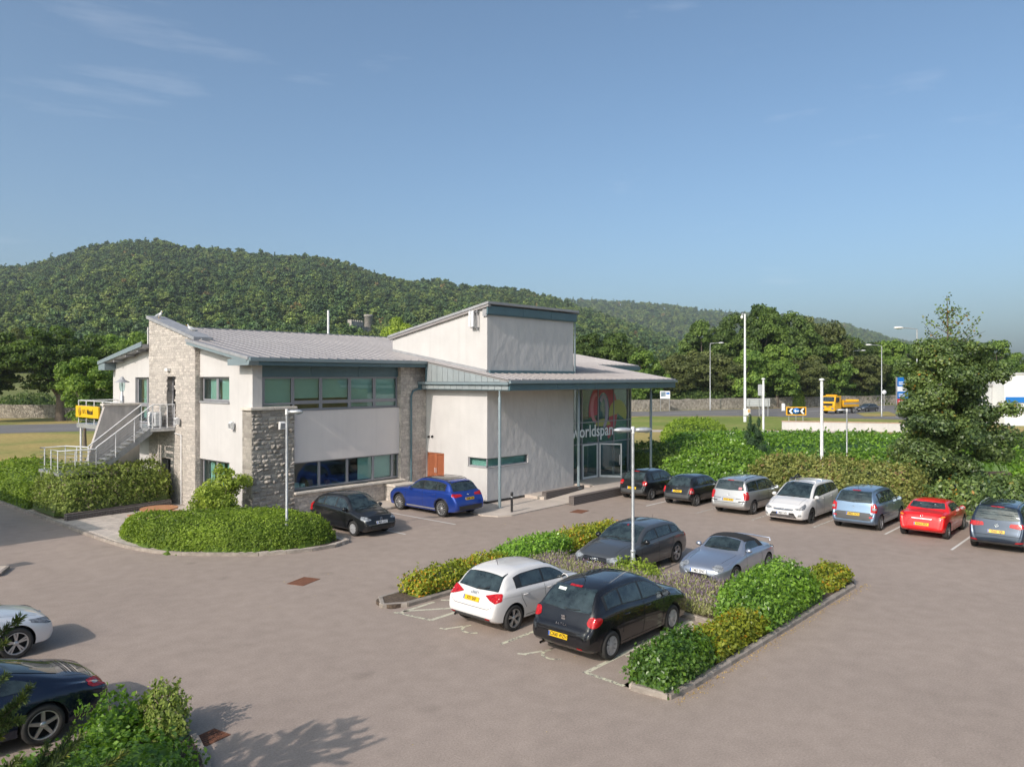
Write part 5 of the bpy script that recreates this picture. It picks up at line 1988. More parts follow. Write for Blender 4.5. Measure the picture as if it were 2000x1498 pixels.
    def mirror(self, x, z, size=(0.10, 0.11, 0.085), mat=None):
        for sg in (1, -1):
            loc, nor = self.on('side' if sg > 0 else 'sideR', x, z)
            if loc is None:
                continue
            y = loc.y + sg * 0.10
            mb = MB()
            mb.ball((0, 0, 0), size[0], size[1], size[2], 12, 8)
            mb.v = [((vx if vx > -size[0] * .25 else -size[0] * .25), vy, vz * (1 - 0.15 * (vy * sg / size[1]))) for vx, vy, vz in mb.v]
            o = mb.build('wing_mirror', mat or self.paint, self.root)
            o.location = (loc.x, y, z + 0.045)
            MB().tube([(0.02, -sg * 0.14, -0.05), (0.0, -sg * 0.03, -0.03)], 0.022, 6).build('stalk', M['trim'], o)
            g = MB().lathe([(0.001, 0), (1, 0)], 14, axis='x', cap=False)
            g.v = [(-size[0] * .25 - 0.003, vy * size[1] * 0.82, vz * size[2] * 0.8) for vx, vy, vz in g.v]
            g.build('mirror_glass', M['mirror'], o)

    def handle(self, xs, z, mat=None):
        for x in xs:
            for sg in (1, -1):
                loc, nor = self.on('side' if sg > 0 else 'sideR', x, z)
                if loc is None:
                    continue
                o = MB().tube([(0.095, 0, 0), (0.06, sg * 0.026, 0.003), (-0.06, sg * 0.026, 0.003), (-0.095, 0, 0)], [0.010, 0.014, 0.014, 0.010], 6).build('door_handle', mat or self.paint, self.root)
                o.location = loc
        return self

    def badge_rings(self, view, z, r=0.038, gap=0.054, mat='chrome', y0=0.0):
        loc, nor = self.on(view, y0, z)
        sg = 1 if view == 'front' else -1
        mb = MB()
        for k in range(4):
            c = (k - 1.5) * gap
            pts = [(0, c + r * math.cos(a), r * math.sin(a)) for a in np.linspace(0, 2 * PI, 17)]
            mb.tube(pts, 0.0055, 5, caps=False)
        o = mb.build('badge', M[mat], self.root)
        o.location = loc + nor * 0.012
        o.rotation_euler = (0, math.atan2(nor.x, max(1e-6, nor.z)) - sg * PI / 2, 0)
        return o

    def badge_disc(self, view, z, r=0.05, mat='chrome', inner=None, y=0.0, star=0, vee=False):
        loc, nor = self.on(view, y, z)
        sg = 1 if view == 'front' else -1
        mb = MB().lathe([(r, 0), (r, 0.008 * sg), (r * .84, 0.011 * sg), (r * .82, 0.004 * sg)], 20, axis='x', cap=False)
        o = mb.build('badge', M[mat], self.root)
        if inner:
            MB().lathe([(0.0005, 0.004 * sg), (r * .83, 0.004 * sg)], 20, axis='x', cap=False).build('badge_field', M[inner], o)
        sp = MB()
        if star:
            for k in range(star):
                a = PI / 2 + 2 * PI * k / star
                sp.tube([(0.008 * sg, 0, 0), (0.008 * sg, r * .85 * math.cos(a), r * .85 * math.sin(a))], [0.009, 0.003], 5)
        if vee:
            for q in ([(-.5, .65), (0, 0.05), (.5, .65)], [(-.72, .3), (-.33, -.65), (0, 0.0), (.33, -.65), (.72, .3)]):
                sp.tube([(0.008 * sg, r * a, r * b) for a, b in q], 0.0055, 5)
        if sp.v:
            sp.build('badge_mark', M[mat], o)
        o.location = loc + nor * 0.006
        o.rotation_euler = (0, math.atan2(nor.x, max(1e-6, nor.z)) - sg * PI / 2, 0)
        return o

    def bar(self, name, pts, r, mat, n=6):
        return MB().tube(pts, r, n).build(name, M[mat] if isinstance(mat, str) else mat, self.root)

    def aerial(self, x, l=0.22, lean=0.5):
        loc, nor = self.on('top', x, 0.0)
        self.bar('aerial', [loc, (loc.x - l * lean, 0, loc.z + l * 0.85)], [0.007, 0.0035], 'black')

    def wiper(self, view, pts, parent=None):
        P = []
        for a, b in pts:
            loc, nor = self.on(view, a, b)
            if loc:
                P.append(loc + nor * 0.02)
        if len(P) > 1:
            self.bar('wiper', P, 0.009, 'black', 5)

    def rails(self, x0, x1, y, h=0.05, mat='black', r=0.014):
        for sg in (1, -1):
            P = []
            for k in range(9):
                x = x0 + (x1 - x0) * k / 8
                loc, nor = self.on('top', x, sg * y)
                P.append((loc.x, loc.y, loc.z + (h if 0 < k < 8 else -0.005)))
            self.bar('roof_rail', P, r, mat)

    def exhaust(self, y, z, r=0.03):
        x = -self.L / 2
        MB().lathe([(r, -0.02), (r, 0.14), (r * 0.85, 0.14), (r * 0.85, -0.015)], 12, (x + 0.02, y, z), 'x', cap=False).build('exhaust', M['chrome'], self.root)

    def windows(self, panes, trim, mat='car_glass', tmat='trim'):
        """side glazing: a dark surround, then each pane"""
        if trim:
            self.skin('window_trim', trim, 'side', tmat, 0.004, 14, 8, r=0.05)
        for p in panes:
            self.skin('side_window', p, 'side', mat, 0.009, 8, 6, r=0.035)

    def place(self, s, t, head, label, cat='car'):
        """s, t: point on the ground midway between the wheels' ends of the body (body centre)"""
        self.root.location = (s, -t, 0.0)
        self.root.rotation_euler = (0, 0, head)
        tag(self.root, label, cat, 'cars parked on the site')

    def place_axle(self, which, s, t, head, label, **k):
        ax = self.fx if which == 'front' else self.rx
        self.place(s - ax * math.cos(head), t + ax * math.sin(head), head, label, **k)


def tin(poly, k=0.022):
    """shrink an outline towards its middle by about k"""
    cx = sum(p[0] for p in poly) / len(poly); cz = sum(p[1] for p in poly) / len(poly)
    out = []
    for x, z in poly:
        d = math.hypot(x - cx, z - cz)
        out.append((cx + (x - cx) * (1 - k / d), cz + (z - cz) * (1 - k / d)))
    return out
def hatch(name, L, W, H, wb, fo, rw, hz, xc, zc, xr, xe, xb, zb, belt, paint, tail=None, nose=None, three=False, tumble=0.36, rim='five', rim_mat='alloy',
          plan=None, pillar=None, quarter=True, handles=None, mirror_mat=None, zbelt_w=0.035, roof=None, glass='car_glass', dz=0.0, bpil=0.5, hipw=0.955, tw=0.20, trim_mat='trim', wtop=0.13, x1=None, rd=0.05):
    top = (nose or [(0, .48), (.02, .56), (.06, .64), (.14, hz - .05), (.30, hz)]) + [(xc * .6, (hz + zc) / 2 + .02), (xc, zc), ((xc + xr) / 2, (zc + H) / 2 + .02), (xr, H - .045), (xr + .45, H - .004)] + \
          (roof or [((xr + xe) / 2 + .25, H)]) + [(xe, H - rd), (xb, zb)] + (tail or [(L - .07, zb - .14), (L - .025, .66), (L, .52)])
    top = sorted(top)
    plan = plan or [(0, .74), (.04, .83), (.14, .91), (.4, .97), (.9, 1.0), (L - 1.0, 1.0), (L - .45, .975), (L - .15, .93), (L - .03, .87), (L, .80)]
    c = Car(name, L, W, H, wb, fo, rw, top, belt, plan, paint, tumble=tumble, rim=rim, rim_mat=rim_mat, hipw=hipw, tw=tw)
    B = c.B
    # windscreen
    def half(x, z=None):
        zt = c.T(x) if z is None else z
        return W / 2 * c.PL(x) * (hipw - .03) - tumble * max(0, zt - B(x))
    n = 7
    xa, xz = xc + .045, xr + .03
    side = [(xa + (xz - xa) * k / (n - 1), max(.2, half(xa + (xz - xa) * k / (n - 1)) - .075)) for k in range(n)]
    base = side[0][1]
    poly = [(xa - .06, -base * .5), (xa - .075, 0), (xa - .06, base * .5)] + [(x, y) for x, y in side] + [(xz - .02, side[-1][1] * .5), (xz - .03, 0), (xz - .02, -side[-1][1] * .5)] + [(x, -y) for x, y in reversed(side)]
    c.skin('windscreen', poly, 'top', glass, .006, 14, 10, axis=0, r=0.0)
    for y0, y1 in ((-.55, .02), (.02, .55)):
        c.wiper('top', [(xa + .0, y0), (xa + .05, (y0 + y1) / 2), (xa + .06, y1)])
    # rear screen
    if xb - xe > 0.02:
        z0, z1 = zb + .045, H - .10
        xm = (xe + xb) / 2
        def hz_(z):
            f = (z - zb) / (H - .05 - zb)
            x = xb + (xe - xb) * f
            return W / 2 * c.PL(min(x, L - .3)) * (hipw - .03) - tumble * (z - B(x)) - .085
        sp = [(hz_(z0 + (z1 - z0) * k / 5), z0 + (z1 - z0) * k / 5) for k in range(6)]
        c.rear_poly = sp
        c.skin('rear_window', [(y, z) for y, z in sp] + [(0, z1 + .012)] + [(-y, z) for y, z in reversed(sp)] + [(0, z0 - .02)], 'rear', glass, .006, 14, 8, r=0.03)
    # side glass
    zA = lambda x: B(x) + zbelt_w
    def zr_(x):
        return min(c.T(x) - wtop, H - wtop)
    x0 = xc + .16
    x1 = x1 or (xb - .22 if quarter else xe - .05)
    k = 12
    xs = [x0 + (x1 - x0) * i / k for i in range(k + 1)]
    upper = [(x, max(zA(x) + .012, zr_(x))) for x in xs]
    lower = [(x, zA(x)) for x in xs]
    # rear edge leans: clip the last part
    trim = lower + list(reversed(upper))
    pil = pillar or [x0 + (x1 - x0) * f for f in ((.62,) if three else (.46, .82))]
    cuts = [x0 + .05] + pil + [x1 - .04]
    panes = []
    for i in range(len(cuts) - 1):
        a, b = cuts[i] + (.035 if i else 0), cuts[i + 1] - .035
        if b - a < .08:
            continue
        m = 8
        q = [a + (b - a) * j / m for j in range(m + 1)]
        lo = [(x, zA(x) + .02) for x in q]
        hi = [(x, max(zA(x) + .03, zr_(x) - .025)) for x in q]
        panes.append(lo + list(reversed(hi)))
    c.trim_poly, c.panes = trim, panes
    c.skin('window_trim', trim, 'side', trim_mat, .004, 8, 16, axis=0, r=0.0)
    for p in panes:
        c.skin('side_window', p, 'side', glass, .009, 6, 12, axis=0, r=0.0)
    # door joints
    sill = .30
    xf = L / 2 - c.fx + rw + .13
    xrr = L / 2 - c.rx - rw
    for i, x in enumerate([xf] + pil[:1 if three else 2]):
        if i == 2 and not three:
            x = min(x, xrr + .1)
            c.line([(x + .05, B(x) + .02), (x + .02, .75), (xrr - .12, .5)], 'side')
            continue
        c.line([(x, B(x) + .0), (x - .01, .6), (x + .03, sill)], 'side')
    c.line([(xf + .03, sill), ((pil[0] if three else xrr - .12), sill + .01)], 'side')
    hx = handles or ([pil[0] - .2] if three else [pil[0] - .18, min(pil[1] - .12, xrr + .12)])
    c.handle(hx, B(hx[0]) - .10)
    c.mirror(xc + .33, B(xc + .33) + .02, mat=mirror_mat or paint)
    # bonnet and tailgate joints
    yb = W / 2 * .70
    c.line([(xc - .02, -yb), (.32, -yb * .92)], 'top', .010)
    c.line([(xc - .02, yb), (.32, yb * .92)], 'top', .010)
    return c


WHITE = carpaint('paint_white', (0.66, 0.64, 0.625), 0, .3)
BLACKP = carpaint('paint_black', (0.006, 0.006, 0.008), 0, .25)
BLACKB = carpaint('paint_black_faded', (0.012, 0.013, 0.015), .2, .3)
GREYD = carpaint('paint_nardo_grey', (0.095, 0.10, 0.105), .5, .32)
SILVERB = carpaint('paint_silver_blue', (0.40, 0.43, 0.50), .75, .32)
SILVER = carpaint('paint_silver', (0.47, 0.46, 0.45), .7, .34)
BLUEP = carpaint('paint_blue', (0.012, 0.05, 0.30), .45, .3)
STEEL = carpaint('paint_steel_blue', (0.18, 0.26, 0.37), .6, .33)
REDP = carpaint('paint_red', (0.72, 0.012, 0.014), 0, .28)
NAVY = carpaint('paint_navy', (0.022, 0.035, 0.06), .5, .3)
MIDB = carpaint('paint_midnight_blue', (0.005, 0.012, 0.032), .4, .25)
SILW = carpaint('paint_silver_white', (0.66, 0.67, 0.69), .25, .32)

HEAD_S, HEAD_W, HEAD_P, HEAD_M = 0.0, PI, PI / 2, -PI / 2   # +s, -s, towards the wall (-t), out from the wall (+t)


def tail_lamps(c, poly, ang=28, mat='lamp_red', **k):
    return c.skin('tail_light', poly, 'rear_c', mat, .008, 8, 6, ang=R(ang), r=k.get('r', .03))


def head_lamps(c, poly, ang=30, mat='lamp_clear', **k):
    return c.skin('headlight', poly, 'front_c', mat, .008, 8, 6, ang=R(ang), r=k.get('r', .03))


# ---- white small hatchback (near bays, tail to the camera)
c = hatch('parked_car', 3.954, 1.746, 1.422, 2.469, .80, .315, .80, 1.02, .985, 1.75, 3.32, 3.72, .93, [(0, .62), (.6, .78), (1.1, .88), (2.2, .93), (3.3, .965), (3.9, .92)], WHITE,
          rim='double5', tail=[(3.80, .86), (3.88, .80), (3.93, .62), (3.954, .50)], pillar=[2.12, 2.98], tumble=.40, hipw=.95, x1=3.16, rd=.10)
tail_lamps(c, [(.40, .87), (.72, .95), (.86, .955), (.86, .80), (.72, .755), (.56, .80)], 24)
c.skin('bumper_insert', [(-.62, .285), (.62, .285), (.66, .40), (-.66, .40)], 'rear', 'trim_grey', .006, 12, 3)
for y in (-.58, .58):
    c.skin('reflector', [(y - .07, .36), (y + .07, .36), (y + .07, .395), (y - .07, .395)], 'rear', 'lamp_red', .010, 3, 2, r=.01)
c.skin('bumper_trim', [(-.60, .265), (.60, .265), (.64, .29), (-.64, .29)], 'rear', 'alloy', .009, 12, 2, r=0)
c.line([(-.70, .77), (-.66, .66), (-.55, .60), (.55, .60), (.66, .66), (.70, .77)], 'rear', .010)
c.plate('rear', .775, 'V21 SAF')
c.badge_rings('rear', .885, .036, .052)
c.wiper('rear', [(0, .975), (-.2, .99), (-.36, 1.03)])
c.aerial(2.95, .24, .3)
head_lamps(c, [(.40, .62), (.80, .70), (.80, .60), (.45, .54)])
c.exhaust(.52, .30)
c.skin('spoiler', [(3.20, -.56), (3.36, -.54), (3.36, .54), (3.20, .56)], 'top', WHITE, .022, 8, 3, axis=0, r=.02)
c.line([(1.2, .80), (2.2, .835), (3.7, .86)], 'side', .012, WHITE, .006, 'shoulder_crease')
c.place_axle('rear', -10.30, 16.83, HEAD_S, 'white five-door hatchback with twin-spoke alloys parked beside the black hatchback')

# ---- black tall hatchback (near bays)
c = hatch('parked_car', 4.282, 1.768, 1.568, 2.578, .93, .315, .90, 1.02, 1.055, 1.95, 3.62, 4.06, 1.02, [(0, .66), (.6, .84), (1.1, .94), (2.2, 1.00), (3.3, 1.07), (4.2, 1.0)], BLACKP,
          rim='hubcap', rim_mat='hubcap', tail=[(4.15, .80), (4.235, .72), (4.27, .58), (4.282, .48)], pillar=[2.22, 3.05], tumble=.42, nose=[(0, .48), (.02, .58), (.06, .68), (.14, .80), (.30, .88)], x1=3.66, rd=.07)
tail_lamps(c, [(.58, .86), (.66, 1.02), (.90, 1.0), (.95, .93), (.86, .83), (.66, .80)], 40, r=.06)
c.plate('rear', .545, 'CX60 WZN', y=.02)
c.line([(-.66, .98), (-.68, .78), (-.58, .67), (.58, .67), (.68, .78), (.66, .98)], 'rear', .012)
c.line([(-.86, .66), (-.5, .615), (.5, .615), (.86, .66)], 'rear', .012)
c.wiper('rear', [(0, 1.06), (-.2, 1.075), (-.38, 1.10)])
loc, nor = c.on('rear', 0, .89)
sb = MB()
for q in ([(.05, .055), (-.045, .055), (-.045, .015), (.05, .015)], [(.05, -.0), (.05, -.04), (-.05, -.04), (-.05, -.0)]):
    sb.prism([(0, y, z) for y, z in q], (-.008, 0, 0))
o = sb.build('badge', M['chrome'], c.root); o.location = loc + nor * .008
me = text_mesh('A L T E A', M['chrome'], .075, .003, 1.0, .001)
o = obj('model_lettering', me, c.root); o.location = Vector(c.on('rear', 0, .77)[0]) + Vector((-.02, 0, 0)); o.rotation_euler = (R(80), 0, R(-90))
c.skin('brake_light', [(-.16, 1.475), (.16, 1.475), (.16, 1.50), (-.16, 1.50)], 'rear', 'lamp_red', .012, 6, 2, r=0)
c.skin('sticker', [(.18, 1.38), (.40, 1.38), (.40, 1.43), (.18, 1.43)], 'rear', 'blind', .012, 4, 2, r=0)
c.skin('reflector', [(-.62, .34), (-.48, .34), (-.48, .38), (-.62, .38)], 'rear', 'lamp_red', .010, 3, 2, r=.01)
c.aerial(3.3, .3, .75)
c.exhaust(.52, .27)
c.line([(1.35, .62), (2.4, .80), (3.4, .93), (3.9, .95)], 'side', .016, BLACKP, .007, 'shoulder_crease')
head_lamps(c, [(.42, .72), (.80, .86), (.82, .72), (.48, .62)])
c.place_axle('rear', -10.30, 19.66, HEAD_S, 'black five-door hatchback with grey wheel trims parked nearest the camera')

# ---- dark grey hatchback (far bays, nose to the camera)
c = hatch('parked_car', 4.31, 1.785, 1.43, 2.637, .87, .33, .80, 1.22, 1.0, 1.98, 3.62, 4.05, .98, [(0, .62), (.6, .76), (1.2, .90), (2.4, .95), (3.5, .985), (4.25, .93)], GREYD,
          rim='star', rim_mat='alloy', pillar=[2.35, 3.2], tumble=.40, mirror_mat=M['black_gloss'], nose=[(0, .46), (.02, .56), (.05, .64), (.12, .72), (.30, .79)], tail=[(4.2, .86), (4.28, .66), (4.31, .52)], x1=3.70, rd=.09)
head_lamps(c, [(.40, .655), (.78, .73), (.86, .70), (.84, .60), (.60, .565), (.46, .59)], 28, 'lamp_clear')
c.skin('grille', [(-.40, .66), (.40, .66), (.46, .55), (.30, .33), (-.30, .33), (-.46, .55)], 'front', 'black_gloss', .007, 10, 6)
for sg in (1, -1):
    c.skin('air_intake', [(sg * .52, .43), (sg * .78, .47), (sg * .74, .30), (sg * .50, .30)], 'front', 'black', .007, 4, 3)
c.badge_rings('front', .60, .040, .058)
c.plate('front', .44, 'KM67 RVO')
tail_lamps(c, [(.52, .86), (.70, .95), (.88, .95), (.88, .82), (.70, .78)], 30)
c.aerial(3.35, .12, .4)
c.skin('air_freshener', [(1.86, -.03), (1.93, -.03), (1.93, .03), (1.86, .03)], 'top', 'lamp_red', .011, 2, 2, r=.01)
c.line([(.95, .78), (2.2, .83), (4.0, .86)], 'side', .012, GREYD, .006, 'shoulder_crease')
c.place_axle('rear', -1.55, 16.25, HEAD_W, 'dark grey hatchback with multi-spoke alloys facing the lavender bed')

# ---- silver roadster with black soft top
L_ = 3.955
c = Car('parked_car', L_, 1.68, 1.225, 2.265, .79, .295,
        [(0, .42), (.02, .50), (.07, .58), (.25, .665), (.7, .76), (1.28, .845), (1.42, .93), (1.78, 1.17), (1.95, 1.215), (2.25, 1.225), (2.55, 1.19), (2.85, 1.0), (2.98, .885), (3.1, .86), (3.5, .845), (3.8, .79), (3.9, .66), (L_, .48)],
        [(0, .5), (.6, .68), (1.3, .80), (2.4, .83), (3.2, .81), (3.9, .68)],
        [(0, .52), (.03, .66), (.10, .79), (.28, .91), (.6, .98), (1.1, 1.0), (1.9, .985), (2.7, 1.0), (3.3, .97), (3.65, .88), (3.86, .76), (L_, .58)],
        SILVERB, tumble=.42, rim='five', crown=.05, hipw=.93)
c.skin('windscreen', [(1.36, -.30), (1.345, 0), (1.36, .30), (1.42, .56), (1.62, .53), (1.80, .49), (1.82, 0), (1.80, -.49), (1.62, -.53), (1.42, -.56)], 'top', 'car_glass', .008, 12, 8, axis=0, r=0)
c.skin('soft_top', [(1.86, -.56), (1.85, 0), (1.86, .56), (2.3, .60), (2.7, .60), (2.93, .58), (2.97, .3), (2.98, 0), (2.97, -.3), (2.93, -.58), (2.7, -.60), (2.3, -.60)], 'top', 'soft_top', .012, 12, 10, axis=0, r=0)
c.skin('soft_top', [(1.80, 1.10), (1.95, 1.17), (2.5, 1.15), (2.95, .90), (2.72, .885), (2.50, .90), (2.42, 1.07), (2.1, 1.10)], 'side', 'soft_top', .010, 8, 8, axis=0, r=0)
c.skin('side_window', [(1.62, .895), (1.78, 1.04), (1.95, 1.10), (2.40, 1.08), (2.50, .90)], 'side', 'car_glass', .008, 6, 6, axis=0, r=.02)
head_lamps(c, [(.36, .60), (.58, .665), (.72, .62), (.70, .52), (.50, .49)], 34, r=.06)
c.skin('air_intake', [(-.34, .40), (.34, .40), (.28, .28), (-.28, .28)], 'front', 'black', .006, 8, 4, r=.05)
c.plate('front', .47, 'T462 GNC')
c.mirror(1.62, .86, (.085, .10, .07))
c.line([(1.5, .83), (1.48, .5), (1.52, .28)], 'side'); c.line([(2.52, .83), (2.55, .55), (2.45, .28)], 'side'); c.line([(1.52, .28), (2.45, .28)], 'side')
c.handle([2.42], .74)
c.line([(1.25, -.60), (.45, -.52)], 'top', .010); c.line([(1.25, .60), (.45, .52)], 'top', .010)
c.bar('spoiler', [(-1.66, .62, .86), (-1.68, .60, .955), (-1.70, 0, .97), (-1.68, -.60, .955), (-1.66, -.62, .86)], .022, SILVERB)
tail_lamps(c, [(.40, .62), (.46, .72), (.64, .73), (.66, .62)], 35, r=.05)
c.wiper('top', [(1.40, -.5), (1.42, -.2), (1.40, .05)]); c.wiper('top', [(1.40, .0), (1.42, .25), (1.41, .5)])
c.place_axle('rear', -.72, 19.08, HEAD_W, 'silver-blue two-seat roadster with a black fabric roof')

# ---- back row, left to right ------------------------------------------------
# black three-door hatch
c = hatch('parked_car', 3.916, 1.65, 1.467, 2.465, .80, .30, .84, .98, .99, 1.78, 3.42, 3.74, .97, [(0, .62), (.6, .80), (1.1, .90), (2.4, .94), (3.8, .95)], BLACKB, three=True, rim='seven', tumble=.33, tail=[(3.83, .74), (3.89, .64), (3.916, .5)], x1=3.12, rd=.07)
tail_lamps(c, [(.56, .76), (.56, .97), (.80, .97), (.80, .76)], 25, r=.09)
for sg in (1, -1):
    c.skin('tail_lens', [(sg * .60, .80), (sg * .68, .80), (sg * .68, .84), (sg * .60, .84)], 'rear', 'lamp_clear', .016, 3, 3, r=.03)
c.plate('rear', .615, 'LX06 JVA'); c.badge_disc('rear', .83, .05, vee=True)
c.skin('brake_light', [(-.14, 1.385), (.14, 1.385), (.14, 1.41), (-.14, 1.41)], 'rear', 'lamp_red', .012, 6, 2, r=0)
c.skin('bumper', [(-.76, .36), (.76, .36), (.78, .56), (-.78, .56)], 'rear', 'trim_grey', .004, 12, 3, r=.02)
c.aerial(3.2, .2, .9); c.wiper('rear', [(0, 1.01), (.2, 1.02), (.36, 1.05)])
head_lamps(c, [(.4, .64), (.7, .72), (.72, .58), (.42, .55)])
c.place_axle('rear', 9.0, 8.88, HEAD_S, 'black three-door hatchback at the entrance end of the parked row')
# black three-door hatch, round
c = hatch('parked_car', 3.812, 1.64, 1.417, 2.472, .76, .285, .80, .95, .95, 1.72, 3.25, 3.66, .90, [(0, .6), (.6, .76), (1.1, .86), (2.4, .90), (3.7, .88)], BLACKB, three=True, rim='five', tumble=.40, tail=[(3.74, .72), (3.79, .60), (3.812, .46)], x1=3.05, rd=.09)
tail_lamps(c, [(.58, .62), (.62, .86), (.72, .90), (.80, .80), (.82, .62)], 34, r=.04)
c.skin('tail_lens', [(.66, .66), (.77, .66), (.76, .76), (.68, .76)], 'rear_c', 'lamp_clear', .016, 3, 3, ang=R(34), r=.02)
c.plate('rear', .70, 'LP54 JUJ'); c.badge_disc('rear', .83, .035)
c.skin('bumper', [(-.75, .34), (.75, .34), (.78, .57), (-.78, .57)], 'rear', 'trim_grey', .004, 12, 3, r=.02)
c.skin('side_moulding', [(1.25, .50), (2.75, .52), (2.75, .57), (1.25, .55)], 'side', 'trim_grey', .012, 10, 2, r=.01)
c.aerial(3.15, .12, .2); c.wiper('rear', [(0, .94), (-.2, .96), (-.36, .99)])
head_lamps(c, [(.4, .6), (.7, .68), (.72, .55), (.42, .52)])
c.place_axle('rear', 8.9, 11.43, HEAD_S, 'black three-door hatchback between the silver estate and the other black hatchback')
# silver people carrier with roof rails
c = hatch('parked_car', 4.467, 1.801, 1.60, 2.703, .93, .315, .88, 1.0, 1.03, 1.85, 4.05, 4.27, 1.06, [(0, .66), (.6, .84), (1.1, .94), (2.4, .99), (4.3, 1.04)], SILVER, rim='seven', tumble=.30, pillar=[2.15, 3.15], tail=[(4.36, .80), (4.44, .64), (4.467, .5)], x1=4.08, rd=.05)
tail_lamps(c, [(.66, .70), (.66, 1.02), (.86, 1.06), (.92, .86), (.90, .70)], 32, r=.03)
c.plate('rear', .68, 'DN07 RXB'); c.badge_disc('rear', .90, .048)
c.skin('plate_recess', [(-.36, .60), (.36, .60), (.36, .76), (-.36, .76)], 'rear', 'alloy', .006, 6, 3, r=.02)
c.line([(-.72, .74), (.72, .74)], 'rear', .018); c.line([(-.80, .56), (.80, .56)], 'rear', .014)
for sg in (1, -1):
    c.skin('bumper_strip', [(sg * .50, .60), (sg * .84, .62), (sg * .84, .67), (sg * .50, .65)], 'rear', 'trim_grey', .012, 5, 2, r=.01)
c.skin('sticker', [(-.58, 1.13), (-.42, 1.13), (-.42, 1.24), (-.58, 1.24)], 'rear', 'film_pink', .011, 3, 3, r=.02)
c.rails(1.95, 3.95, .56, .045, 'black'); c.aerial(3.7, .1, .5)
c.skin('brake_light', [(-.14, 1.50), (.14, 1.50), (.14, 1.525), (-.14, 1.525)], 'rear', 'lamp_red', .012, 6, 2, r=0)
c.skin('side_moulding', [(1.4, .55), (3.6, .56), (3.6, .61), (1.4, .60)], 'side', 'trim_grey', .012, 12, 2, r=.01)
head_lamps(c, [(.4, .68), (.78, .80), (.80, .66), (.44, .58)])
c.place_axle('rear', 8.6, 14.33, HEAD_S, 'silver people carrier with black roof rails parked beside the white one')
# white people carrier facing out, roof bars
c = hatch('parked_car', 4.46, 1.79, 1.60, 2.78, .93, .32, .86, 1.02, 1.04, 1.98, 4.0, 4.28, 1.08, [(0, .64), (.6, .82), (1.1, .96), (2.4, 1.03), (4.3, 1.10)], WHITE, rim='five', rim_mat='alloy_dark', tumble=.33, pillar=[2.35, 3.3])
head_lamps(c, [(.40, .66), (.62, .74), (.90, .86), (.93, .78), (.80, .66), (.55, .60)], 36, 'lamp_dark')
c.skin('grille', [(-.44, .655), (.44, .655), (.40, .585), (-.40, .585)], 'front', 'black', .008, 10, 3, r=.02)
c.skin('grille_bar', [(-.42, .635), (.42, .635), (.42, .615), (-.42, .615)], 'front', 'chrome', .012, 10, 2, r=0)
c.skin('lower_grille', [(-.46, .50), (.46, .50), (.58, .30), (-.58, .30)], 'front', 'black', .008, 10, 4, r=.03)
for z in (.34, .39):
    c.skin('grille_bar', [(-.50, z), (.50, z), (.49, z + .018), (-.49, z + .018)], 'front', 'chrome', .014, 10, 2, r=0)
for sg in (1, -1):
    c.skin('fog_light', [(sg * .63, .36), (sg * .76, .38), (sg * .76, .46), (sg * .63, .46)], 'front', 'lamp_clear', .010, 3, 3, r=.04)
c.plate('front', .475, 'MJ02 NEY'); c.badge_disc('front', .63, .06, star=0)
for x in (2.15, 2.85):
    l1, _ = c.on('top', x, .50); l2, _ = c.on('top', x, -.50)
    c.bar('roof_bar', [(l1.x, .60, l1.z - .03), (l1.x, .56, l1.z + .07), (l1.x, -.56, l1.z + .07), (l1.x, -.60, l1.z - .03)], .020, 'alloy')
l1, _ = c.on('top', 2.5, -.42)
bk = MB().box(-.52, .60, -.05, .05, .09, .14).tube([(-.4, 0, .14), (-.15, .0, .24), (.1, 0, .16)], .025, 6).build('bike_carrier', M['black'], c.root); bk.location = l1
tail_lamps(c, [(.6, .8), (.64, 1.0), (.88, 1.02), (.88, .8)], 32)
c.place_axle('front', 8.22, 17.05, HEAD_W, 'white people carrier with roof bars, the only car of the row facing out')
# steel-blue mini people carrier
c = hatch('parked_car', 4.26, 1.81, 1.62, 2.685, .84, .31, .90, .98, 1.06, 1.78, 3.72, 4.10, 1.08, [(0, .66), (.6, .86), (1.1, .97), (2.4, 1.02), (4.1, 1.06)], STEEL, rim='five', rim_mat='hubcap', tumble=.33, pillar=[2.1, 2.95], tail=[(4.16, .78), (4.235, .60), (4.26, .46)], x1=3.62, rd=.07)
tail_lamps(c, [(.62, .76), (.64, 1.04), (.80, 1.12), (.88, .98), (.86, .76)], 30, r=.03)
c.skin('tail_lens', [(.68, .86), (.82, .86), (.83, .95), (.69, .95)], 'rear_c', 'lamp_clear', .016, 4, 3, ang=R(30), r=.01)
c.skin('bumper', [(-.80, .44), (.80, .44), (.82, .62), (.62, .74), (-.62, .74), (-.82, .62)], 'rear', 'trim_grey', .006, 12, 5, r=.03)
c.plate('rear', .655, 'NM55 NOU'); c.badge_disc('rear', .95, .035)
for sg in (1, -1):
    c.skin('reflector', [(sg * .62, .545), (sg * .76, .55), (sg * .76, .61), (sg * .62, .605)], 'rear', 'lamp_red', .012, 3, 2, r=.02)
c.skin('brake_light', [(-.16, 1.535), (.16, 1.535), (.16, 1.56), (-.16, 1.56)], 'rear', 'lamp_red', .012, 6, 2, r=0)
c.skin('side_moulding', [(1.4, .56), (3.4, .58), (3.4, .62), (1.4, .60)], 'side', 'alloy', .012, 12, 2, r=.01)
c.aerial(3.55, .16, .1); c.wiper('rear', [(0, 1.12), (.2, 1.13), (.34, 1.16)])
head_lamps(c, [(.4, .70), (.78, .84), (.80, .68), (.44, .60)])
c.place_axle('rear', 8.62, 19.67, HEAD_S, 'steel-blue people carrier with a dark lower tailgate in the parked row')
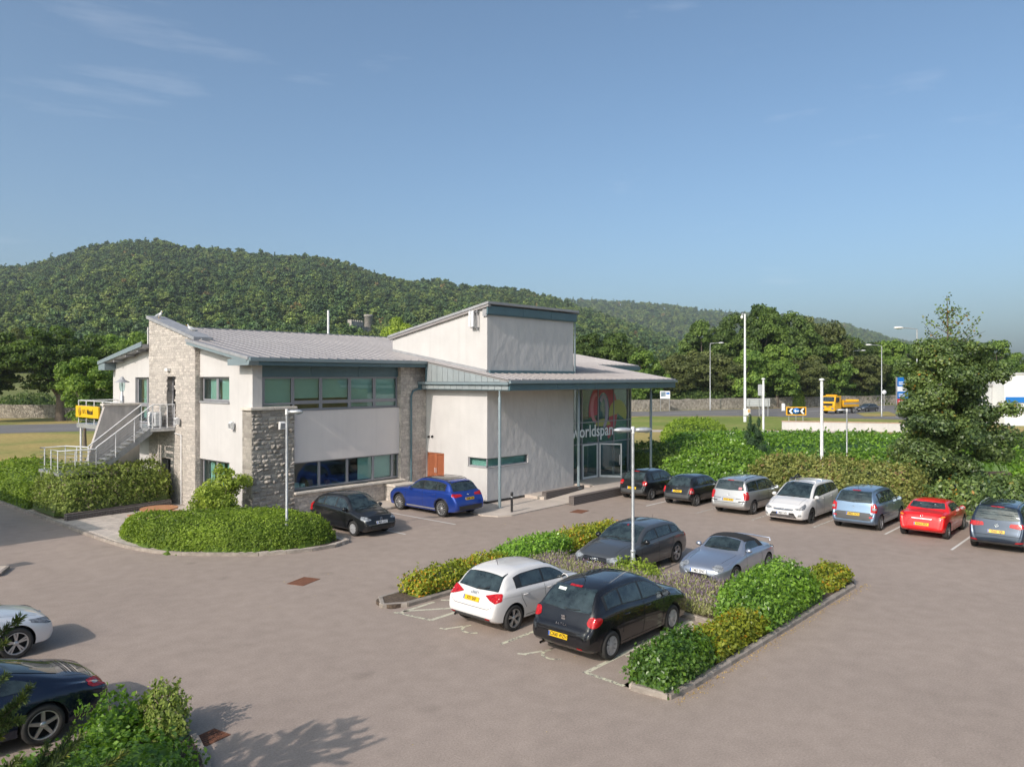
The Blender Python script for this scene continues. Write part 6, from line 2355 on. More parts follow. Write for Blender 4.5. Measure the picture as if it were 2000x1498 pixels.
# red coupe-cabriolet
L_ = 3.921
c = hatch('parked_car', L_, 1.685, 1.364, 2.491, .83, .30, .80, 1.05, .97, 1.75, 2.75, 3.12, 1.02, [(0, .6), (.6, .76), (1.1, .88), (2.4, .93), (3.8, .93)], REDP, three=True, rim='seven', tumble=.42,
          tail=[(3.3, 1.005), (3.68, .975), (3.80, .90), (3.87, .70), (L_, .46)], quarter=False, pillar=[2.62], roof=[(2.35, 1.362)])
tail_lamps(c, [(.42, .80), (.56, .90), (.80, .96), (.84, .84), (.66, .78)], 30, r=.04)
c.skin('indicator', [(.60, .83), (.80, .87), (.80, .91), (.64, .89)], 'rear_c', 'lamp_amber', .014, 4, 3, ang=R(30), r=.02)
c.plate('rear', .56, 'VA54 XFX'); c.badge_disc('rear', .86, .05)
c.skin('boot_strip', [(-.34, .745), (.34, .745), (.36, .775), (-.36, .775)], 'rear', 'chrome', .010, 8, 2, r=0)
c.bar('roll_hoop', [(-.92 + .0, .42, 1.10), (-.93, .26, 1.21), (-.94, .05, 1.12), (-.94, -.05, 1.12), (-.93, -.26, 1.21), (-.92, -.42, 1.10)], .012, 'chrome')
c.line([(-.62, .97), (-.60, .80), (-.45, .72), (.45, .72), (.60, .80), (.62, .97)], 'rear', .010)
c.exhaust(.45, .28)
c.skin('brake_light', [(3.62, -.12), (3.645, -.12), (3.645, .12), (3.62, .12)], 'top', 'lamp_red', .010, 2, 4, axis=0, r=0)
head_lamps(c, [(.4, .62), (.74, .74), (.76, .60), (.44, .54)])
c.place_axle('rear', 8.57, 22.15, HEAD_S, 'bright red hard-top coupe in the parked row')
# navy people carrier at the frame edge
c = hatch('parked_car', 4.397, 1.794, 1.635, 2.678, .92, .32, .90, 1.05, 1.06, 1.95, 3.98, 4.22, 1.08, [(0, .66), (.6, .84), (1.1, .96), (2.4, 1.0), (4.3, 1.02)], NAVY, rim='five', tumble=.28, pillar=[2.25, 3.2], tail=[(4.30, .82), (4.37, .62), (4.397, .48)])
tail_lamps(c, [(.40, .90), (.44, 1.02), (.90, 1.04), (.92, .90), (.70, .86)], 22, r=.03)
c.plate('rear', .72, 'VN63 XJB'); c.badge_disc('rear', .93, .055, vee=True)
for sg in (1, -1):
    c.skin('reflector', [(sg * .56, .37), (sg * .80, .40), (sg * .80, .44), (sg * .58, .41)], 'rear', 'lamp_red', .012, 4, 2, r=.01)
c.skin('bumper', [(-.74, .27), (.74, .27), (.78, .36), (-.78, .36)], 'rear', 'trim_grey', .006, 12, 3, r=.02)
c.rails(2.0, 3.9, .58, .05, 'alloy'); c.line([(-.74, .60), (.74, .60)], 'rear', .012)
c.skin('brake_light', [(-.2, 1.54), (.2, 1.54), (.2, 1.565), (-.2, 1.565)], 'rear', 'lamp_red', .012, 6, 2, r=0)
c.wiper('rear', [(0, 1.12), (.22, 1.13), (.4, 1.15)])
head_lamps(c, [(.4, .68), (.78, .80), (.80, .66), (.44, .58)])
c.place_axle('rear', 8.0, 24.72, HEAD_S, 'navy blue people carrier with silver roof rails at the end of the parked row')

# ---- blue off-roader by the white wing
c = hatch('parked_car', 4.656, 1.89, 1.639, 2.873, .85, .37, .98, 1.42, 1.13, 2.12, 3.95, 4.36, 1.10, [(0, .72), (.6, .94), (1.3, 1.04), (2.6, 1.08), (4.0, 1.12), (4.5, 1.05)], BLUEP, rim='multi', rim_mat='alloy', tumble=.36, pillar=[2.5, 3.35],
          nose=[(0, .54), (.02, .66), (.06, .80), (.14, .92), (.30, .98)], tail=[(4.50, .94), (4.62, .74), (4.656, .58)], tw=.23, x1=3.92, rd=.10)
tail_lamps(c, [(.40, .94), (.48, 1.02), (.92, 1.06), (.95, .96), (.80, .90)], 26, r=.03)
c.plate('rear', .82, 'YD68 OWC', y=0); c.badge_disc('rear', .985, .05, star=3)
c.skin('bumper', [(-.80, .34), (.80, .34), (.84, .54), (-.84, .54)], 'rear', 'trim', .006, 12, 3, r=.03)
c.skin('side_step', [(1.42, .30), (3.32, .30), (3.34, .36), (1.40, .36)], 'side', 'alloy', .03, 12, 2, r=.01)
c.skin('roof_panel', [(2.25, -.50), (3.75, -.50), (3.75, .50), (2.25, .50)], 'top', 'black_gloss', .006, 10, 8, axis=0, r=.05)
c.rails(2.2, 3.85, .60, .04, 'black'); c.exhaust(.55, .40, .04); c.exhaust(-.55, .40, .04)
for ax in (c.fx, c.rx):
    for sg in (1, -1):
        P = []
        for k in range(15):
            a = PI * k / 14
            x_, z_ = ax + .45 * math.cos(a), .38 + .45 * math.sin(a)
            loc, nor = c.cast((x_, sg * 3, z_), (0, -sg, 0))
            if loc is not None:
                P.append(loc)
        if len(P) > 4:
            c.bar('arch_moulding', P, .022, 'trim', 5)
c.skin('spoiler', [(3.86, -.60), (4.02, -.58), (4.02, .58), (3.86, .60)], 'top', BLUEP, .025, 8, 3, axis=0, r=.02)
head_lamps(c, [(.4, .82), (.84, .92), (.86, .78), (.44, .74)])
c.place_axle('front', -.30, 2.36, HEAD_P, 'metallic blue off-roader parked against the white wing')

# ---- black round five-door hatch beside the hedge
c = hatch('parked_car', 3.85, 1.667, 1.519, 2.46, .78, .295, .84, .92, .99, 1.62, 3.25, 3.72, .98, [(0, .62), (.6, .80), (1.1, .92), (2.2, .97), (3.6, .98)], BLACKB, rim='hubcap', rim_mat='hubcap', tumble=.44, pillar=[1.98, 2.78], roof=[(2.1, 1.519), (2.6, 1.50)], tail=[(3.79, .76), (3.83, .60), (3.85, .46)], x1=3.30, rd=.14)
head_lamps(c, [(.40, .66), (.60, .77), (.82, .79), (.84, .68), (.60, .62)], 34, 'lamp_clear', r=.05)
c.skin('grille', [(-.36, .62), (.36, .62), (.34, .55), (-.34, .55)], 'front', 'black', .007, 8, 2, r=.02)
c.skin('lower_grille', [(-.5, .42), (.5, .42), (.45, .30), (-.45, .30)], 'front', 'black', .007, 8, 3, r=.03)
c.skin('bumper_strip', [(-.72, .46), (.72, .46), (.72, .50), (-.72, .50)], 'front', 'trim_grey', .012, 12, 2, r=.01)
loc, nor = c.on('front', 0, .66)
ch = MB()
for dz in (0, .05):
    ch.tube([(.012, -.06, dz - .03), (.016, 0, dz + .015), (.012, .06, dz - .03)], .009, 5)
o = ch.build('badge', M['chrome'], c.root); o.location = loc
c.plate('front', .545, 'MJ05 OXZ')
tail_lamps(c, [(.60, .72), (.66, 1.02), (.80, 1.05), (.82, .72)], 40, r=.04)
c.place_axle('front', -5.45, 5.67, HEAD_M, 'black five-door hatchback with a white front plate parked beside the clipped hedge')

# ---- silver-white saloon, only the nose in view
L_ = 4.624
c = hatch('parked_car', L_, 1.811, 1.429, 2.81, .78, .335, .80, 1.55, 1.0, 2.3, 3.3, 3.95, 1.05, [(0, .64), (.5, .76), (1.5, .92), (2.6, .95), (4.4, .96)], SILW, rim='double5', pillar=[2.6, 3.4], tumble=.40,
          nose=[(0, .46), (.02, .56), (.05, .66), (.10, .73), (.30, .80)], tail=[(4.3, 1.0), (4.5, .95), (4.6, .66), (L_, .5)], tw=.225)
head_lamps(c, [(.36, .68), (.66, .74), (.98, .78), (1.0, .72), (.80, .63), (.42, .60)], 30, 'lamp_dark', r=.02)
for sg in (1, -1):
    c.skin('grille', [(sg * .06, .66), (sg * .34, .66), (sg * .32, .56), (sg * .06, .56)], 'front', 'black', .008, 4, 3, r=.02)
c.skin('lower_grille', [(-.5, .42), (.5, .42), (.55, .28), (-.55, .28)], 'front', 'black', .007, 8, 3, r=.03)
c.badge_disc('front', .70, .041, inner='plate_blue')
c.plate('front', .49, 'CX14 DLO')
c.line([(.30, -.42), (1.5, -.60)], 'top', .02, SILW, .008, 'bonnet_crease'); c.line([(.30, .42), (1.5, .60)], 'top', .02, SILW, .008, 'bonnet_crease')
c.line([(.75, .74), (2.2, .80), (4.2, .84)], 'side', .012, SILW, .006, 'shoulder_crease')
c.place_axle('front', -18.95, 9.93, HEAD_S, 'silver-white saloon car with its nose showing at the edge of the picture')

# ---- midnight blue sports coupe, tail in view
L_ = 4.45
c = Car('parked_car', L_, 1.85, 1.30, 2.35, .95, .335,
        [(0, .40), (.03, .50), (.12, .60), (.4, .72), (.9, .82), (1.35, .89), (1.6, 1.06), (1.95, 1.24), (2.3, 1.30), (2.7, 1.285), (3.2, 1.17), (3.7, 1.0), (4.05, .91), (4.25, .82), (4.38, .66), (L_, .46)],
        [(0, .5), (.6, .70), (1.4, .84), (2.4, .88), (3.2, .90), (3.9, .84), (4.3, .70)],
        [(0, .62), (.04, .74), (.14, .85), (.4, .92), (.9, .965), (1.6, .955), (2.6, .965), (3.3, 1.0), (3.7, 1.0), (4.0, .95), (4.25, .86), (4.38, .76), (L_, .62)],
        MIDB, tumble=.52, rim='five', crown=.06, hipw=.92, tw=.25)
c.skin('rear_window', [(2.86, -.46), (2.85, 0), (2.86, .46), (3.2, .50), (3.62, .47), (3.68, .2), (3.69, 0), (3.68, -.2), (3.62, -.47), (3.2, -.50)], 'top', 'car_glass', .008, 12, 8, axis=0, r=0)
c.skin('windscreen', [(1.40, -.35), (1.38, 0), (1.40, .35), (1.48, .60), (1.95, .50), (1.98, 0), (1.95, -.50), (1.48, -.60)], 'top', 'car_glass', .008, 12, 8, axis=0, r=0)
c.skin('side_window', [(1.66, .93), (1.85, 1.09), (2.2, 1.17), (2.58, 1.17), (2.62, .95)], 'side', 'car_glass', .008, 8, 8, axis=0, r=.03)
c.skin('side_window', [(2.70, .95), (2.68, 1.165), (2.95, 1.12), (3.25, 1.00), (3.15, .955)], 'side', 'car_glass', .008, 6, 8, axis=0, r=.04)
tail_lamps(c, [(.42, .70), (.50, .79), (.80, .84), (.96, .80), (.92, .73), (.62, .67)], 34, r=.05)
c.skin('tail_lens', [(.66, .735), (.86, .77), (.86, .80), (.68, .775)], 'rear_c', 'lamp_clear', .014, 4, 3, ang=R(34), r=.01)
for i, x in enumerate((3.80, 3.86, 3.92, 3.98)):
    c.line([(x, -.42), (x, .42)], 'top', .016, 'chrome' if i % 2 else 'trim', .010, 'engine_vent')
c.line([(3.72, -.55), (4.15, -.52), (4.18, 0), (4.15, .52), (3.72, .55)], 'top', .010)
c.line([(-.80, .62), (.80, .62)], 'rear', .012); c.plate('rear', .50, 'K9 RTL')
c.mirror(1.75, .90); c.line([(1.62, .86), (1.58, .5), (1.62, .3)], 'side'); c.line([(2.66, .90), (2.7, .6), (2.5, .3)], 'side')
c.exhaust(.5, .28, .04); c.exhaust(-.5, .28, .04)
c.place(-18.7 - L_ / 2, 14.75, HEAD_W, 'midnight blue sports coupe, tail only, behind the pine branches')
# ================================================================== VEGETATION
def unit(v):
    return v / np.maximum(1e-9, np.linalg.norm(v, axis=1, keepdims=True))


def leaf_mesh(name, C, N, size, tint, mat, aspect=0.55, up=None, quad=None):
    """one rhombic leaf per row of C; N = facing, size = half length, tint = 0..1; up = preferred long axis"""
    n = len(C)
    if up is None:
        t = np.cross(N, rng.normal(size=(n, 3)))
    else:
        t = up - N * np.sum(up * N, axis=1, keepdims=True)
    t = unit(t)
    s = np.cross(N, t)
    a = (np.asarray(size) * np.ones(n))[:, None]
    V = np.empty((n, 4, 3), np.float32)
    V[:, 0] = C - t * a
    V[:, 1] = C + s * a * aspect + t * a * 0.15
    V[:, 2] = C + t * a
    V[:, 3] = C - s * a * aspect + t * a * 0.15
    me = bpy.data.meshes.new(name)
    me.vertices.add(4 * n)
    me.vertices.foreach_set('co', V.ravel())
    me.loops.add(4 * n)
    me.loops.foreach_set('vertex_index', np.arange(4 * n, dtype=np.int32))
    me.polygons.add(n)
    me.polygons.foreach_set('loop_start', np.arange(0, 4 * n, 4, dtype=np.int32))
    me.update(calc_edges=True)
    at = me.attributes.new('tint', 'FLOAT', 'FACE')
    at.data.foreach_set('value', np.clip(tint, 0, 1).astype(np.float32))
    me.materials.append(mat)
    return me


def blob_points(blobs, dens, jit=0.16, low=-0.55, keep_inside=0.05, r=None):
    """points on the outer skin of a heap of ellipsoids: (cx,cy,cz,rx,ry,rz,tone)"""
    r = r or rng
    B = np.array(blobs, float)
    out_p, out_n, out_t = [], [], []
    for i, b in enumerate(B):
        rad = b[3:6]
        area = 4 * PI * ((rad[0] * rad[1]) ** 1.6 / 3 + (rad[0] * rad[2]) ** 1.6 / 3 + (rad[1] * rad[2]) ** 1.6 / 3) ** (1 / 1.6)
        n = int(area * dens)
        if n < 1:
            continue
        d = unit(r.normal(size=(n, 3)))
        d = d[d[:, 2] > low]
        k = 1 - np.abs(r.normal(size=(len(d), 1))) * jit
        p = b[:3] + d * rad * k
        # drop what lies inside another blob
        q = (p[:, None, :] - B[None, :, :3]) / (B[None, :, 3:6] * 0.86)
        ins = (np.sum(q * q, axis=2) < 1)
        ins[:, i] = False
        bad = ins.any(axis=1) & (r.random(len(p)) > keep_inside)
        p, d = p[~bad], d[~bad]
        nn = unit(d / rad * rad.mean() + r.normal(size=d.shape) * 0.55 + np.array([0, 0, 0.25]))
        out_p.append(p); out_n.append(nn)
        out_t.append(np.full(len(p), b[6]) + r.normal(size=len(p)) * 0.16)
    return np.concatenate(out_p), np.concatenate(out_n), np.concatenate(out_t)


def ico_core(name, blobs, k, mat, sub=1):
    bm0 = bmesh.new()
    bmesh.ops.create_icosphere(bm0, subdivisions=sub, radius=1.0)
    bv = np.array([v.co[:] for v in bm0.verts]); bf = [tuple(v.index for v in f.verts) for f in bm0.faces]
    bm0.free()
    V, F = [], []
    for b in blobs:
        n = len(V)
        w = 1 + rng.normal(size=(len(bv), 1)) * 0.06
        V += [tuple(x) for x in np.array(b[:3]) + bv * np.array(b[3:6]) * k * w]
        F += [tuple(n + i for i in f) for f in bf]
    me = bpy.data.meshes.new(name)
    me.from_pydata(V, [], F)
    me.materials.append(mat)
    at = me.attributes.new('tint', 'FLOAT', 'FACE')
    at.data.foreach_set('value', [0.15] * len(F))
    return me


M['leaf_dark'] = leafmat('oak_leaf', (0.022, 0.040, 0.012), (0.085, 0.125, 0.024))
M['leaf_mid'] = leafmat('sycamore_leaf', (0.030, 0.052, 0.016), (0.105, 0.150, 0.034))
M['leaf_bright'] = leafmat('ash_leaf', (0.045, 0.085, 0.018), (0.16, 0.225, 0.040))
M['leaf_olivewood'] = leafmat('brownish_wood_leaf', (0.038, 0.048, 0.018), (0.125, 0.140, 0.045))
M['leaf_lime'] = leafmat('lime_leaf', (0.075, 0.115, 0.016), (0.25, 0.30, 0.045))
M['leaf_olive'] = leafmat('olive_hedge_leaf', (0.060, 0.078, 0.022), (0.185, 0.19, 0.055), (0.26, 0.16, 0.08))
M['leaf_alder'] = leafmat('alder_leaf', (0.022, 0.042, 0.018), (0.125, 0.170, 0.048), (0.40, 0.20, 0.03), 0.955, rough=0.4, spec=0.5)
M['leaf_hedge'] = leafmat('clipped_hedge_leaf', (0.050, 0.085, 0.012), (0.185, 0.25, 0.030))
M['leaf_shrub'] = leafmat('glossy_shrub_leaf', (0.040, 0.085, 0.014), (0.15, 0.25, 0.028), rough=0.35, spec=0.5)
M['leaf_gold'] = leafmat('hypericum_leaf', (0.060, 0.088, 0.012), (0.22, 0.235, 0.025), (0.55, 0.26, 0.02), 0.84, rough=0.4)
M['leaf_planter'] = leafmat('cotoneaster_leaf', (0.055, 0.080, 0.022), (0.20, 0.24, 0.055), (0.33, 0.27, 0.18), 0.86)
M['leaf_lav'] = leafmat('lavender_stem', (0.10, 0.115, 0.045), (0.30, 0.30, 0.14), (0.30, 0.215, 0.31), 0.86)
M['leaf_pine'] = leafmat('pine_needle', (0.016, 0.032, 0.010), (0.060, 0.080, 0.018), (0.24, 0.24, 0.035), 0.90, transl=0.15)
M['leaf_dry'] = leafmat('dry_leaf', (0.20, 0.13, 0.05), (0.42, 0.30, 0.12))
M['leaf_conifer'] = leafmat('conifer_spray', (0.020, 0.042, 0.020), (0.055, 0.09, 0.040))


def crown_blobs(h0, h1, rad, n, seed, shape='round', br=(0.26, 0.42), tone=(0.15, 0.7)):
    r = np.random.default_rng(seed)
    out = []
    cz, hz = (h0 + h1) / 2, (h1 - h0) / 2
    for i in range(n):
        d = r.normal(size=3); d /= np.linalg.norm(d)
        k = r.random() ** 0.45 * 0.80
        z = d[2] * k
        w = 1.0
        if shape == 'cone':
            w = 1.15 - 0.75 * (z + 1) / 2
        elif shape == 'oak':
            w = 1.0 + 0.25 * max(0, 0.4 - abs(z))
        b = rad * r.uniform(*br)
        out.append((d[0] * k * rad * w, d[1] * k * rad * w, cz + z * hz, b, b, b * r.uniform(0.6, 0.85) * min(1.3, max(0.8, hz / rad)), r.uniform(*tone)))
    return out


def limbs(trunk_r, h_split, blobs, height, seed, n=9, lean=0.0):
    r = random.Random(seed)
    mb = MB()
    top = min(h_split * 1.9, height * 0.75)
    mb.tube([(0, 0, -0.1), (0.03 * r.uniform(-1, 1), 0.03, h_split * 0.5), (lean * 0.3, 0.0, h_split), (lean * 0.6 + r.uniform(-.3, .3), r.uniform(-.3, .3), top)],
            [trunk_r * 1.25, trunk_r, trunk_r * 0.8, trunk_r * 0.3], 9)
    for b in sorted(blobs, key=lambda q: -q[3])[:n]:
        s = r.uniform(0.75, 1.1) * h_split
        e = Vector(b[:3])
        mid = Vector((e.x * 0.45 + r.uniform(-.3, .3), e.y * 0.45 + r.uniform(-.3, .3), s + (e.z - s) * 0.6))
        mb.tube([(lean * 0.2, 0, s), mid, e], [trunk_r * 0.5, trunk_r * 0.3, trunk_r * 0.1], 6)
    return mb


def make_tree(name, height, h0, rad, n, seed, leaf, mat, dens, trunk_r=0.3, shape='round', core=0.72, br=(0.26, 0.42), split=None, tone=(0.15, 0.7), aspect=0.6, jit=0.16):
    bl = crown_blobs(h0, height, rad, n, seed, shape, br, tone)
    root = empty(name)
    P, N, T = blob_points(bl, dens, jit=jit)
    me = leaf_mesh('crown', P, N, leaf * (0.7 + 0.6 * rng.random(len(P))), T, mat, aspect)
    cr = obj('crown', me, root)
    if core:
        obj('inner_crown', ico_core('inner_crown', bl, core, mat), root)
    limbs(trunk_r, split or max(h0 * 1.1, height * 0.25), bl, height, seed).build('trunk', M['bark'], root)
    return root


def place_tree(proto, b, d, scale, rz, label, z=0.0, group=None, first=False, cat='tree', sz=None):
    o = proto if first else copy_tree(proto)
    x, y = D(b, d)
    o.location = (x, y, z)
    o.rotation_euler = (0, 0, rz)
    o.scale = (scale, scale, sz or scale)
    tag(o, label, cat, group)
    return o


def bp(px):
    return (px - 1000) / 1490.0


# ---- prototypes of the woodland trees along the road (used, then copied)
protos = [
    make_tree('woodland_tree', 20, 2.0, 8.0, 105, 31, 0.27, M['leaf_mid'], 13, 0.45, br=(0.11, 0.26), jit=.3, core=.6),
    make_tree('woodland_tree', 18, 1.5, 7.0, 100, 32, 0.26, M['leaf_dark'], 14, 0.4, br=(0.11, 0.26), jit=.3, core=.6),
    make_tree('woodland_tree', 16, 1.0, 6.5, 90, 33, 0.25, M['leaf_olivewood'], 14, 0.4, br=(0.12, 0.28), jit=.3, core=.6),
    make_tree('woodland_tree', 12, 0.5, 5.5, 80, 34, 0.24, M['leaf_bright'], 15, 0.3, br=(0.12, 0.28), jit=.3, core=.6),
]
used = [False] * 4
GRP = 'broadleaf trees behind the road wall'
spots = [   # proto, bearing px, distance, scale, height factor, label
    (1, 1150, 150, .95, .95, 'dark round tree just behind the roof-top box of the office'),
    (1, 1205, 152, 1.0, .92, 'dark broad tree above the right end of the office roof'),
    (3, 1262, 146, 1.0, 1.0, 'lighter green tree between the office canopy and the far street lamp'),
    (2, 1312, 150, .85, .80, 'mid green tree over the end of the glass entrance canopy'),
    (0, 1375, 166, .95, 1.02, 'tall tree at the left shoulder of the big wood'),
    (0, 1432, 170, 1.0, 1.06, 'tall tree behind the second far street lamp column'),
    (1, 1490, 168, 1.15, 1.18, 'tall dark tree rising behind the tall camera mast'),
    (0, 1548, 168, 1.0, 1.08, 'tall rounded tree right of the camera mast'),
    (2, 1600, 172, 1.15, 1.22, 'tall brownish green tree on the right shoulder of the big wood'),
    (0, 1655, 178, .9, .92, 'rounded tree behind the yellow lorry'),
    (1, 1712, 186, .95, .95, 'dark tree behind the far car and lamp column'),
    (2, 1345, 152, 1.0, .82, 'bushy low tree in front of the wood at its left end'),
    (2, 1400, 153, .95, .86, 'bushy tree behind the first white sign back'),
    (3, 1455, 152, 1.05, 1.0, 'light green bushy tree behind the grey direction sign'),
    (3, 1518, 155, 1.1, 1.05, 'light green bushy tree above the chevron board'),
    (2, 1570, 160, .95, .80, 'low dark tree left of the yellow lorry'),
    (3, 1625, 168, 1.15, 1.05, 'spreading light green tree over the yellow lorry'),
    (2, 1680, 172, 1.0, .85, 'spreading tree above the far dark car'),
    (0, 1765, 190, .9, .85, 'wood edge tree left of the alder crown'),
    (2, 1820, 196, 1.1, .95, 'wood edge tree behind the alder crown'),
    (0, 1880, 205, .85, .78, 'wood edge tree right of the alder crown top'),
    (2, 1935, 210, 1.1, .88, 'low wood edge tree above the white showroom'),
    (0, 1990, 205, .85, .78, 'wood edge tree at the edge of the picture above the white showroom'),
    (3, 1740, 176, 1.2, 1.1, 'light tree behind the blue and red totem sign'),
    (3, 1860, 185, 1.3, 1.1, 'light low tree behind the alder, left of the showroom roof'),
    (3, 1950, 188, 1.3, 1.05, 'light low tree directly above the showroom roof'),
    (1, 1100, 175, 1.0, .9, 'dark tree mostly hidden behind the roof-top box'),
]
for i, (k, px, d, sc, hf, lab) in enumerate(spots):
    place_tree(protos[k], bp(px), d, sc, i * 1.37 % 6.28, lab, group=GRP, first=not used[k], sz=sc * hf / sc * sc)
    used[k] = True
# ---- big oak on the left and neighbours
oak = make_tree('oak_tree', 14.5, 2.6, 8.2, 120, 41, 0.21, M['leaf_dark'], 17, 0.6, 'oak', br=(0.10, 0.22), core=0.55, jit=.28, tone=(.1, .75))
place_tree(oak, bp(118), 108, 1.0, 0.6, 'large dark spreading oak left of the office', first=True)
place_tree(oak, bp(-40), 104, .95, 2.6, 'dark oak cut by the edge of the picture', group='oaks')
protoL = make_tree('rounded_tree', 13, 1.0, 6.0, 70, 43, 0.24, M['leaf_bright'], 14, 0.35, br=(0.14, 0.28), jit=.28, core=.6)
place_tree(protoL, bp(278), 150, 1.05, 0, 'rounded bright green tree left of the tower top', first=True, z=2)
place_tree(protoL, bp(215), 165, 1.0, 1.7, 'green tree just behind the right side of the oak', z=3)
place_tree(protos[1], bp(330), 190, .9, 1.0, 'dark tree half hidden behind the stone tower', z=4, group=GRP)
place_tree(protos[2], bp(20), 175, .9, 3.0, 'mid green tree above the pale field beside the oak', z=5, group=GRP)
lime = make_tree('yellow_green_tree', 16, 4.0, 4.6, 30, 44, 0.26, M['leaf_lime'], 14, 0.3, br=(0.24, 0.40), core=.6)
place_tree(lime, bp(768), 165, 1.0, 0, 'yellow-green tree peeping over the roof beside the roof-top box', first=True, z=3.5)
small = make_tree('young_tree', 8.6, 0.9, 3.1, 80, 45, 0.12, M['leaf_bright'], 46, 0.13, 'round', br=(0.13, 0.26), core=.55, split=2.2, jit=.28, tone=(.1, .8))
place_tree(small, bp(166), 68, 1.0, 0, 'bright green young tree behind the yellow sign on the lawn', first=True)

# ---- alder with a thin leader, right foreground
al = empty('alder_tree')
r4 = np.random.default_rng(51)
bl = []
for i in range(105):
    z = r4.uniform(0.9, 7.7)
    w = 3.0 * (1 - ((z - 3.6) / 5.4) ** 2) ** 0.5 if z > 3.6 else 3.0 * (0.74 + 0.26 * z / 3.6)
    a = r4.uniform(0, 2 * PI)
    k = w * r4.uniform(0.25, 0.86)
    b = r4.uniform(0.5, 0.95) * (1.0 if z < 6.5 else 0.75)
    bl.append((k * math.cos(a), k * math.sin(a), z, b, b, b * 0.7, r4.uniform(.2, .62)))
P, N, T = blob_points(bl, 135, jit=0.24, low=-0.85, keep_inside=.2, r=r4)
obj('crown', leaf_mesh('crown', P, N, 0.072 * (0.7 + 0.6 * r4.random(len(P))), T, M['leaf_alder'], 0.72), al)
obj('inner_crown', ico_core('inner_crown', bl, 0.62, M['leaf_alder']), al)
tb = MB().tube([(0, 0, 0), (0.05, 0.02, 3), (0.0, 0.05, 6.5), (0.08, 0.0, 8.4), (0.12, 0.03, 10.1)], [0.17, 0.13, 0.075, 0.04, 0.012], 8)
tips = []
for i in range(20):
    z = r4.uniform(7.0, 9.5)
    a = r4.uniform(0, 2 * PI)
    l = (10.4 - z) * r4.uniform(0.30, 0.62)
    e = Vector((0.05 + l * math.cos(a), l * math.sin(a), z + l * r4.uniform(0.5, 0.95)))
    tb.tube([(0.05, 0.02, z), (0.05 + l * .55 * math.cos(a), l * .55 * math.sin(a), z + l * 0.35), e], [0.02, 0.013, 0.006], 5)
    for k in range(26):
        f = r4.random() ** 0.7
        tips.append(Vector((0.05, 0.02, z)).lerp(e, f) + Vector(r4.normal(size=3) * 0.13))
for k in range(60):
    tips.append(Vector((0.09, 0.02, r4.uniform(8.3, 10.35))) + Vector(r4.normal(size=3) * 0.14))
for i in range(14):
    b = bl[i]
    tb.tube([(0.02, 0.02, max(0.5, b[2] * .7)), (b[0] * .5, b[1] * .5, b[2] * .9), b[:3]], [0.06, 0.035, 0.015], 5)
tb.build('trunk', M['bark'], al)
P2 = np.array([t[:] for t in tips]); N2 = unit(r4.normal(size=P2.shape))
obj('leader_leaves', leaf_mesh('leader_leaves', P2, N2, 0.075, r4.random(len(P2)), M['leaf_alder'], 0.7), al)
x, y = D(bp(1852), 38.0)
al.location = (x, y, 0.05); al.rotation_euler = (0, 0, 0.4)
tag(al, 'tall dense alder with a thin bare leader above the parked red car', 'tree')
a2 = copy_tree(al)
x, y = D(bp(2075), 47.0); a2.location = (x, y, 0.05); a2.rotation_euler = (0, 0, 2.4); a2.scale = (.8, .8, .62)
tag(a2, 'alder branches entering at the edge of the picture in front of the showroom', 'tree')


# ---- hedges and shrubs ------------------------------------------------------
def poly_dist(P, poly):
    """signed distance inside a polygon (positive inside)"""
    Q = np.array(poly); n = len(Q)
    d = np.full(len(P), 1e9); ins = np.zeros(len(P), bool)
    for i in range(n):
        a, b = Q[i], Q[(i + 1) % n]
        ab = b - a
        t = np.clip(((P - a) @ ab) / (ab @ ab), 0, 1)
        d = np.minimum(d, np.linalg.norm(P - (a + t[:, None] * ab), axis=1))
        c = ((a[1] > P[:, 1]) != (b[1] > P[:, 1])) & (P[:, 0] < (b[0] - a[0]) * (P[:, 1] - a[1]) / (b[1] - a[1] + 1e-12) + a[0])
        ins ^= c
    return np.where(ins, d, -d)


def vnoise(P, sc, seed):
    """cheap smooth noise from summed waves"""
    r = np.random.default_rng(seed)
    out = np.zeros(len(P))
    for k in range(7):
        w = r.normal(size=2) * sc * (1 + 0.5 * k)
        out += np.sin(P @ w + r.uniform(0, 6.3)) / (1 + 0.4 * k)
    return out / 3.2


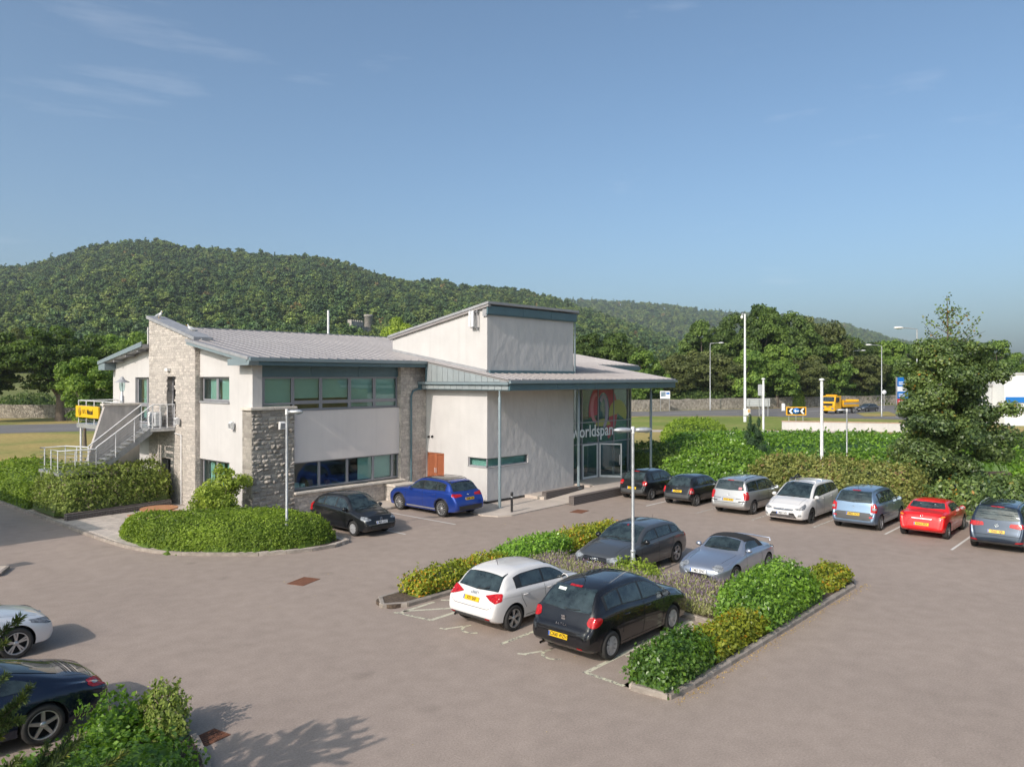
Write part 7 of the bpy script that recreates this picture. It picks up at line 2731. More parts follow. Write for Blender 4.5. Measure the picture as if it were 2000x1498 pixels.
def mound(name, poly, h, rad, dens, leaf, mat, label, cat='hedge', lump=0.12, lsc=1.6, seed=1, base=0.1, aspect=0.6, bare=0.0, group=None, tone=0.42, tvar=0.25, flat=0.5, stick=0.35, htop=None, stems=True, sprig=0.3):
    """hedge or shrub over an outline (s, t): domed by distance from the edge, leaves on its skin, stems inside"""
    r = np.random.default_rng(seed)
    Q = np.array([(p[0], -p[1]) for p in poly])
    c = Q.mean(axis=0)
    lo, hi = Q.min(axis=0), Q.max(axis=0)
    def height(P):
        d = poly_dist(P, Q)
        k = np.clip(d / rad, 0, 1)
        hh = h if htop is None else htop(P)
        z = hh * (1 - (1 - k) ** 2) ** flat * (1 + lump * vnoise(P, lsc, seed))
        return np.where(d > 0, z, 0), d
    A = (hi[0] - lo[0]) * (hi[1] - lo[1])
    n = int(A * dens * 6)
    P = lo + r.random((n, 2)) * (hi - lo)
    z, d = height(P)
    e = 0.03
    gx = (height(P + [e, 0])[0] - height(P - [e, 0])[0]) / (2 * e)
    gy = (height(P + [0, e])[0] - height(P - [0, e])[0]) / (2 * e)
    sl = np.sqrt(1 + gx ** 2 + gy ** 2)
    keep = (d > 0) & (r.random(n) < np.minimum(1, sl / 6))
    P, z, gx, gy = P[keep], z[keep], gx[keep], gy[keep]
    # steep flanks: spread leaves down to the ground
    nn = unit(np.stack([-gx, -gy, np.ones(len(P))], axis=1) + 1e-6)
    steep = nn[:, 2] < 0.5
    z = np.where(steep, z * (1 - 0.0), z)
    C = np.stack([P[:, 0], P[:, 1], z], axis=1)
    # edge curtain
    per = np.linalg.norm(np.roll(Q, -1, axis=0) - Q, axis=1)
    ne = int(per.sum() * h * 0.62 * dens)
    if ne > 0:
        idx = r.choice(len(Q), ne, p=per / per.sum())
        f = r.random((ne, 1))
        E = Q[idx] * (1 - f) + np.roll(Q, -1, axis=0)[idx] * f
        inn = unit(c - E)
        zz = r.random(ne) ** 0.8 * h * 0.75
        kk = 1 - np.sqrt(np.clip(1 - (zz / h) ** (1 / flat), 0, 1))
        E = E + inn * (kk * rad + np.abs(r.normal(size=ne)) * 0.05)[:, None]
        C = np.vstack([C, np.column_stack([E, zz])])
        nn = np.vstack([nn, np.column_stack([-inn, np.full(ne, 0.5)])])
    C[:, 2] += base
    C += nn * (r.normal(size=(len(C), 1)) * leaf * 0.7 + leaf * stick * (r.random((len(C), 1)) > 0.8))
    if bare > 0:
        m = vnoise(C[:, :2] + C[:, 2:3], 2.3, seed + 5) + r.normal(size=len(C)) * 0.2
        keep = m > -1 + bare * 1.4
        C, nn = C[keep], nn[keep]
    # loose shoots that break the outline
    q = r.choice(len(C), max(1, int(len(C) * sprig / 8)))
    sd = unit(nn[q] + r.normal(size=(len(q), 3)) * 0.5 + [0, 0, .5])
    sl_ = r.uniform(1.5, 4.2, len(q)) * leaf
    f8 = r.random((len(q), 8))
    SP = C[q][:, None, :] + sd[:, None, :] * (sl_[:, None] * f8)[..., None] + r.normal(size=(len(q), 8, 3)) * leaf * .35
    C = np.vstack([C, SP.reshape(-1, 3)]); nn = np.vstack([nn, np.repeat(nn[q], 8, axis=0)])
    N = unit(nn + r.normal(size=nn.shape) * 0.65)
    T = tone + tvar * vnoise(C[:, :2], 1.4, seed + 9) + r.normal(size=len(C)) * 0.22
    cen = (c[0], c[1], 0.0)
    C = C - np.array([c[0], c[1], 0.0])
    o = empty(name, cen)
    obj('foliage', leaf_mesh('foliage', C, N, leaf * (0.65 + 0.7 * r.random(len(C))), T, mat, aspect), o)
    # inner mass
    g = 0.22 if A < 60 else 0.4
    nx, ny = max(2, int((hi[0] - lo[0]) / g)), max(2, int((hi[1] - lo[1]) / g))
    X, Y = np.meshgrid(np.linspace(lo[0], hi[0], nx + 1), np.linspace(lo[1], hi[1], ny + 1))
    PP = np.column_stack([X.ravel(), Y.ravel()])
    zz, dd = height(PP)
    V = np.column_stack([PP - c, np.where(dd > 0.06, zz * 0.80 - 0.05, -0.1) + base])
    F = []
    for j in range(ny):
        for i in range(nx):
            q = (j * (nx + 1) + i, j * (nx + 1) + i + 1, (j + 1) * (nx + 1) + i + 1, (j + 1) * (nx + 1) + i)
            if max(dd[k] for k in q) > 0.06:
                F.append(q)
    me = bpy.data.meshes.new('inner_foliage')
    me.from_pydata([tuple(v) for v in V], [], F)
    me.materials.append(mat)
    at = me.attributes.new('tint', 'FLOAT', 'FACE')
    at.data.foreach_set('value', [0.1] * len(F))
    if F:
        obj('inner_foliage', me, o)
    if stems:
        mb = MB()
        ns = int(min(60, 4 + A * (6 if bare > 0 else 1.2)))
        for k in range(ns):
            for _ in range(20):
                q = lo + r.random(2) * (hi - lo)
                if poly_dist(q[None], Q)[0] > 0.1:
                    break
            zt = height(q[None])[0][0]
            if zt < 0.15:
                continue
            q = q - c
            e = Vector((q[0] + r.normal() * .12, q[1] + r.normal() * .12, base + zt * r.uniform(.75, .98)))
            mb.tube([(q[0], q[1], base - 0.05), (q[0] + r.normal() * .05, q[1] + r.normal() * .05, base + zt * .5), e], [0.016, 0.012, 0.006], 4)
        if mb.v:
            mb.build('stems', M['twig'], o)['kind'] = 'stuff'
    tag(o, label, cat, group)
    return o


mound('clipped_hedge', [(-12.72, .6), (-12.5, -.55), (-12.0, -.95), (-11.4, -.55), (-10.7, .3), (-9.6, .75), (-8.2, 1.6), (-7.3, 3.0), (-7.1, 5.3), (-7.4, 6.2), (-8.2, 6.42), (-9.2, 6.22), (-10.35, 5.6), (-11.45, 4.45), (-12.35, 3.3), (-12.62, 1.9)],
      0.95, 1.0, 620, 0.040, M['leaf_hedge'], 'low domed clipped green hedge in the kerbed bed by the picnic table', seed=3, lump=0.06, tone=.5, flat=.55, sprig=.12, tvar=.35)
mound('shrub_hedge', [(-12.65, -5.7), (-11.5, -5.75), (-9.5, -6.05), (-8.1, -6.3), (-7.75, -7.2), (-8.5, -9.2), (-11, -9.5), (-12.8, -9.4), (-12.95, -7.5)], 1.75, 0.7, 300, 0.055, M['leaf_planter'],
      'loose shrub hedge with bare patches behind the brick planter wall', seed=4, lump=0.16, lsc=2.2, base=0.3, bare=0.26, stick=3, tone=.5, flat=.45)
mound('shrub_hedge', [(-13.0, -9.9), (-11.0, -10.2), (-9.5, -12), (-9.5, -19), (-12, -20), (-13.0, -14)], 1.55, 0.9, 150, 0.06, M['leaf_hedge'],
      'green hedge at the left edge beyond the stair landing', seed=5, lump=0.08, base=0.1, tone=.45)
bl = [(r4.normal() * .45, r4.normal() * .45, r4.uniform(.45, 1.75), .42, .42, .36, r4.uniform(.3, .75)) for i in range(26)] + [(r4.normal() * .2, r4.normal() * .2, 1.9 + .15 * i, .28, .28, .28, .6) for i in range(3)]
rs_ = empty('rounded_shrub', (-8.65, 0.0, .09))
P, N, T = blob_points(bl, 240, jit=.28, low=-.8)
obj('foliage', leaf_mesh('foliage', P, N, .055 * (.6 + .8 * rng.random(len(P))), T, M['leaf_lime'], .6), rs_)
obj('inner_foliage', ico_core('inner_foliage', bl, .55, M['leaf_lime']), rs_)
limbs(.05, .4, bl, 2.2, 5, 14).build('stems', M['twig'], rs_)
tag(rs_, 'bright lime green rounded shrub in front of the stone pier', 'shrub')
# right-hand planting
mound('ivy_bank', [(12.9, 7.6), (12.9, 12.6), (15.5, 12.8), (19, 12.0), (24, 8.0), (26, 2.5), (22, 2.0), (17.6, 4.0), (16.6, 7.2)], 1.95, 2.6, 95, 0.085, M['leaf_shrub'],
      'bright green ivy bank rising behind the two black hatchbacks', seed=7, lump=0.22, lsc=1.3, tone=.5, tvar=.4, flat=.62, stick=1.5)
mound('shade_hedge', [(16.4, 3.2), (16.3, 6.4), (18.2, 6.2), (20.5, 3.0), (18.5, 2.0)], 1.75, 0.8, 110, 0.075, M['leaf_mid'], 'dark hedge under the end of the entrance canopy', seed=8, tone=.35)
mound('olive_hedge', [(13.0, 12.9), (12.95, 16.5), (13.0, 20.6), (14.8, 20.9), (15.6, 17), (15.4, 13.2)], 1.95, 0.75, 190, 0.075, M['leaf_olive'],
      'olive green hedge with bare stems behind the silver and white people carriers', seed=9, bare=0.12, tone=.5, lump=.10, flat=.45, stick=2)
mound('scrub_hedge', [(13.1, 20.9), (13.0, 25.0), (13.4, 30), (16, 31), (16.4, 25), (15.2, 21.2)], 1.6, 0.9, 150, 0.085, M['leaf_alder'],
      'dry twiggy scrub under the alder behind the red coupe', seed=10, bare=0.2, tone=.45, lump=.2, stick=2, flat=.5)
mound('laurel_bush', [(14.8, 23.8), (14.6, 27.5), (15.2, 33), (19, 33), (19, 26), (17, 23.6)], 2.5, 1.4, 110, 0.10, M['leaf_shrub'], 'glossy laurel bush at the edge of the picture behind the navy car', 'shrub', seed=11, tone=.35, lump=.15)


def dpoly(pts):
    return [DS(bp(px), d) for px, d in pts]


mound('long_hedge', dpoly([(1285, 52), (1400, 49), (1500, 48.5), (1600, 49), (1700, 50), (1850, 50), (2100, 49), (2120, 56), (1850, 59), (1700, 60), (1550, 61), (1400, 62), (1300, 60)]), 1.75, 1.6, 55, 0.10, M['leaf_shrub'],
      'long dense green hedge between the car park poles and the road', seed=12, lump=0.10, tone=.38, tvar=.4, stems=False)
mound('clipped_dome', dpoly([(1292, 69), (1345, 65), (1412, 68), (1420, 76), (1345, 79), (1296, 76)]), 1.9, 2.0, 60, 0.09, M['leaf_hedge'], 'clipped rounded hedge beyond the last canopy column', seed=13, lump=0.04, tone=.55, stems=False)
mound('low_hedge', dpoly([(1360, 41.5), (1440, 40.5), (1480, 44), (1400, 47), (1340, 46)]), 1.9, 1.3, 80, 0.085, M['leaf_bright'], 'light green bushes joining the ivy bank to the long hedge', 'shrub', seed=14, tone=.5, lump=.15)
# conifer shrub
cf = empty('conifer_shrub')
bl = [(math.cos(i * 2.4) * (.75 - .22 * (i / 9)) * .6, math.sin(i * 2.4) * (.75 - .22 * (i / 9)) * .6, .4 + i * .2, .5 - .035 * i, .5 - .035 * i, .42, .3) for i in range(12)]
P, N, T = blob_points(bl, 260)
obj('foliage', leaf_mesh('foliage', P, N, 0.06, T, M['leaf_conifer'], 0.35), cf)
obj('inner_foliage', ico_core('inner_foliage', bl, .7, M['leaf_conifer']), cf)
x, y = D(bp(1472), 47.3); cf.location = (x, y, .9); cf.scale = (1, 1, 1)
MB().tube([(0, 0, -.9), (0, 0, .6)], .05, 6).build('trunk', M['bark'], cf)
tag(cf, 'small dark conifer standing in the hedge below the white posts', 'shrub')

# ---- island planting
mound('gold_shrub', [(-10.3, 13.35), (-10.2, 14.15), (-7.6, 14.15), (-6.2, 14.1), (-6.2, 13.1), (-8, 13.1)], .50, .32, 520, 0.042, M['leaf_gold'], 'yellowing low shrubs beside the white hatchback at the end of the island', 'shrub', seed=21, lump=.24, lsc=3, tone=.55, flat=.5, stick=2)
mound('green_shrub', [(-6.3, 12.95), (-6.3, 14.2), (-4.6, 14.3), (-3.2, 14.0), (-3.2, 12.9)], .64, .4, 520, 0.042, M['leaf_shrub'], 'fresh green low shrub behind the white hatchback roof', 'shrub', seed=22, lump=.18, lsc=3, tone=.5, flat=.5, stick=2)
mound('gold_shrub', [(-3.3, 12.85), (-3.3, 13.95), (-.6, 13.95), (.55, 13.8), (.6, 12.85)], .52, .35, 520, 0.042, M['leaf_gold'], 'yellowing low shrubs beside the bonnet of the dark grey hatchback', 'shrub', seed=23, lump=.2, lsc=3, tone=.56, flat=.5, stick=2)
mound('dark_shrub', [(-11.3, 21.6), (-11.25, 22.45), (-10.2, 22.5), (-9.2, 22.4), (-9.1, 21.6), (-10.2, 21.45)], .70, .5, 650, 0.042, M['leaf_shrub'], 'dark green bush at the near tip of the island kerb', 'shrub', seed=24, lump=.25, lsc=3.2, tone=.22, flat=.5, stick=3)
mound('gold_shrub', [(-9.3, 21.6), (-9.2, 22.45), (-6.6, 22.45), (-6.5, 21.6)], .5, .38, 800, 0.042, M['leaf_gold'], 'yellow-spotted low shrubs along the near kerb between the dark bush and the large bush', 'shrub', seed=25, lump=.2, lsc=3, tone=.55, flat=.5, stick=2)
mound('large_shrub', [(-6.9, 21.3), (-6.8, 22.45), (-3.2, 22.4), (-2.7, 21.7), (-3.0, 20.9), (-4.8, 20.7), (-6.0, 20.9)], .88, .65, 560, 0.045, M['leaf_shrub'], 'large leafy green bush in front of the silver roadster', 'shrub', seed=26, lump=.18, lsc=2.4, tone=.5, flat=.5, stick=3)
mound('gold_shrub', [(-2.3, 21.7), (-2.2, 22.4), (-.6, 22.4), (-.5, 21.8), (-1.2, 21.55)], .5, .3, 800, 0.04, M['leaf_gold'], 'small yellow-green shrub at the far tip of the island kerb', 'shrub', seed=27, lump=.2, lsc=3, tone=.5, flat=.5, stick=2)
mound('green_shrub', [(-5.2, 16.9), (-5.2, 18.3), (-4.6, 18.35), (-4.5, 16.9)], .55, .3, 600, 0.045, M['leaf_lime'], 'small lime green shrub at the foot of the twin lamp column', 'shrub', seed=28, lump=.2, lsc=3, tone=.5, flat=.5, stick=3)
# lavender: upright stems with purple heads
r5 = np.random.default_rng(61)
lv = empty('lavender_bed', (-5.55, -17.9, .1))
n = 17000
cl = np.column_stack([r5.uniform(-.95, .95, 90), r5.uniform(-3.4, 3.4, 90)])
k = r5.integers(0, 90, n)
base = cl[k] + r5.normal(size=(n, 2)) * .10
keep = (np.abs(base[:, 0]) < 1.0) & (np.abs(base[:, 1]) < 3.55)
base, k = base[keep], k[keep]
n = len(base)
out = (base - cl[k]) * 1.3 + r5.normal(size=(n, 2)) * .10
hgt = r5.uniform(.16, .46, n)
C = np.column_stack([base + out * .5, hgt * .5]); U = unit(np.column_stack([out, hgt]))
N = unit(np.column_stack([r5.normal(size=(n, 2)), np.full(n, .3)]))
obj('stems', leaf_mesh('stems', C, N, hgt * .5, np.clip(r5.normal(.45, .18, n), 0, .78), M['leaf_lav'], .035, up=U), lv)
m = r5.random(n) < .75
C2 = np.column_stack([base + out * .98, hgt * .98])[m]
obj('flower_heads', leaf_mesh('flower_heads', C2, N[m], .05, np.where(r5.random(m.sum()) < .62, .95, .6), M['leaf_lav'], .28, up=U[m]), lv)
tag(lv, 'faded lavender bed with purple heads across the middle of the island', 'lavender', kind='stuff')

# ---- near left corner: shrubs and a young pine
mound('leafy_shrub', [(-19.5, 16.25), (-18.95, 16.1), (-18.6, 16.3), (-18.6, 16.9), (-19.6, 17.2)], .62, .5, 300, 0.045, M['leaf_shrub'], 'leafy green shrub in front of the sports coupe tail', 'shrub', seed=31, lump=.3, lsc=3, tone=.55, flat=.5, stick=4)
mound('dry_shrub', [(-18.6, 16.25), (-18.1, 16.35), (-18.05, 16.9), (-18.35, 17.5), (-18.7, 17.2)], .66, .3, 600, 0.036, M['leaf_planter'], 'half-dry reddish shrub at the kerb beside the drain grate', 'shrub', seed=32, lump=.25, lsc=3, tone=.42, flat=.45, stick=3, bare=.12)
mound('ground_cover', [(-24, 16.6), (-20.0, 16.8), (-18.6, 17.3), (-18.5, 18.3), (-19.4, 20.2), (-22, 23), (-25, 23)], .36, .5, 330, 0.045, M['leaf_shrub'], 'low green ground cover filling the near corner bed', 'shrub', seed=33, lump=.3, lsc=2, tone=.38, flat=.5, stick=3)
pn = empty('young_pine')
r6 = np.random.default_rng(71)
mb = MB().tube([(0, 0, 0), (.03, .02, 2), (0, .03, 3.9), (.02, 0, 4.7)], [.10, .075, .035, .012], 8)
Cs, Us, Ts = [], [], []
def needles(p0, p1, nper, L, bright):
    p0, p1 = np.array(p0), np.array(p1)
    ax = (p1 - p0); ln = np.linalg.norm(ax); ax = ax / ln
    k = int(nper * ln)
    f = r6.random(k)
    base = p0 + f[:, None] * (p1 - p0)
    rad = unit(r6.normal(size=(k, 3)))
    u = unit(ax * 1.0 + rad * 0.95)
    Cs.append(base + u * L * .5); Us.append(u)
    Ts.append(np.clip(np.where(f > .72, bright, .35) + r6.normal(size=k) * .2, 0, 1))
for i in range(46):
    z = .5 + 3.9 * (i / 46) ** .9
    a = i * 2.399 + r6.normal() * .3
    L = max(.35, (4.9 - z) * .47) * r6.uniform(.75, 1.1)
    e = Vector((L * math.cos(a), L * math.sin(a), z + L * r6.uniform(.25, .5)))
    m_ = Vector((L * .55 * math.cos(a), L * .55 * math.sin(a), z + L * .14))
    mb.tube([(0, 0, z), m_, e], [.022, .016, .006], 5)
    br_ = .95 if r6.random() < .35 else .6
    needles(m_, e, 520, .085, br_)
    for q in range(7):
        f = r6.uniform(.25, .95)
        s = m_.lerp(e, f) if f > .5 else Vector((0, 0, z)).lerp(m_, f * 2)
        b = a + r6.choice([-1, 1]) * r6.uniform(.5, 1.1)
        l2 = L * r6.uniform(.22, .45)
        t = s + Vector((l2 * math.cos(b), l2 * math.sin(b), l2 * r6.uniform(.3, .9)))
        mb.tube([s, t], [.010, .004], 4)
        needles(s, t, 520, .085, br_)
mb.build('trunk', M['bark'], pn)
C = np.concatenate(Cs); U = np.concatenate(Us); T = np.concatenate(Ts)
N = unit(np.cross(U, r6.normal(size=U.shape)))
obj('needles', leaf_mesh('needles', C, N, .045, T, M['leaf_pine'], .16, up=U), pn)
x, y = D(-.87, 8.0)
pn.location = (x, y, -.1)
pn.scale = (1.04, 1.04, 1.04)
tag(pn, 'young pine with yellow-green shoots cut by the near left corner', 'tree')
# ================================================================== HILLS AND FOREST
RID1 = [(-250, 560), (-100, 535), (0, 526), (60, 518), (130, 498), (180, 482), (230, 474), (290, 471), (370, 483), (440, 490), (520, 496), (600, 501), (650, 507), (700, 524), (760, 544), (800, 551), (850, 548), (900, 557), (1000, 566), (1080, 581), (1115, 592), (1200, 618), (1300, 652), (1450, 700), (1700, 728), (2300, 730)]
RID2 = [(-250, 640), (800, 600), (1000, 590), (1115, 590), (1180, 592), (1250, 595), (1330, 603), (1400, 612), (1500, 618), (1600, 626), (1640, 634), (1700, 652), (1760, 668), (1900, 690), (2100, 702), (2300, 710)]
r1f, r2f = pchip(RID1), pchip(RID2)
R1, R2 = 1150.0, 2600.0


def sm(x):
    x = min(1, max(0, x))
    return x * x * (3 - 2 * x)


def hill_z(px, d):
    """ground height at bearing (as survey column) and distance ahead"""
    h1 = 6.15 + (737 - r1f(px)) / 1490 * R1 - 15
    h2 = 6.15 + (737 - r2f(px)) / 1490 * R2 - 8
    base = 9.0 * sm((d - 122) / 220) * (1 - .7 * sm((px - 900) / 500))
    k = (d - 300) / (R1 - 300)
    a = 0 if k <= 0 else max(0, h1) * (k ** 1.15 if k < 1 else max(0, 1 - (k - 1) * .9))
    k2 = (d - 1250) / (R2 - 1250)
    b = 0 if k2 <= 0 else max(0, h2) * (k2 ** .9 if k2 < 1 else 1 - (k2 - 1) * .4)
    return base + max(a, b)


M['forest_floor'] = grass_mat('forest_floor', (0.030, 0.042, 0.014), (0.038, 0.052, 0.017), (0.05, 0.065, 0.02), 0.01, 0.1)
M['field'] = grass_mat('pale_field', (0.145, 0.165, 0.055), (0.165, 0.18, 0.062), (0.20, 0.19, 0.075), 0.02, 0.5)
cols = np.linspace(-220, 2250, 120)
ds_ = np.concatenate([np.linspace(124, 300, 12), np.linspace(330, 1150, 30), np.linspace(1200, 3000, 26)])
V, F, MI = [], [], []
for i, d in enumerate(ds_):
    for px in cols:
        x, y = D(bp(px), d)
        V.append((x, y, -0.4 + hill_z(px, d) if i else -1.0))
nc = len(cols)
for i in range(len(ds_) - 1):
    for j in range(nc - 1):
        F.append((i * nc + j, i * nc + j + 1, (i + 1) * nc + j + 1, (i + 1) * nc + j))
        MI.append(0 if ds_[i] < 290 else 1)
me = bpy.data.meshes.new('hills')
me.from_pydata(V, [], F)
me.materials.append(M['field']); me.materials.append(M['forest_floor'])
me.polygons.foreach_set('material_index', MI)
me.polygons.foreach_set('use_smooth', [True] * len(F))
hl_ = obj('hills', me)
tag(hl_, kind='structure')

# one wood: tree crowns set on the hillside
FM = [leafmat('forest_leaf', a, b, transl=0.2, lo=.7, hi=1.35, gain=2.4) for a, b in (((0.022, 0.040, 0.014), (0.095, 0.130, 0.034)), ((0.016, 0.033, 0.014), (0.065, 0.098, 0.032)),
      ((0.035, 0.050, 0.016), (0.135, 0.155, 0.045)), ((0.014, 0.030, 0.016), (0.05, 0.078, 0.034)), ((0.03, 0.045, 0.014), (0.12, 0.15, 0.036)), ((0.06, 0.05, 0.02), (0.19, 0.14, 0.06)))]
fcol = bpy.data.collections.new('forest_crowns')
for k in range(6):
    M['leaf_forest'] = FM[k]
    bl = crown_blobs(1.0, (11, 13, 10, 16, 12, 11)[k], (4.6, 4.2, 4.4, 2.8, 5.2, 4)[k], 24, 80 + k, 'cone' if k == 3 else 'round', br=(0.22, 0.40), tone=(.1, .8))
    P, N, T = blob_points(bl, 3.2, low=-.3, jit=.25)
    me = leaf_mesh('forest_crown', P, N, .50 * (0.7 + 0.6 * rng.random(len(P))), T, M['leaf_forest'], .7)
    co = ico_core('forest_core', bl, .70, M['leaf_forest'])
    bm = bmesh.new(); bm.from_mesh(me); bm.from_mesh(co)
    ta = bm.faces.layers.float.get('tint')
    bm.to_mesh(me); bm.free()
    o = bpy.data.objects.new('forest_crown', me)
    fcol.objects.link(o)
r7 = np.random.default_rng(91)
def wts(x, y):
    g = vnoise(np.array([[x, y]]), .006, 17)[0]
    w = np.array([.3, .25 + .2 * g, .2 - .15 * g, .03 + .03 * g, .2 - .1 * g, .012])
    w = np.clip(w, .004, 1)
    return w / w.sum()

pts, scl, rot, idx = [], [], [], []
def add(px, d, s):
    x, y = D(bp(px), d)
    pts.append((x, y, hill_z(px, d) - 1.5)); scl.append(s); rot.append(r7.uniform(0, 6.28)); idx.append(int(r7.choice(6, p=wts(x, y))))
nfor = 0
while nfor < 11500:
    d = math.sqrt(r7.uniform(295 ** 2, 1210 ** 2))
    px = r7.uniform(-120, 1500)
    if r1f(px) > 705:
        continue
    if 672 < px < 735 and 430 < d < 530:
        continue
    add(px, d, r7.choice([.5, .65, .8, .95, 1.15]) * r7.uniform(.85, 1.15)); nfor += 1
nfor = 0
while nfor < 4200:
    d = math.sqrt(r7.uniform(1400 ** 2, 2680 ** 2))
    px = r7.uniform(1030, 2060)
    if hill_z(px, d) < 12:
        continue
    add(px, d, r7.uniform(1.2, 1.9)); nfor += 1
for k in range(900):     # foot of the wood and hedgerow trees
    d = r7.uniform(300, 420); px = r7.uniform(150, 1150)
    if 672 < px < 735:
        continue
    add(px, d, r7.uniform(.8, 1.2))
me = bpy.data.meshes.new('forest')
me.from_pydata(pts, [], [])
for nm, vals, ty in (('f_scale', scl, 'FLOAT'), ('f_rot', rot, 'FLOAT'), ('f_idx', idx, 'INT')):
    a = me.attributes.new(nm, ty, 'POINT'); a.data.foreach_set('value', vals)
fo = obj('forest', me)
tag(fo, 'dense broadleaf wood covering the hillside behind the office', 'forest', kind='stuff')
ng = bpy.data.node_groups.new('forest_on_hill', 'GeometryNodeTree')
ng.interface.new_socket('Geometry', in_out='INPUT', socket_type='NodeSocketGeometry')
ng.interface.new_socket('Geometry', in_out='OUTPUT', socket_type='NodeSocketGeometry')
gi = ng.nodes.new('NodeGroupInput'); go_ = ng.nodes.new('NodeGroupOutput')
ci = ng.nodes.new('GeometryNodeCollectionInfo'); ci.inputs['Collection'].default_value = fcol
ci.inputs['Separate Children'].default_value = True; ci.inputs['Reset Children'].default_value = True
ip = ng.nodes.new('GeometryNodeInstanceOnPoints'); ip.inputs['Pick Instance'].default_value = True
def named(nm, ty):
    n = ng.nodes.new('GeometryNodeInputNamedAttribute'); n.data_type = ty; n.inputs['Name'].default_value = nm
    return n.outputs['Attribute']
cx = ng.nodes.new('ShaderNodeCombineXYZ')
ng.links.new(named('f_rot', 'FLOAT'), cx.inputs[2])
ng.links.new(gi.outputs[0], ip.inputs['Points'])
ng.links.new(ci.outputs[0], ip.inputs['Instance'])
ng.links.new(named('f_idx', 'INT'), ip.inputs['Instance Index'])
ng.links.new(cx.outputs[0], ip.inputs['Rotation'])
ng.links.new(named('f_scale', 'FLOAT'), ip.inputs['Scale'])
ng.links.new(ip.outputs[0], go_.inputs[0])
md = fo.modifiers.new('forest', 'NODES'); md.node_group = ng
# ruined tower and wall on the hillside
M['ruin'] = pmat('pale_ruin_stone', (0.36, 0.33, 0.29), .95, var=.35, vscale=.4)
x, y = D(bp(700), 470)
cs = empty('hillside_castle', (x, y, hill_z(700, 470)), R(15))
tag(cs, 'pale ruined castle with a round tower among the trees on the hill', 'castle')
mb = MB().box(-8.5, 3.0, -1.5, 1.5, -2, 6.5)
for k in range(6):
    mb.box(-8.5 + k * 2.05, -7.5 + k * 2.05, -1.5, 1.5, 6.5, 7.6)
mb.build('wall', M['ruin'], cs)
MB().box(3.0, 9, -1.2, 1.2, -2, 4.0).build('wall', M['ruin'], cs)
MB().lathe([(2.6, -2), (2.5, 10.5), (2.8, 10.6), (2.8, 12), (0.01, 12.2)], 14, (10, 0, 0)).build('tower', M['ruin'], cs)
for xx in (-6, -2.5, 1):
    MB().box(xx, xx + .8, -1.56, -1.4, 2.5, 4.4).build('window', M['black'], cs)
# ================================================================== ROAD, WALLS AND FAR THINGS
def ES(x, z):
    return DS(x / z, z)


sheet('road', [ES(*p) for p in [(-175, 30), (-54, 85), (-15, 104), (20, 121), (38, 122), (50, 115), (62, 109), (90, 103), (150, 92), (210, 150), (135, 188), (88, 171.5), (65, 159.5), (43, 146.5), (22, 137.5), (-20, 119.5), (-63.5, 99.6), (-190, 42)]], -0.012, M['road'])
sheet('lawn', [ES(*p) for p in [(12, 92), (15, 112), (20, 119.5), (37, 120.5), (48, 114), (56, 109), (50, 97), (34, 90)]], -0.016, M['grass_green'])
sheet('lawn', [DS(bp(a), d) for a, d in ((1672, 131), (1735, 137), (1760, 121), (1688, 120))], 0.02, M['grass_dry'])
sheet('footpath', [ES(*p) for p in [(11, 87), (12, 90), (34, 88), (50, 93), (50, 90), (33, 84)]], -0.02, M['pavement'])
sheet('field', [ES(*p) for p in [(-200, 60), (-63, 104), (-20, 123), (-25, 135), (-76, 116), (-210, 90)]], -0.018, M['grass_dry'])
# far road markings
fm = empty('road_markings'); tag(fm, kind='structure')
for (a, b, w) in (((1300, 131), (1440, 136), .25), ((1580, 138), (1640, 150), .25), ((1600, 128), (1612, 127), .5), ((1630, 127), (1648, 126.5), .6), ((1690, 121.5), (1760, 118), .3)):
    p, q = DS(bp(a[0]), a[1]), DS(bp(b[0]), b[1])
    va, vb = Vector((p[0], -p[1])), Vector((q[0], -q[1]))
    n = (vb - va).normalized(); n = Vector((-n.y, n.x)) * w / 2
    MB().face([(va.x - n.x, va.y - n.y, -.006), (vb.x - n.x, vb.y - n.y, -.006), (vb.x + n.x, vb.y + n.y, -.006), (va.x + n.x, va.y + n.y, -.006)]).build('painted_line', M['paint_white'], fm)


def rubble_mat():
    m, nt, b = nmat('rubble_stone_wall')
    tc = nt.nodes.new('ShaderNodeTexCoord')
    v = nt.nodes.new('ShaderNodeTexVoronoi'); v.inputs['Scale'].default_value = 2.6
    e = nt.nodes.new('ShaderNodeTexVoronoi'); e.feature = 'DISTANCE_TO_EDGE'; e.inputs['Scale'].default_value = 2.6
    for n in (v, e):
        nt.links.new(tc.outputs['Object'], n.inputs[0])
    r = nt.nodes.new('ShaderNodeValToRGB')
    r.color_ramp.elements[0].color = (0.24, 0.215, 0.18, 1); r.color_ramp.elements[1].color = (0.46, 0.41, 0.345, 1)
    sx = nt.nodes.new('ShaderNodeSeparateColor'); nt.links.new(v.outputs['Color'], sx.inputs[0]); nt.links.new(sx.outputs[0], r.inputs[0])
    nt.links.new(r.outputs[0], b.inputs['Base Color'])
    b.inputs['Roughness'].default_value = .95
    bpn = nt.nodes.new('ShaderNodeBump'); bpn.inputs['Strength'].default_value = .9; bpn.inputs['Distance'].default_value = .12
    mr = nt.nodes.new('ShaderNodeMapRange'); mr.inputs[2].default_value = .12
    nt.links.new(e.outputs['Distance'], mr.inputs[0]); nt.links.new(mr.outputs[0], bpn.inputs['Height'])
    nt.links.new(bpn.outputs[0], b.inputs['Normal'])
    return m


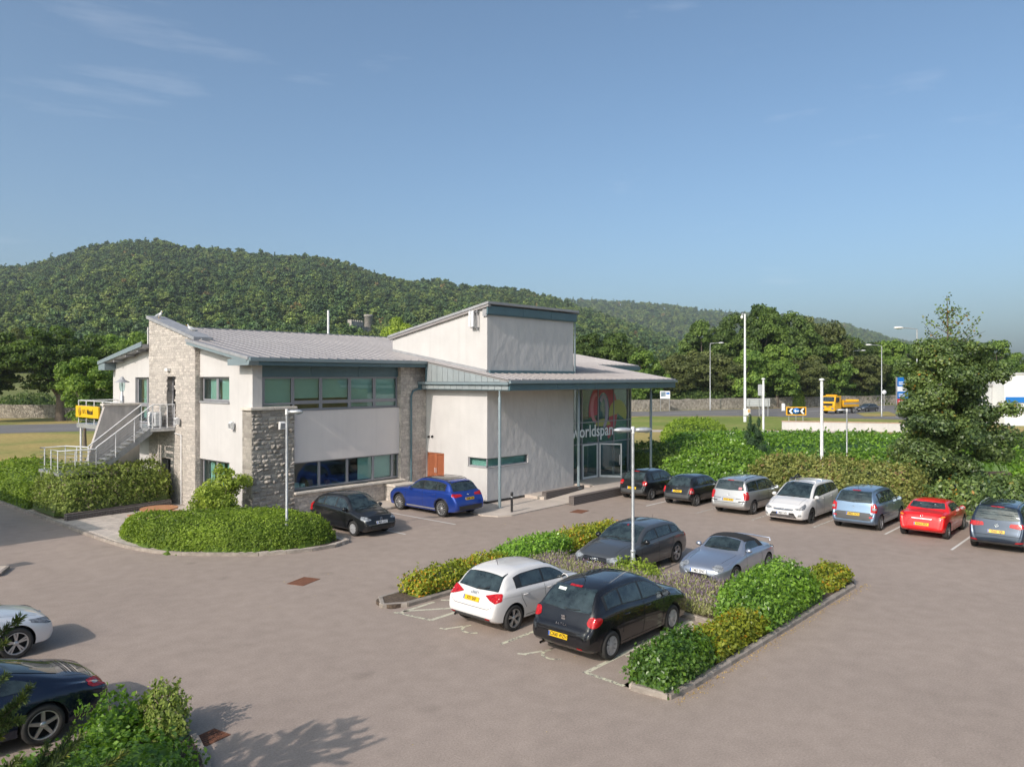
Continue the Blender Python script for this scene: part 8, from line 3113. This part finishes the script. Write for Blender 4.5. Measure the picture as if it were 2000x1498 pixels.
M['rubble'] = rubble_mat()
wp = [Vector(D(x / z, z)) for x, z in [(-140, 98), (-76.9, 114.5), (-40, 123), (0, 133), (22.4, 139.5), (42.7, 148.5), (64.7, 161.5), (86, 174), (140, 195)]]
mb = MB()
r8 = random.Random(5)
pts_ = []
for i in range(len(wp) - 1):
    n = max(2, int((wp[i + 1] - wp[i]).length / 1.6))
    for k in range(n):
        pts_.append(wp[i].lerp(wp[i + 1], k / n))
hs = [2.05 + r8.uniform(-.10, .10) for _ in pts_]
for i in range(len(pts_) - 1):
    a, b = pts_[i], pts_[i + 1]
    d = (b - a).normalized(); n = Vector((-d.y, d.x)) * .25
    h0, h1 = hs[i], hs[i + 1]
    mb.add([(a.x - n.x, a.y - n.y, -.3), (b.x - n.x, b.y - n.y, -.3), (b.x - n.x, b.y - n.y, h1), (a.x - n.x, a.y - n.y, h0),
            (a.x + n.x, a.y + n.y, -.3), (b.x + n.x, b.y + n.y, -.3), (b.x + n.x, b.y + n.y, h1), (a.x + n.x, a.y + n.y, h0)],
           [(0, 1, 2, 3), (5, 4, 7, 6), (3, 2, 6, 7)])
o = mb.build('roadside_wall', M['rubble'])
tag(o, 'long grey rubble stone wall along the far side of the road', 'wall')
mound('undergrowth', [ES(*p) for p in [(14, 141), (44, 150), (66, 163), (90, 176), (140, 197), (150, 212), (88, 190), (60, 176), (36, 160), (8, 150)]], 4.2, 3.0, 5.5, 0.24, M['leaf_mid'], 'undergrowth filling the wood behind the stone wall', 'shrubs', seed=41, lump=.35, lsc=.35, stems=False, tone=.35)['kind'] = 'stuff'
mound('wall_shrub', [ES(*p) for p in [(-80, 117), (-62, 121), (-62, 125), (-82, 121)]], 3.0, 1.2, 20, 0.15, M['leaf_mid'], 'ivy and bushes topping the stone wall beside the young tree', 'shrub', seed=42, lump=.4, lsc=.8, stems=False)
mound('bramble', [DS(bp(a), d) for a, d in ((1535, 157), (1570, 157), (1575, 163), (1535, 163))], 4.0, 2.0, 9, 0.2, M['leaf_lime'], 'bright bramble bush spilling over the wall behind the chevron board', 'shrub', seed=43, lump=.3, lsc=.6, stems=False)
mound('bramble', [DS(bp(a), d) for a, d in ((1690, 176), (1730, 178), (1735, 184), (1690, 182))], 5.5, 2.2, 7, 0.22, M['leaf_lime'], 'bright bush left of the totem sign', 'shrub', seed=44, lump=.3, lsc=.6, stems=False)

# white rendered wall with tan coping
a, b = Vector(D(bp(1527), 89)), Vector(D(bp(1800), 85))
L = (b - a).length
ww = empty('white_wall', (a.x, a.y, 0), math.atan2(b.y - a.y, b.x - a.x))
tag(ww, 'low white rendered wall with tan coping beyond the long hedge', 'wall')
MB().box(0, L, -.15, .15, 0, 1.0).build('wall', M['render'], ww)
M['tan'] = pmat('tan_coping', (0.45, 0.30, 0.21), .9, var=.2, vscale=2)
MB().box(-.05, L, -.2, .2, 1.0, 1.09).build('coping', M['tan'], ww)


# ---- lamp columns
def street_lamp(px, d, h, arm, label, r=0.09):
    """arm > 0: towards the picture's right"""
    x, y = D(bp(px), d)
    o = empty('street_lamp', (x, y, 0), -HEAD)
    tag(o, label, 'lamp post', 'street lamps along the road')
    MB().tube([(0, 0, 0), (0, 0, 1.3), (0, 0, 1.35), (0, 0, h)], [r * 1.25, r * 1.25, r, r * .65], 10).build('column', M['galv'], o)
    MB().tube([(0, 0, h - .05), (0, 0, h + .08), (arm * .55, -.1, h + .16), (arm, -.2, h + .2)], r * .5, 8).build('arm', M['galv'], o)
    hd = MB().ball((arm * 1.25, -.25, h + .2), .52, .22, .14, 12, 6).build('lamp_head', M['white_metal'], o)
    MB().ball((arm * 1.25, -.25, h + .12), .35, .16, .10, 10, 5).build('lens', M['glass_clear'], hd)
    return o


street_lamp(1387, 143, 12.4, 1.6, 'tall street lamp by the stone wall just right of the office canopy')
street_lamp(1722, 119, 11.0, -1.7, 'tall street lamp on the dry grass island right of the far dark car')
street_lamp(1791, 78, 11.0, -1.6, 'street lamp rising behind the left side of the alder')
street_lamp(1667, 172, 12.0, 1.7, 'street lamp standing among the trees behind the yellow lorry')


def park_lamp(x, y, h, heads, label, rz):
    o = empty('car_park_lamp', (x, y, 0.0), rz)
    tag(o, label, 'lamp post', 'car park lamp columns')
    MB().tube([(0, 0, 0), (0, 0, .95), (0, 0, 1.0), (0, 0, h)], [.068, .068, .048, .042], 12).build('column', M['galv'], o)
    MB().lathe([(.07, .93), (.078, .95), (.078, .99), (.05, 1.02)], 12).build('collar', M['galv'], o)
    MB().tube([(0, 0, h - .10), (0, 0, h + .10)], .055, 10).build('top_sleeve', M['white_metal'], o)
    for k, sgn in enumerate(heads):
        hd = empty('lamp_head', (sgn * .07, 0, h), 0 if sgn > 0 else PI, o)
        mbh = MB()
        prof = [(0.0, .07), (.12, .10), (.30, .105), (.42, .09), (.50, .05), (.53, .005)]
        n = 12
        v, f = [], []
        for (xx, rr) in prof:
            for q in range(n):
                a_ = 2 * PI * q / n
                v.append((xx, rr * 1.15 * math.cos(a_), rr * .75 * math.sin(a_)))
        for i in range(len(prof) - 1):
            for q in range(n):
                z_ = (q + 1) % n
                f.append((i * n + q, i * n + z_, (i + 1) * n + z_, (i + 1) * n + q))
        f.append(tuple(reversed(range(n))))
        mbh.add(v, f, 0, True).build('housing', M['galv'], hd)
        mbl = MB()
        mbl.add([(xx, yy * .8, min(zz, 0) * 1.15 - .012) for xx, yy, zz in v[n * 2:]], [t for t in [(i * n + q, i * n + (q + 1) % n, (i + 1) * n + (q + 1) % n, (i + 1) * n + q) for i in range(len(prof) - 3) for q in range(n)]], 0, True)
        mbl.build('lens', M['glass_clear'], hd)
    return o


park_lamp(-4.75, -17.46, 4.58, (1, -1), 'twin-headed lamp column rising from the lavender island', -HEAD + R(8))
x, y = D(bp(560), 27.7)
park_lamp(x, y, 4.90, (1,), 'single-headed lamp column in the clipped hedge before the stone pier', -HEAD)
x, y = D(bp(1654), 46.5)
park_lamp(x, y, 4.15, (-1,), 'short single-headed lamp column behind the olive hedge', -HEAD + R(-20))


def white_post(px, d, h, label):
    x, y = D(bp(px), d)
    o = empty('flag_post', (x, y, 0))
    tag(o, label, 'post', 'white posts in the hedge')
    MB().tube([(0, 0, 0), (0, 0, h)], [.105, .085], 12).build('pole', M['white'], o)
    MB().lathe([(.085, h), (.16, h + .02), (.17, h + .07), (.10, h + .12), (.0001, h + .14)], 12).build('cap', M['white'], o)


white_post(1605, 46, 5.95, 'nearer thick white post behind the olive hedge')
white_post(1491, 66, 5.95, 'farther white post beside the tall camera mast')
x, y = D(bp(1455), 105.5)
o = empty('camera_mast', (x, y, 0), -HEAD)
tag(o, 'very tall slim camera mast on the roundabout grass', 'mast')
MB().tube([(0, 0, 0), (0, 0, 1.8), (0, 0, 1.85), (0, 0, 14.9)], [.22, .22, .17, .12], 10).build('column', M['white_metal'], o)
MB().tube([(0, 0, 14.7), (-.35, 0, 15.0), (-.42, 0, 14.7)], .05, 6).build('bracket', M['galv'], o)
MB().ball((-.42, 0, 14.45), .2, .2, .24, 10, 6).build('camera_dome', M['white'], o)
MB().box(-.3, .3, -.35, -.2, .9, 1.7).build('cabinet', M['white_metal'], o)

# ---- road signs
M['sign_black'] = pmat('sign_black', (0.02, 0.02, 0.022), .5)
M['sign_amber'] = pmat('sign_amber', (0.85, 0.42, 0.01), .45)
M['sign_blue'] = pmat('sign_blue', (0.01, 0.16, 0.52), .45)
M['sign_red'] = pmat('sign_red', (0.62, 0.02, 0.03), .45)
M['sign_back'] = pmat('sign_back_grey', (0.46, 0.47, 0.48), .6, var=.08)
x, y = D(bp(1555), 108)
o = empty('chevron_sign', (x, y, 0), -HEAD)
tag(o, 'amber framed black chevron board with a blue arrow disc on the roundabout', 'sign')
MB().box(-1.42, 1.42, -.04, .04, .78, 1.98).build('backing', M['sign_amber'], o)
MB().box(-1.27, 1.27, -.052, -.042, .92, 1.84).build('panel', M['sign_black'], o)
for c_ in (-1.05, .55):
    mbc = MB()
    mbc.prism([(c_, -.06, 1.38), (c_ + .32, -.06, .98), (c_ + .62, -.06, .98), (c_ + .30, -.06, 1.38), (c_ + .62, -.06, 1.78), (c_ + .32, -.06, 1.78)], (0, -.006, 0))
    mbc.build('chevron', M['sign_white'], o)
mbc = MB().lathe([(.0001, -.10), (.47, -.10), (.47, -.085)], 24, axis='y'); mbc.v = [(a, b, c + 1.38) for a, b, c in mbc.v]
dk = mbc.build('arrow_disc', M['sign_blue'], o)
mbc = MB().prism([(-.34, -.103, 1.38), (-.08, -.103, 1.64), (-.08, -.103, 1.46), (.34, -.103, 1.46), (.34, -.103, 1.30), (-.08, -.103, 1.30), (-.08, -.103, 1.12)], (0, -.005, 0))
mbc.build('arrow', M['sign_white'], dk)
for q in (-1.0, .0, 1.0):
    MB().tube([(q, .08, 0), (q, .08, 1.0)], .05, 8).build('leg', M['galv'], o)
x, y = D(bp(1481), 121)
o = empty('direction_sign', (x, y, 0), -HEAD)
tag(o, 'large grey back of a direction sign beyond the roundabout', 'sign')
MB().bevbox(-1.85, 1.85, -.05, .05, 1.55, 2.8, .01).build('panel', M['sign_back'], o)
for z in (1.75, 2.2, 2.62):
    MB().box(-1.85, 1.85, -.075, -.05, z - .03, z + .03).build('rail', M['galv'], o)
for q in (-1.5, .1, 1.5):
    MB().tube([(q, -.12, 0), (q, -.12, 2.7)], .06, 8).build('leg', M['galv'], o)
x, y = D(bp(1487), 128)
o = empty('lane_sign', (x, y, 0), -HEAD)
tag(o, 'narrow upright grey sign behind the direction sign', 'sign')
MB().box(-.55, .55, -.04, .04, 3.1, 4.95).build('panel', M['sign_back'], o)
for k in range(4):
    MB().box(-.38, .38, -.05, -.042, 3.3 + k * .42, 3.45 + k * .42).build('strip', M['galv'], o)
MB().tube([(0, .06, 0), (0, .06, 4.9)], .06, 8).build('leg', M['galv'], o)
x, y = D(bp(1462), 126)
o = empty('keep_left_bollard', (x, y, 0), -HEAD)
tag(o, 'small yellow and white traffic bollard by the far kerb', 'bollard')
MB().bevbox(-.3, .3, -.12, .12, 0, .95, .05).build('body', M['white'], o)
MB().box(-.22, .22, -.13, -.121, .35, .85).build('face', M['sign_amber'], o)
x, y = D(bp(1530), 140)
o = empty('white_bollard', (x, y, 0), -HEAD)
tag(o, 'white traffic bollard against the far kerb left of the chevron board', 'bollard')
MB().bevbox(-.3, .3, -.15, .15, 0, 1.35, .08).build('body', M['white'], o)
MB().bevbox(-.36, .36, -.2, .2, 0, .15, .02).build('base', M['sign_back'], o)
x, y = D(bp(1727), 150)
o = empty('round_sign', (x, y, 0), -HEAD)
tag(o, 'round grey-backed road sign on a pole left of the totem', 'sign')
mbc = MB().lathe([(.0001, -.03), (.42, -.03), (.42, 0)], 20, axis='y'); mbc.v = [(a, b, c + 3.2) for a, b, c in mbc.v]
mbc.build('disc', M['sign_white'], o)
MB().tube([(0, .05, 0), (0, .05, 3.7)], .06, 8).build('pole', M['galv'], o)
x, y = D(bp(1762), 121)
o = empty('totem_sign', (x, y, 0), -HEAD + R(10))
tag(o, 'tall blue, white and red totem sign half hidden by the alder', 'sign')
for z0, z1, m_ in ((0, 1.6, 'sign_back'), (1.62, 2.75, 'sign_red'), (2.77, 3.9, 'sign_blue'), (3.92, 4.7, 'sign_white'), (4.72, 6.15, 'sign_blue')):
    MB().box(-.95, .95, -.12, .12, z0, z1).build('panel', M[m_], o)
for z in (1.95, 2.3, 3.1, 3.4, 5.0, 5.3):
    MB().box(-.7, .55, -.135, -.122, z, z + .14).build('strip', M['sign_white'], o)
MB().box(-1.03, -.955, -.14, .14, 0, 6.2).build('edge', M['galv'], o)
x, y = D(bp(1299), 139)
o = empty('banner_board', (x, y, 1.9), -HEAD)
tag(o, 'white banner board with a picture fixed above the stone wall', 'board')
MB().box(-.9, .9, -.03, .03, .35, 1.75).build('board', M['sign_white'], o)
M['pic'] = pmat('printed_picture', (0.10, 0.16, 0.22), .6, col2=(.35, .4, .42), vscale=1.6)
MB().box(-.78, .1, -.04, -.031, .75, 1.62).build('picture', M['pic'], o)
MB().box(.2, .8, -.04, -.031, 1.15, 1.5).build('picture', M['sign_blue'], o)
for q in (-.8, .8):
    MB().tube([(q, .08, -1.9), (q, .08, 1.7)], .04, 6).build('leg', M['galv'], o)

# ---- yellow tipper lorry
M['lorry_yellow'] = carpaint('paint_lorry_yellow', (0.80, 0.42, 0.015), 0, .35, .6)
x, y = D(bp(1640), 131)
lo = empty('tipper_lorry', (x, y, 0), -HEAD + R(-146))
tag(lo, 'yellow tipper lorry with a folded loading crane on the far road', 'lorry')
cab = MB()
cab.prism([(3.3, -1.24, .55), (3.38, -1.24, 1.3), (3.25, -1.24, 2.1), (3.0, -1.24, 3.0), (1.5, -1.24, 3.05), (1.45, -1.24, .75), (2.0, -1.24, .55)], (0, 2.48, 0))
cab.build('cab', M['lorry_yellow'], lo)
MB().face([(3.275, -1.08, 2.05), (3.275, 1.08, 2.05), (3.06, 1.02, 2.85), (3.06, -1.02, 2.85)]).build('windscreen', M['car_glass'], lo)
for sg in (-1, 1):
    MB().face([(3.05, sg * 1.25, 2.0), (2.0, sg * 1.25, 2.0), (2.0, sg * 1.25, 2.75), (2.9, sg * 1.25, 2.75)]).build('side_window', M['car_glass'], lo)
    MB().bevbox(3.36, 3.42, sg * .85 - .22, sg * .85 + .22, .75, 1.02, .02).build('headlight', M['lamp_clear'], lo)
    MB().bevbox(2.9, 3.05, sg * 1.42 - .1, sg * 1.42 + .1, 1.9, 2.5, .03).build('wing_mirror', M['black'], lo)
MB().box(3.33, 3.40, -.85, .85, 1.35, 1.75).build('grille', M['black'], lo)
MB().box(3.30, 3.45, -1.22, 1.22, .5, .72).build('bumper', M['lorry_yellow'], lo)
MB().box(3.395, 3.41, -.3, .3, 1.15, 1.28).build('badge', M['chrome'], lo)
MB().box(2.2, 2.5, -1.0, 1.0, 3.06, 3.2).build('light_bar', M['sign_amber'], lo)
MB().box(-3.6, 1.4, -.5, .5, .7, 1.0).build('chassis', M['black'], lo)
MB().box(-3.7, .6, -1.22, 1.22, 1.1, 1.25).build('bed', M['lorry_yellow'], lo)
for sg in (-1, 1):
    for k in range(3):
        MB().box(-3.7, .6, sg * 1.18 - .04, sg * 1.18 + .04, 1.26 + k * .29, 1.53 + k * .29).build('side_board', M['lorry_yellow'] if k != 1 else M['galv'], lo)
MB().box(-3.76, -3.68, -1.2, 1.2, 1.26, 2.3).build('tailboard', M['lorry_yellow'], lo)
MB().box(.62, .72, -1.2, 1.2, 1.26, 2.3).build('headboard', M['lorry_yellow'], lo)
MB().tube([(1.1, 0, 1.0), (1.1, 0, 2.9), (1.1, -.9, 3.3), (1.05, .8, 3.45), (1.0, .2, 3.9)], [.2, .17, .13, .11, .07], 8).build('crane', M['black'], lo)
tme, rmb = wheel_meshes(.5, .32, 'seven')
rim_l = rmb.mesh('rim', [M['hubcap'], M['wheel_well']])
for ax in (2.35, -2.2):
    for sg in (1, -1):
        wh = obj('wheel', tme, lo, (ax, sg * 1.06, .5), 0 if sg > 0 else PI)
        obj('rim', rim_l, wh)
# far car
src = [q for q in bpy.data.objects if q.get('label', '').startswith('dark grey hatchback')][0]
fc = copy_tree(src)
x, y = D(bp(1694), 138)
fc.location = (x, y, 0); fc.rotation_euler = (0, 0, -HEAD + R(-152))
tag(fc, 'dark blue car driving behind the yellow lorry', 'car')
fc['group'] = 'vehicles on the road'

# ---- white showroom at the edge
x, y = D(bp(1962), 97)
sh = empty('showroom', (x, y, 0), -HEAD + R(-6))
tag(sh, 'white showroom building with a blue band cut by the edge of the picture', 'building')
MB().box(0, 22, 0, 14, 0, 6.5).build('wall', M['white'], sh)
MB().box(-.1, 22.1, -.1, 14.1, 6.5, 6.75).build('roof_edge', M['sign_back'], sh)
MB().box(.1, 22, -.16, -.02, 2.95, 3.65).build('blue_band', M['sign_blue'], sh)
mbc = MB()
mbc.tube([(2.9 + .55 * math.cos(a_), -.18, 3.3 + .26 * math.sin(a_)) for a_ in np.linspace(0, 2 * PI, 21)], .035, 5, caps=False)
mbc.build('oval_emblem', M['sign_white'], sh)
MB().box(-6, -.05, 3, 12, 0, 5.0).build('annexe', M['sign_back'], sh)
MB().box(-6.2, -.05, 2.8, 12, 5.0, 5.3).build('annexe_roof', M['lead'], sh)

# ---- small things near the office
x = empty('bollard', (1.6, -6.88, .05))
tag(x, 'black steel bollard on the pavement before the white wing', 'bollard')
MB().lathe([(.055, 0), (.055, .78), (.062, .79), (.062, .86), (.05, .90), (.0001, .91)], 14).build('post', M['black_paint'], x)
MB().lathe([(.057, .66), (.059, .665), (.059, .71), (.057, .715)], 14, cap=False).build('band', M['galv'], x)

# round picnic table with benches
pt = empty('picnic_table', (-10.6, 1.48, .10), R(20))
tag(pt, 'round orange timber picnic table with fixed benches', 'picnic table')
R0 = .72
nb = 9
for k in range(nb):
    y0 = -R0 + k * 2 * R0 / nb + .004
    y1 = y0 + 2 * R0 / nb - .008
    def hw(yy):
        return math.sqrt(max(0, R0 * R0 - yy * yy))
    out = [(-hw(y0), y0), (hw(y0), y0)] + [(hw(y0 + (y1 - y0) * q / 4), y0 + (y1 - y0) * q / 4) for q in (1, 2, 3)] + [(hw(y1), y1), (-hw(y1), y1)] + [(-hw(y0 + (y1 - y0) * q / 4), y0 + (y1 - y0) * q / 4) for q in (3, 2, 1)]
    MB().prism([(a, b, .70) for a, b in out], (0, 0, .038)).build('plank', M['timber'], pt)
for k in range(4):
    a = k * PI / 2
    ca, sa = math.cos(a), math.sin(a)
    def TT(rr, off, z):
        return (rr * ca - off * sa, rr * sa + off * ca, z)
    MB().prism([TT(.12, -.03, .69), TT(.3, -.03, .69), TT(.95, -.03, 0), TT(.78, -.03, 0)], (-.06 * -sa, -.06 * ca * -1, 0)).build('leg', M['timber'], pt)
    MB().prism([TT(.25, -.035, .38), TT(1.15, -.035, .38), TT(1.15, -.035, .30), TT(.25, -.035, .30)], (.07 * -sa, .07 * ca, 0)).build('beam', M['timber'], pt)
    for q in range(2):
        r0, r1 = .92 + q * .15, 1.06 + q * .15
        w0, w1 = .40 + q * .06, .44 + q * .06
        MB().prism([TT(r0, -w0, .40), TT(r0, w0, .40), TT(r1, w1, .40), TT(r1, -w1, .40)], (0, 0, .035)).build('bench_plank', M['timber'], pt)
    MB().prism([TT(1.0, .28, .39), TT(1.12, .28, .39), TT(1.16, .28, 0), TT(1.06, .28, 0)], (.05 * -sa, .05 * ca, 0)).build('bench_leg', M['timber'], pt)

# ---- neighbours just outside the picture that throw the shadows seen on the asphalt
nb_ = empty('neighbour_building', (-35, 8.7, 0))
tag(nb_, 'white two-storey neighbouring office beside the entrance road', 'building')
MB().box(-10, 9.9, -7.0, 7.2, 0, 8.1).build('wall', M['render'], nb_)
MB().box(-10.3, 10.2, -7.3, 7.5, 8.1, 8.4).build('roof', M['zinc'], nb_)
wme = MB().box(0, .06, -.7, .7, -.6, .6).mesh('window', M['car_glass'])
for z in (1.8, 5.6):
    for yy in (-5, -2.5, 0, 2.5, 5):
        obj('window', wme, nb_, (9.9, yy, z))
sp = empty('entrance_sign', (-18.35, -1.35, .08), R(12))
tag(sp, 'small rectangular sign on a post in the entrance island', 'sign')
MB().tube([(0, 0, 0), (0, 0, 1.5)], .03, 8).build('post', M['galv'], sp)
MB().box(-.02, .02, -.3, .3, 1.1, 1.5).build('plate', M['sign_back'], sp)

# litter and fallen leaves
r9 = np.random.default_rng(77)
nl = 420
C = np.column_stack([r9.uniform(-11.4, -.2, nl), -(22.62 + np.abs(r9.normal(size=nl)) * .10), np.full(nl, .012)])
C2 = np.column_stack([r9.uniform(-20, 10, 60), r9.uniform(-24, -8, 60), np.full(60, .012)])
C = np.vstack([C, C2])
N = unit(np.column_stack([r9.normal(size=(len(C), 2)) * .25, np.ones(len(C))]))
o = obj('fallen_leaves', leaf_mesh('fallen_leaves', C, N, .022, r9.random(len(C)), M['leaf_dry'], .6))
tag(o, 'dry fallen leaves along the island kerb', 'leaves', kind='stuff')

# ---- air
hz = MB().box(-3600, 3600, -3600, 3600, -1.5, 300).build('haze', [])
hm = bpy.data.materials.new('haze_air'); hm.use_nodes = True
hn = hm.node_tree; hn.nodes.clear()
ho = hn.nodes.new('ShaderNodeOutputMaterial'); hv = hn.nodes.new('ShaderNodeVolumePrincipled')
hv.inputs['Color'].default_value = (0.86, 0.93, 1.0, 1)
hv.inputs['Density'].default_value = 0.00014
hv.inputs['Anisotropy'].default_value = 0.2
hn.links.new(hv.outputs[0], ho.inputs['Volume'])
hz.data.materials.append(hm)
tag(hz, 'thin summer haze over the valley', 'haze', kind='stuff')
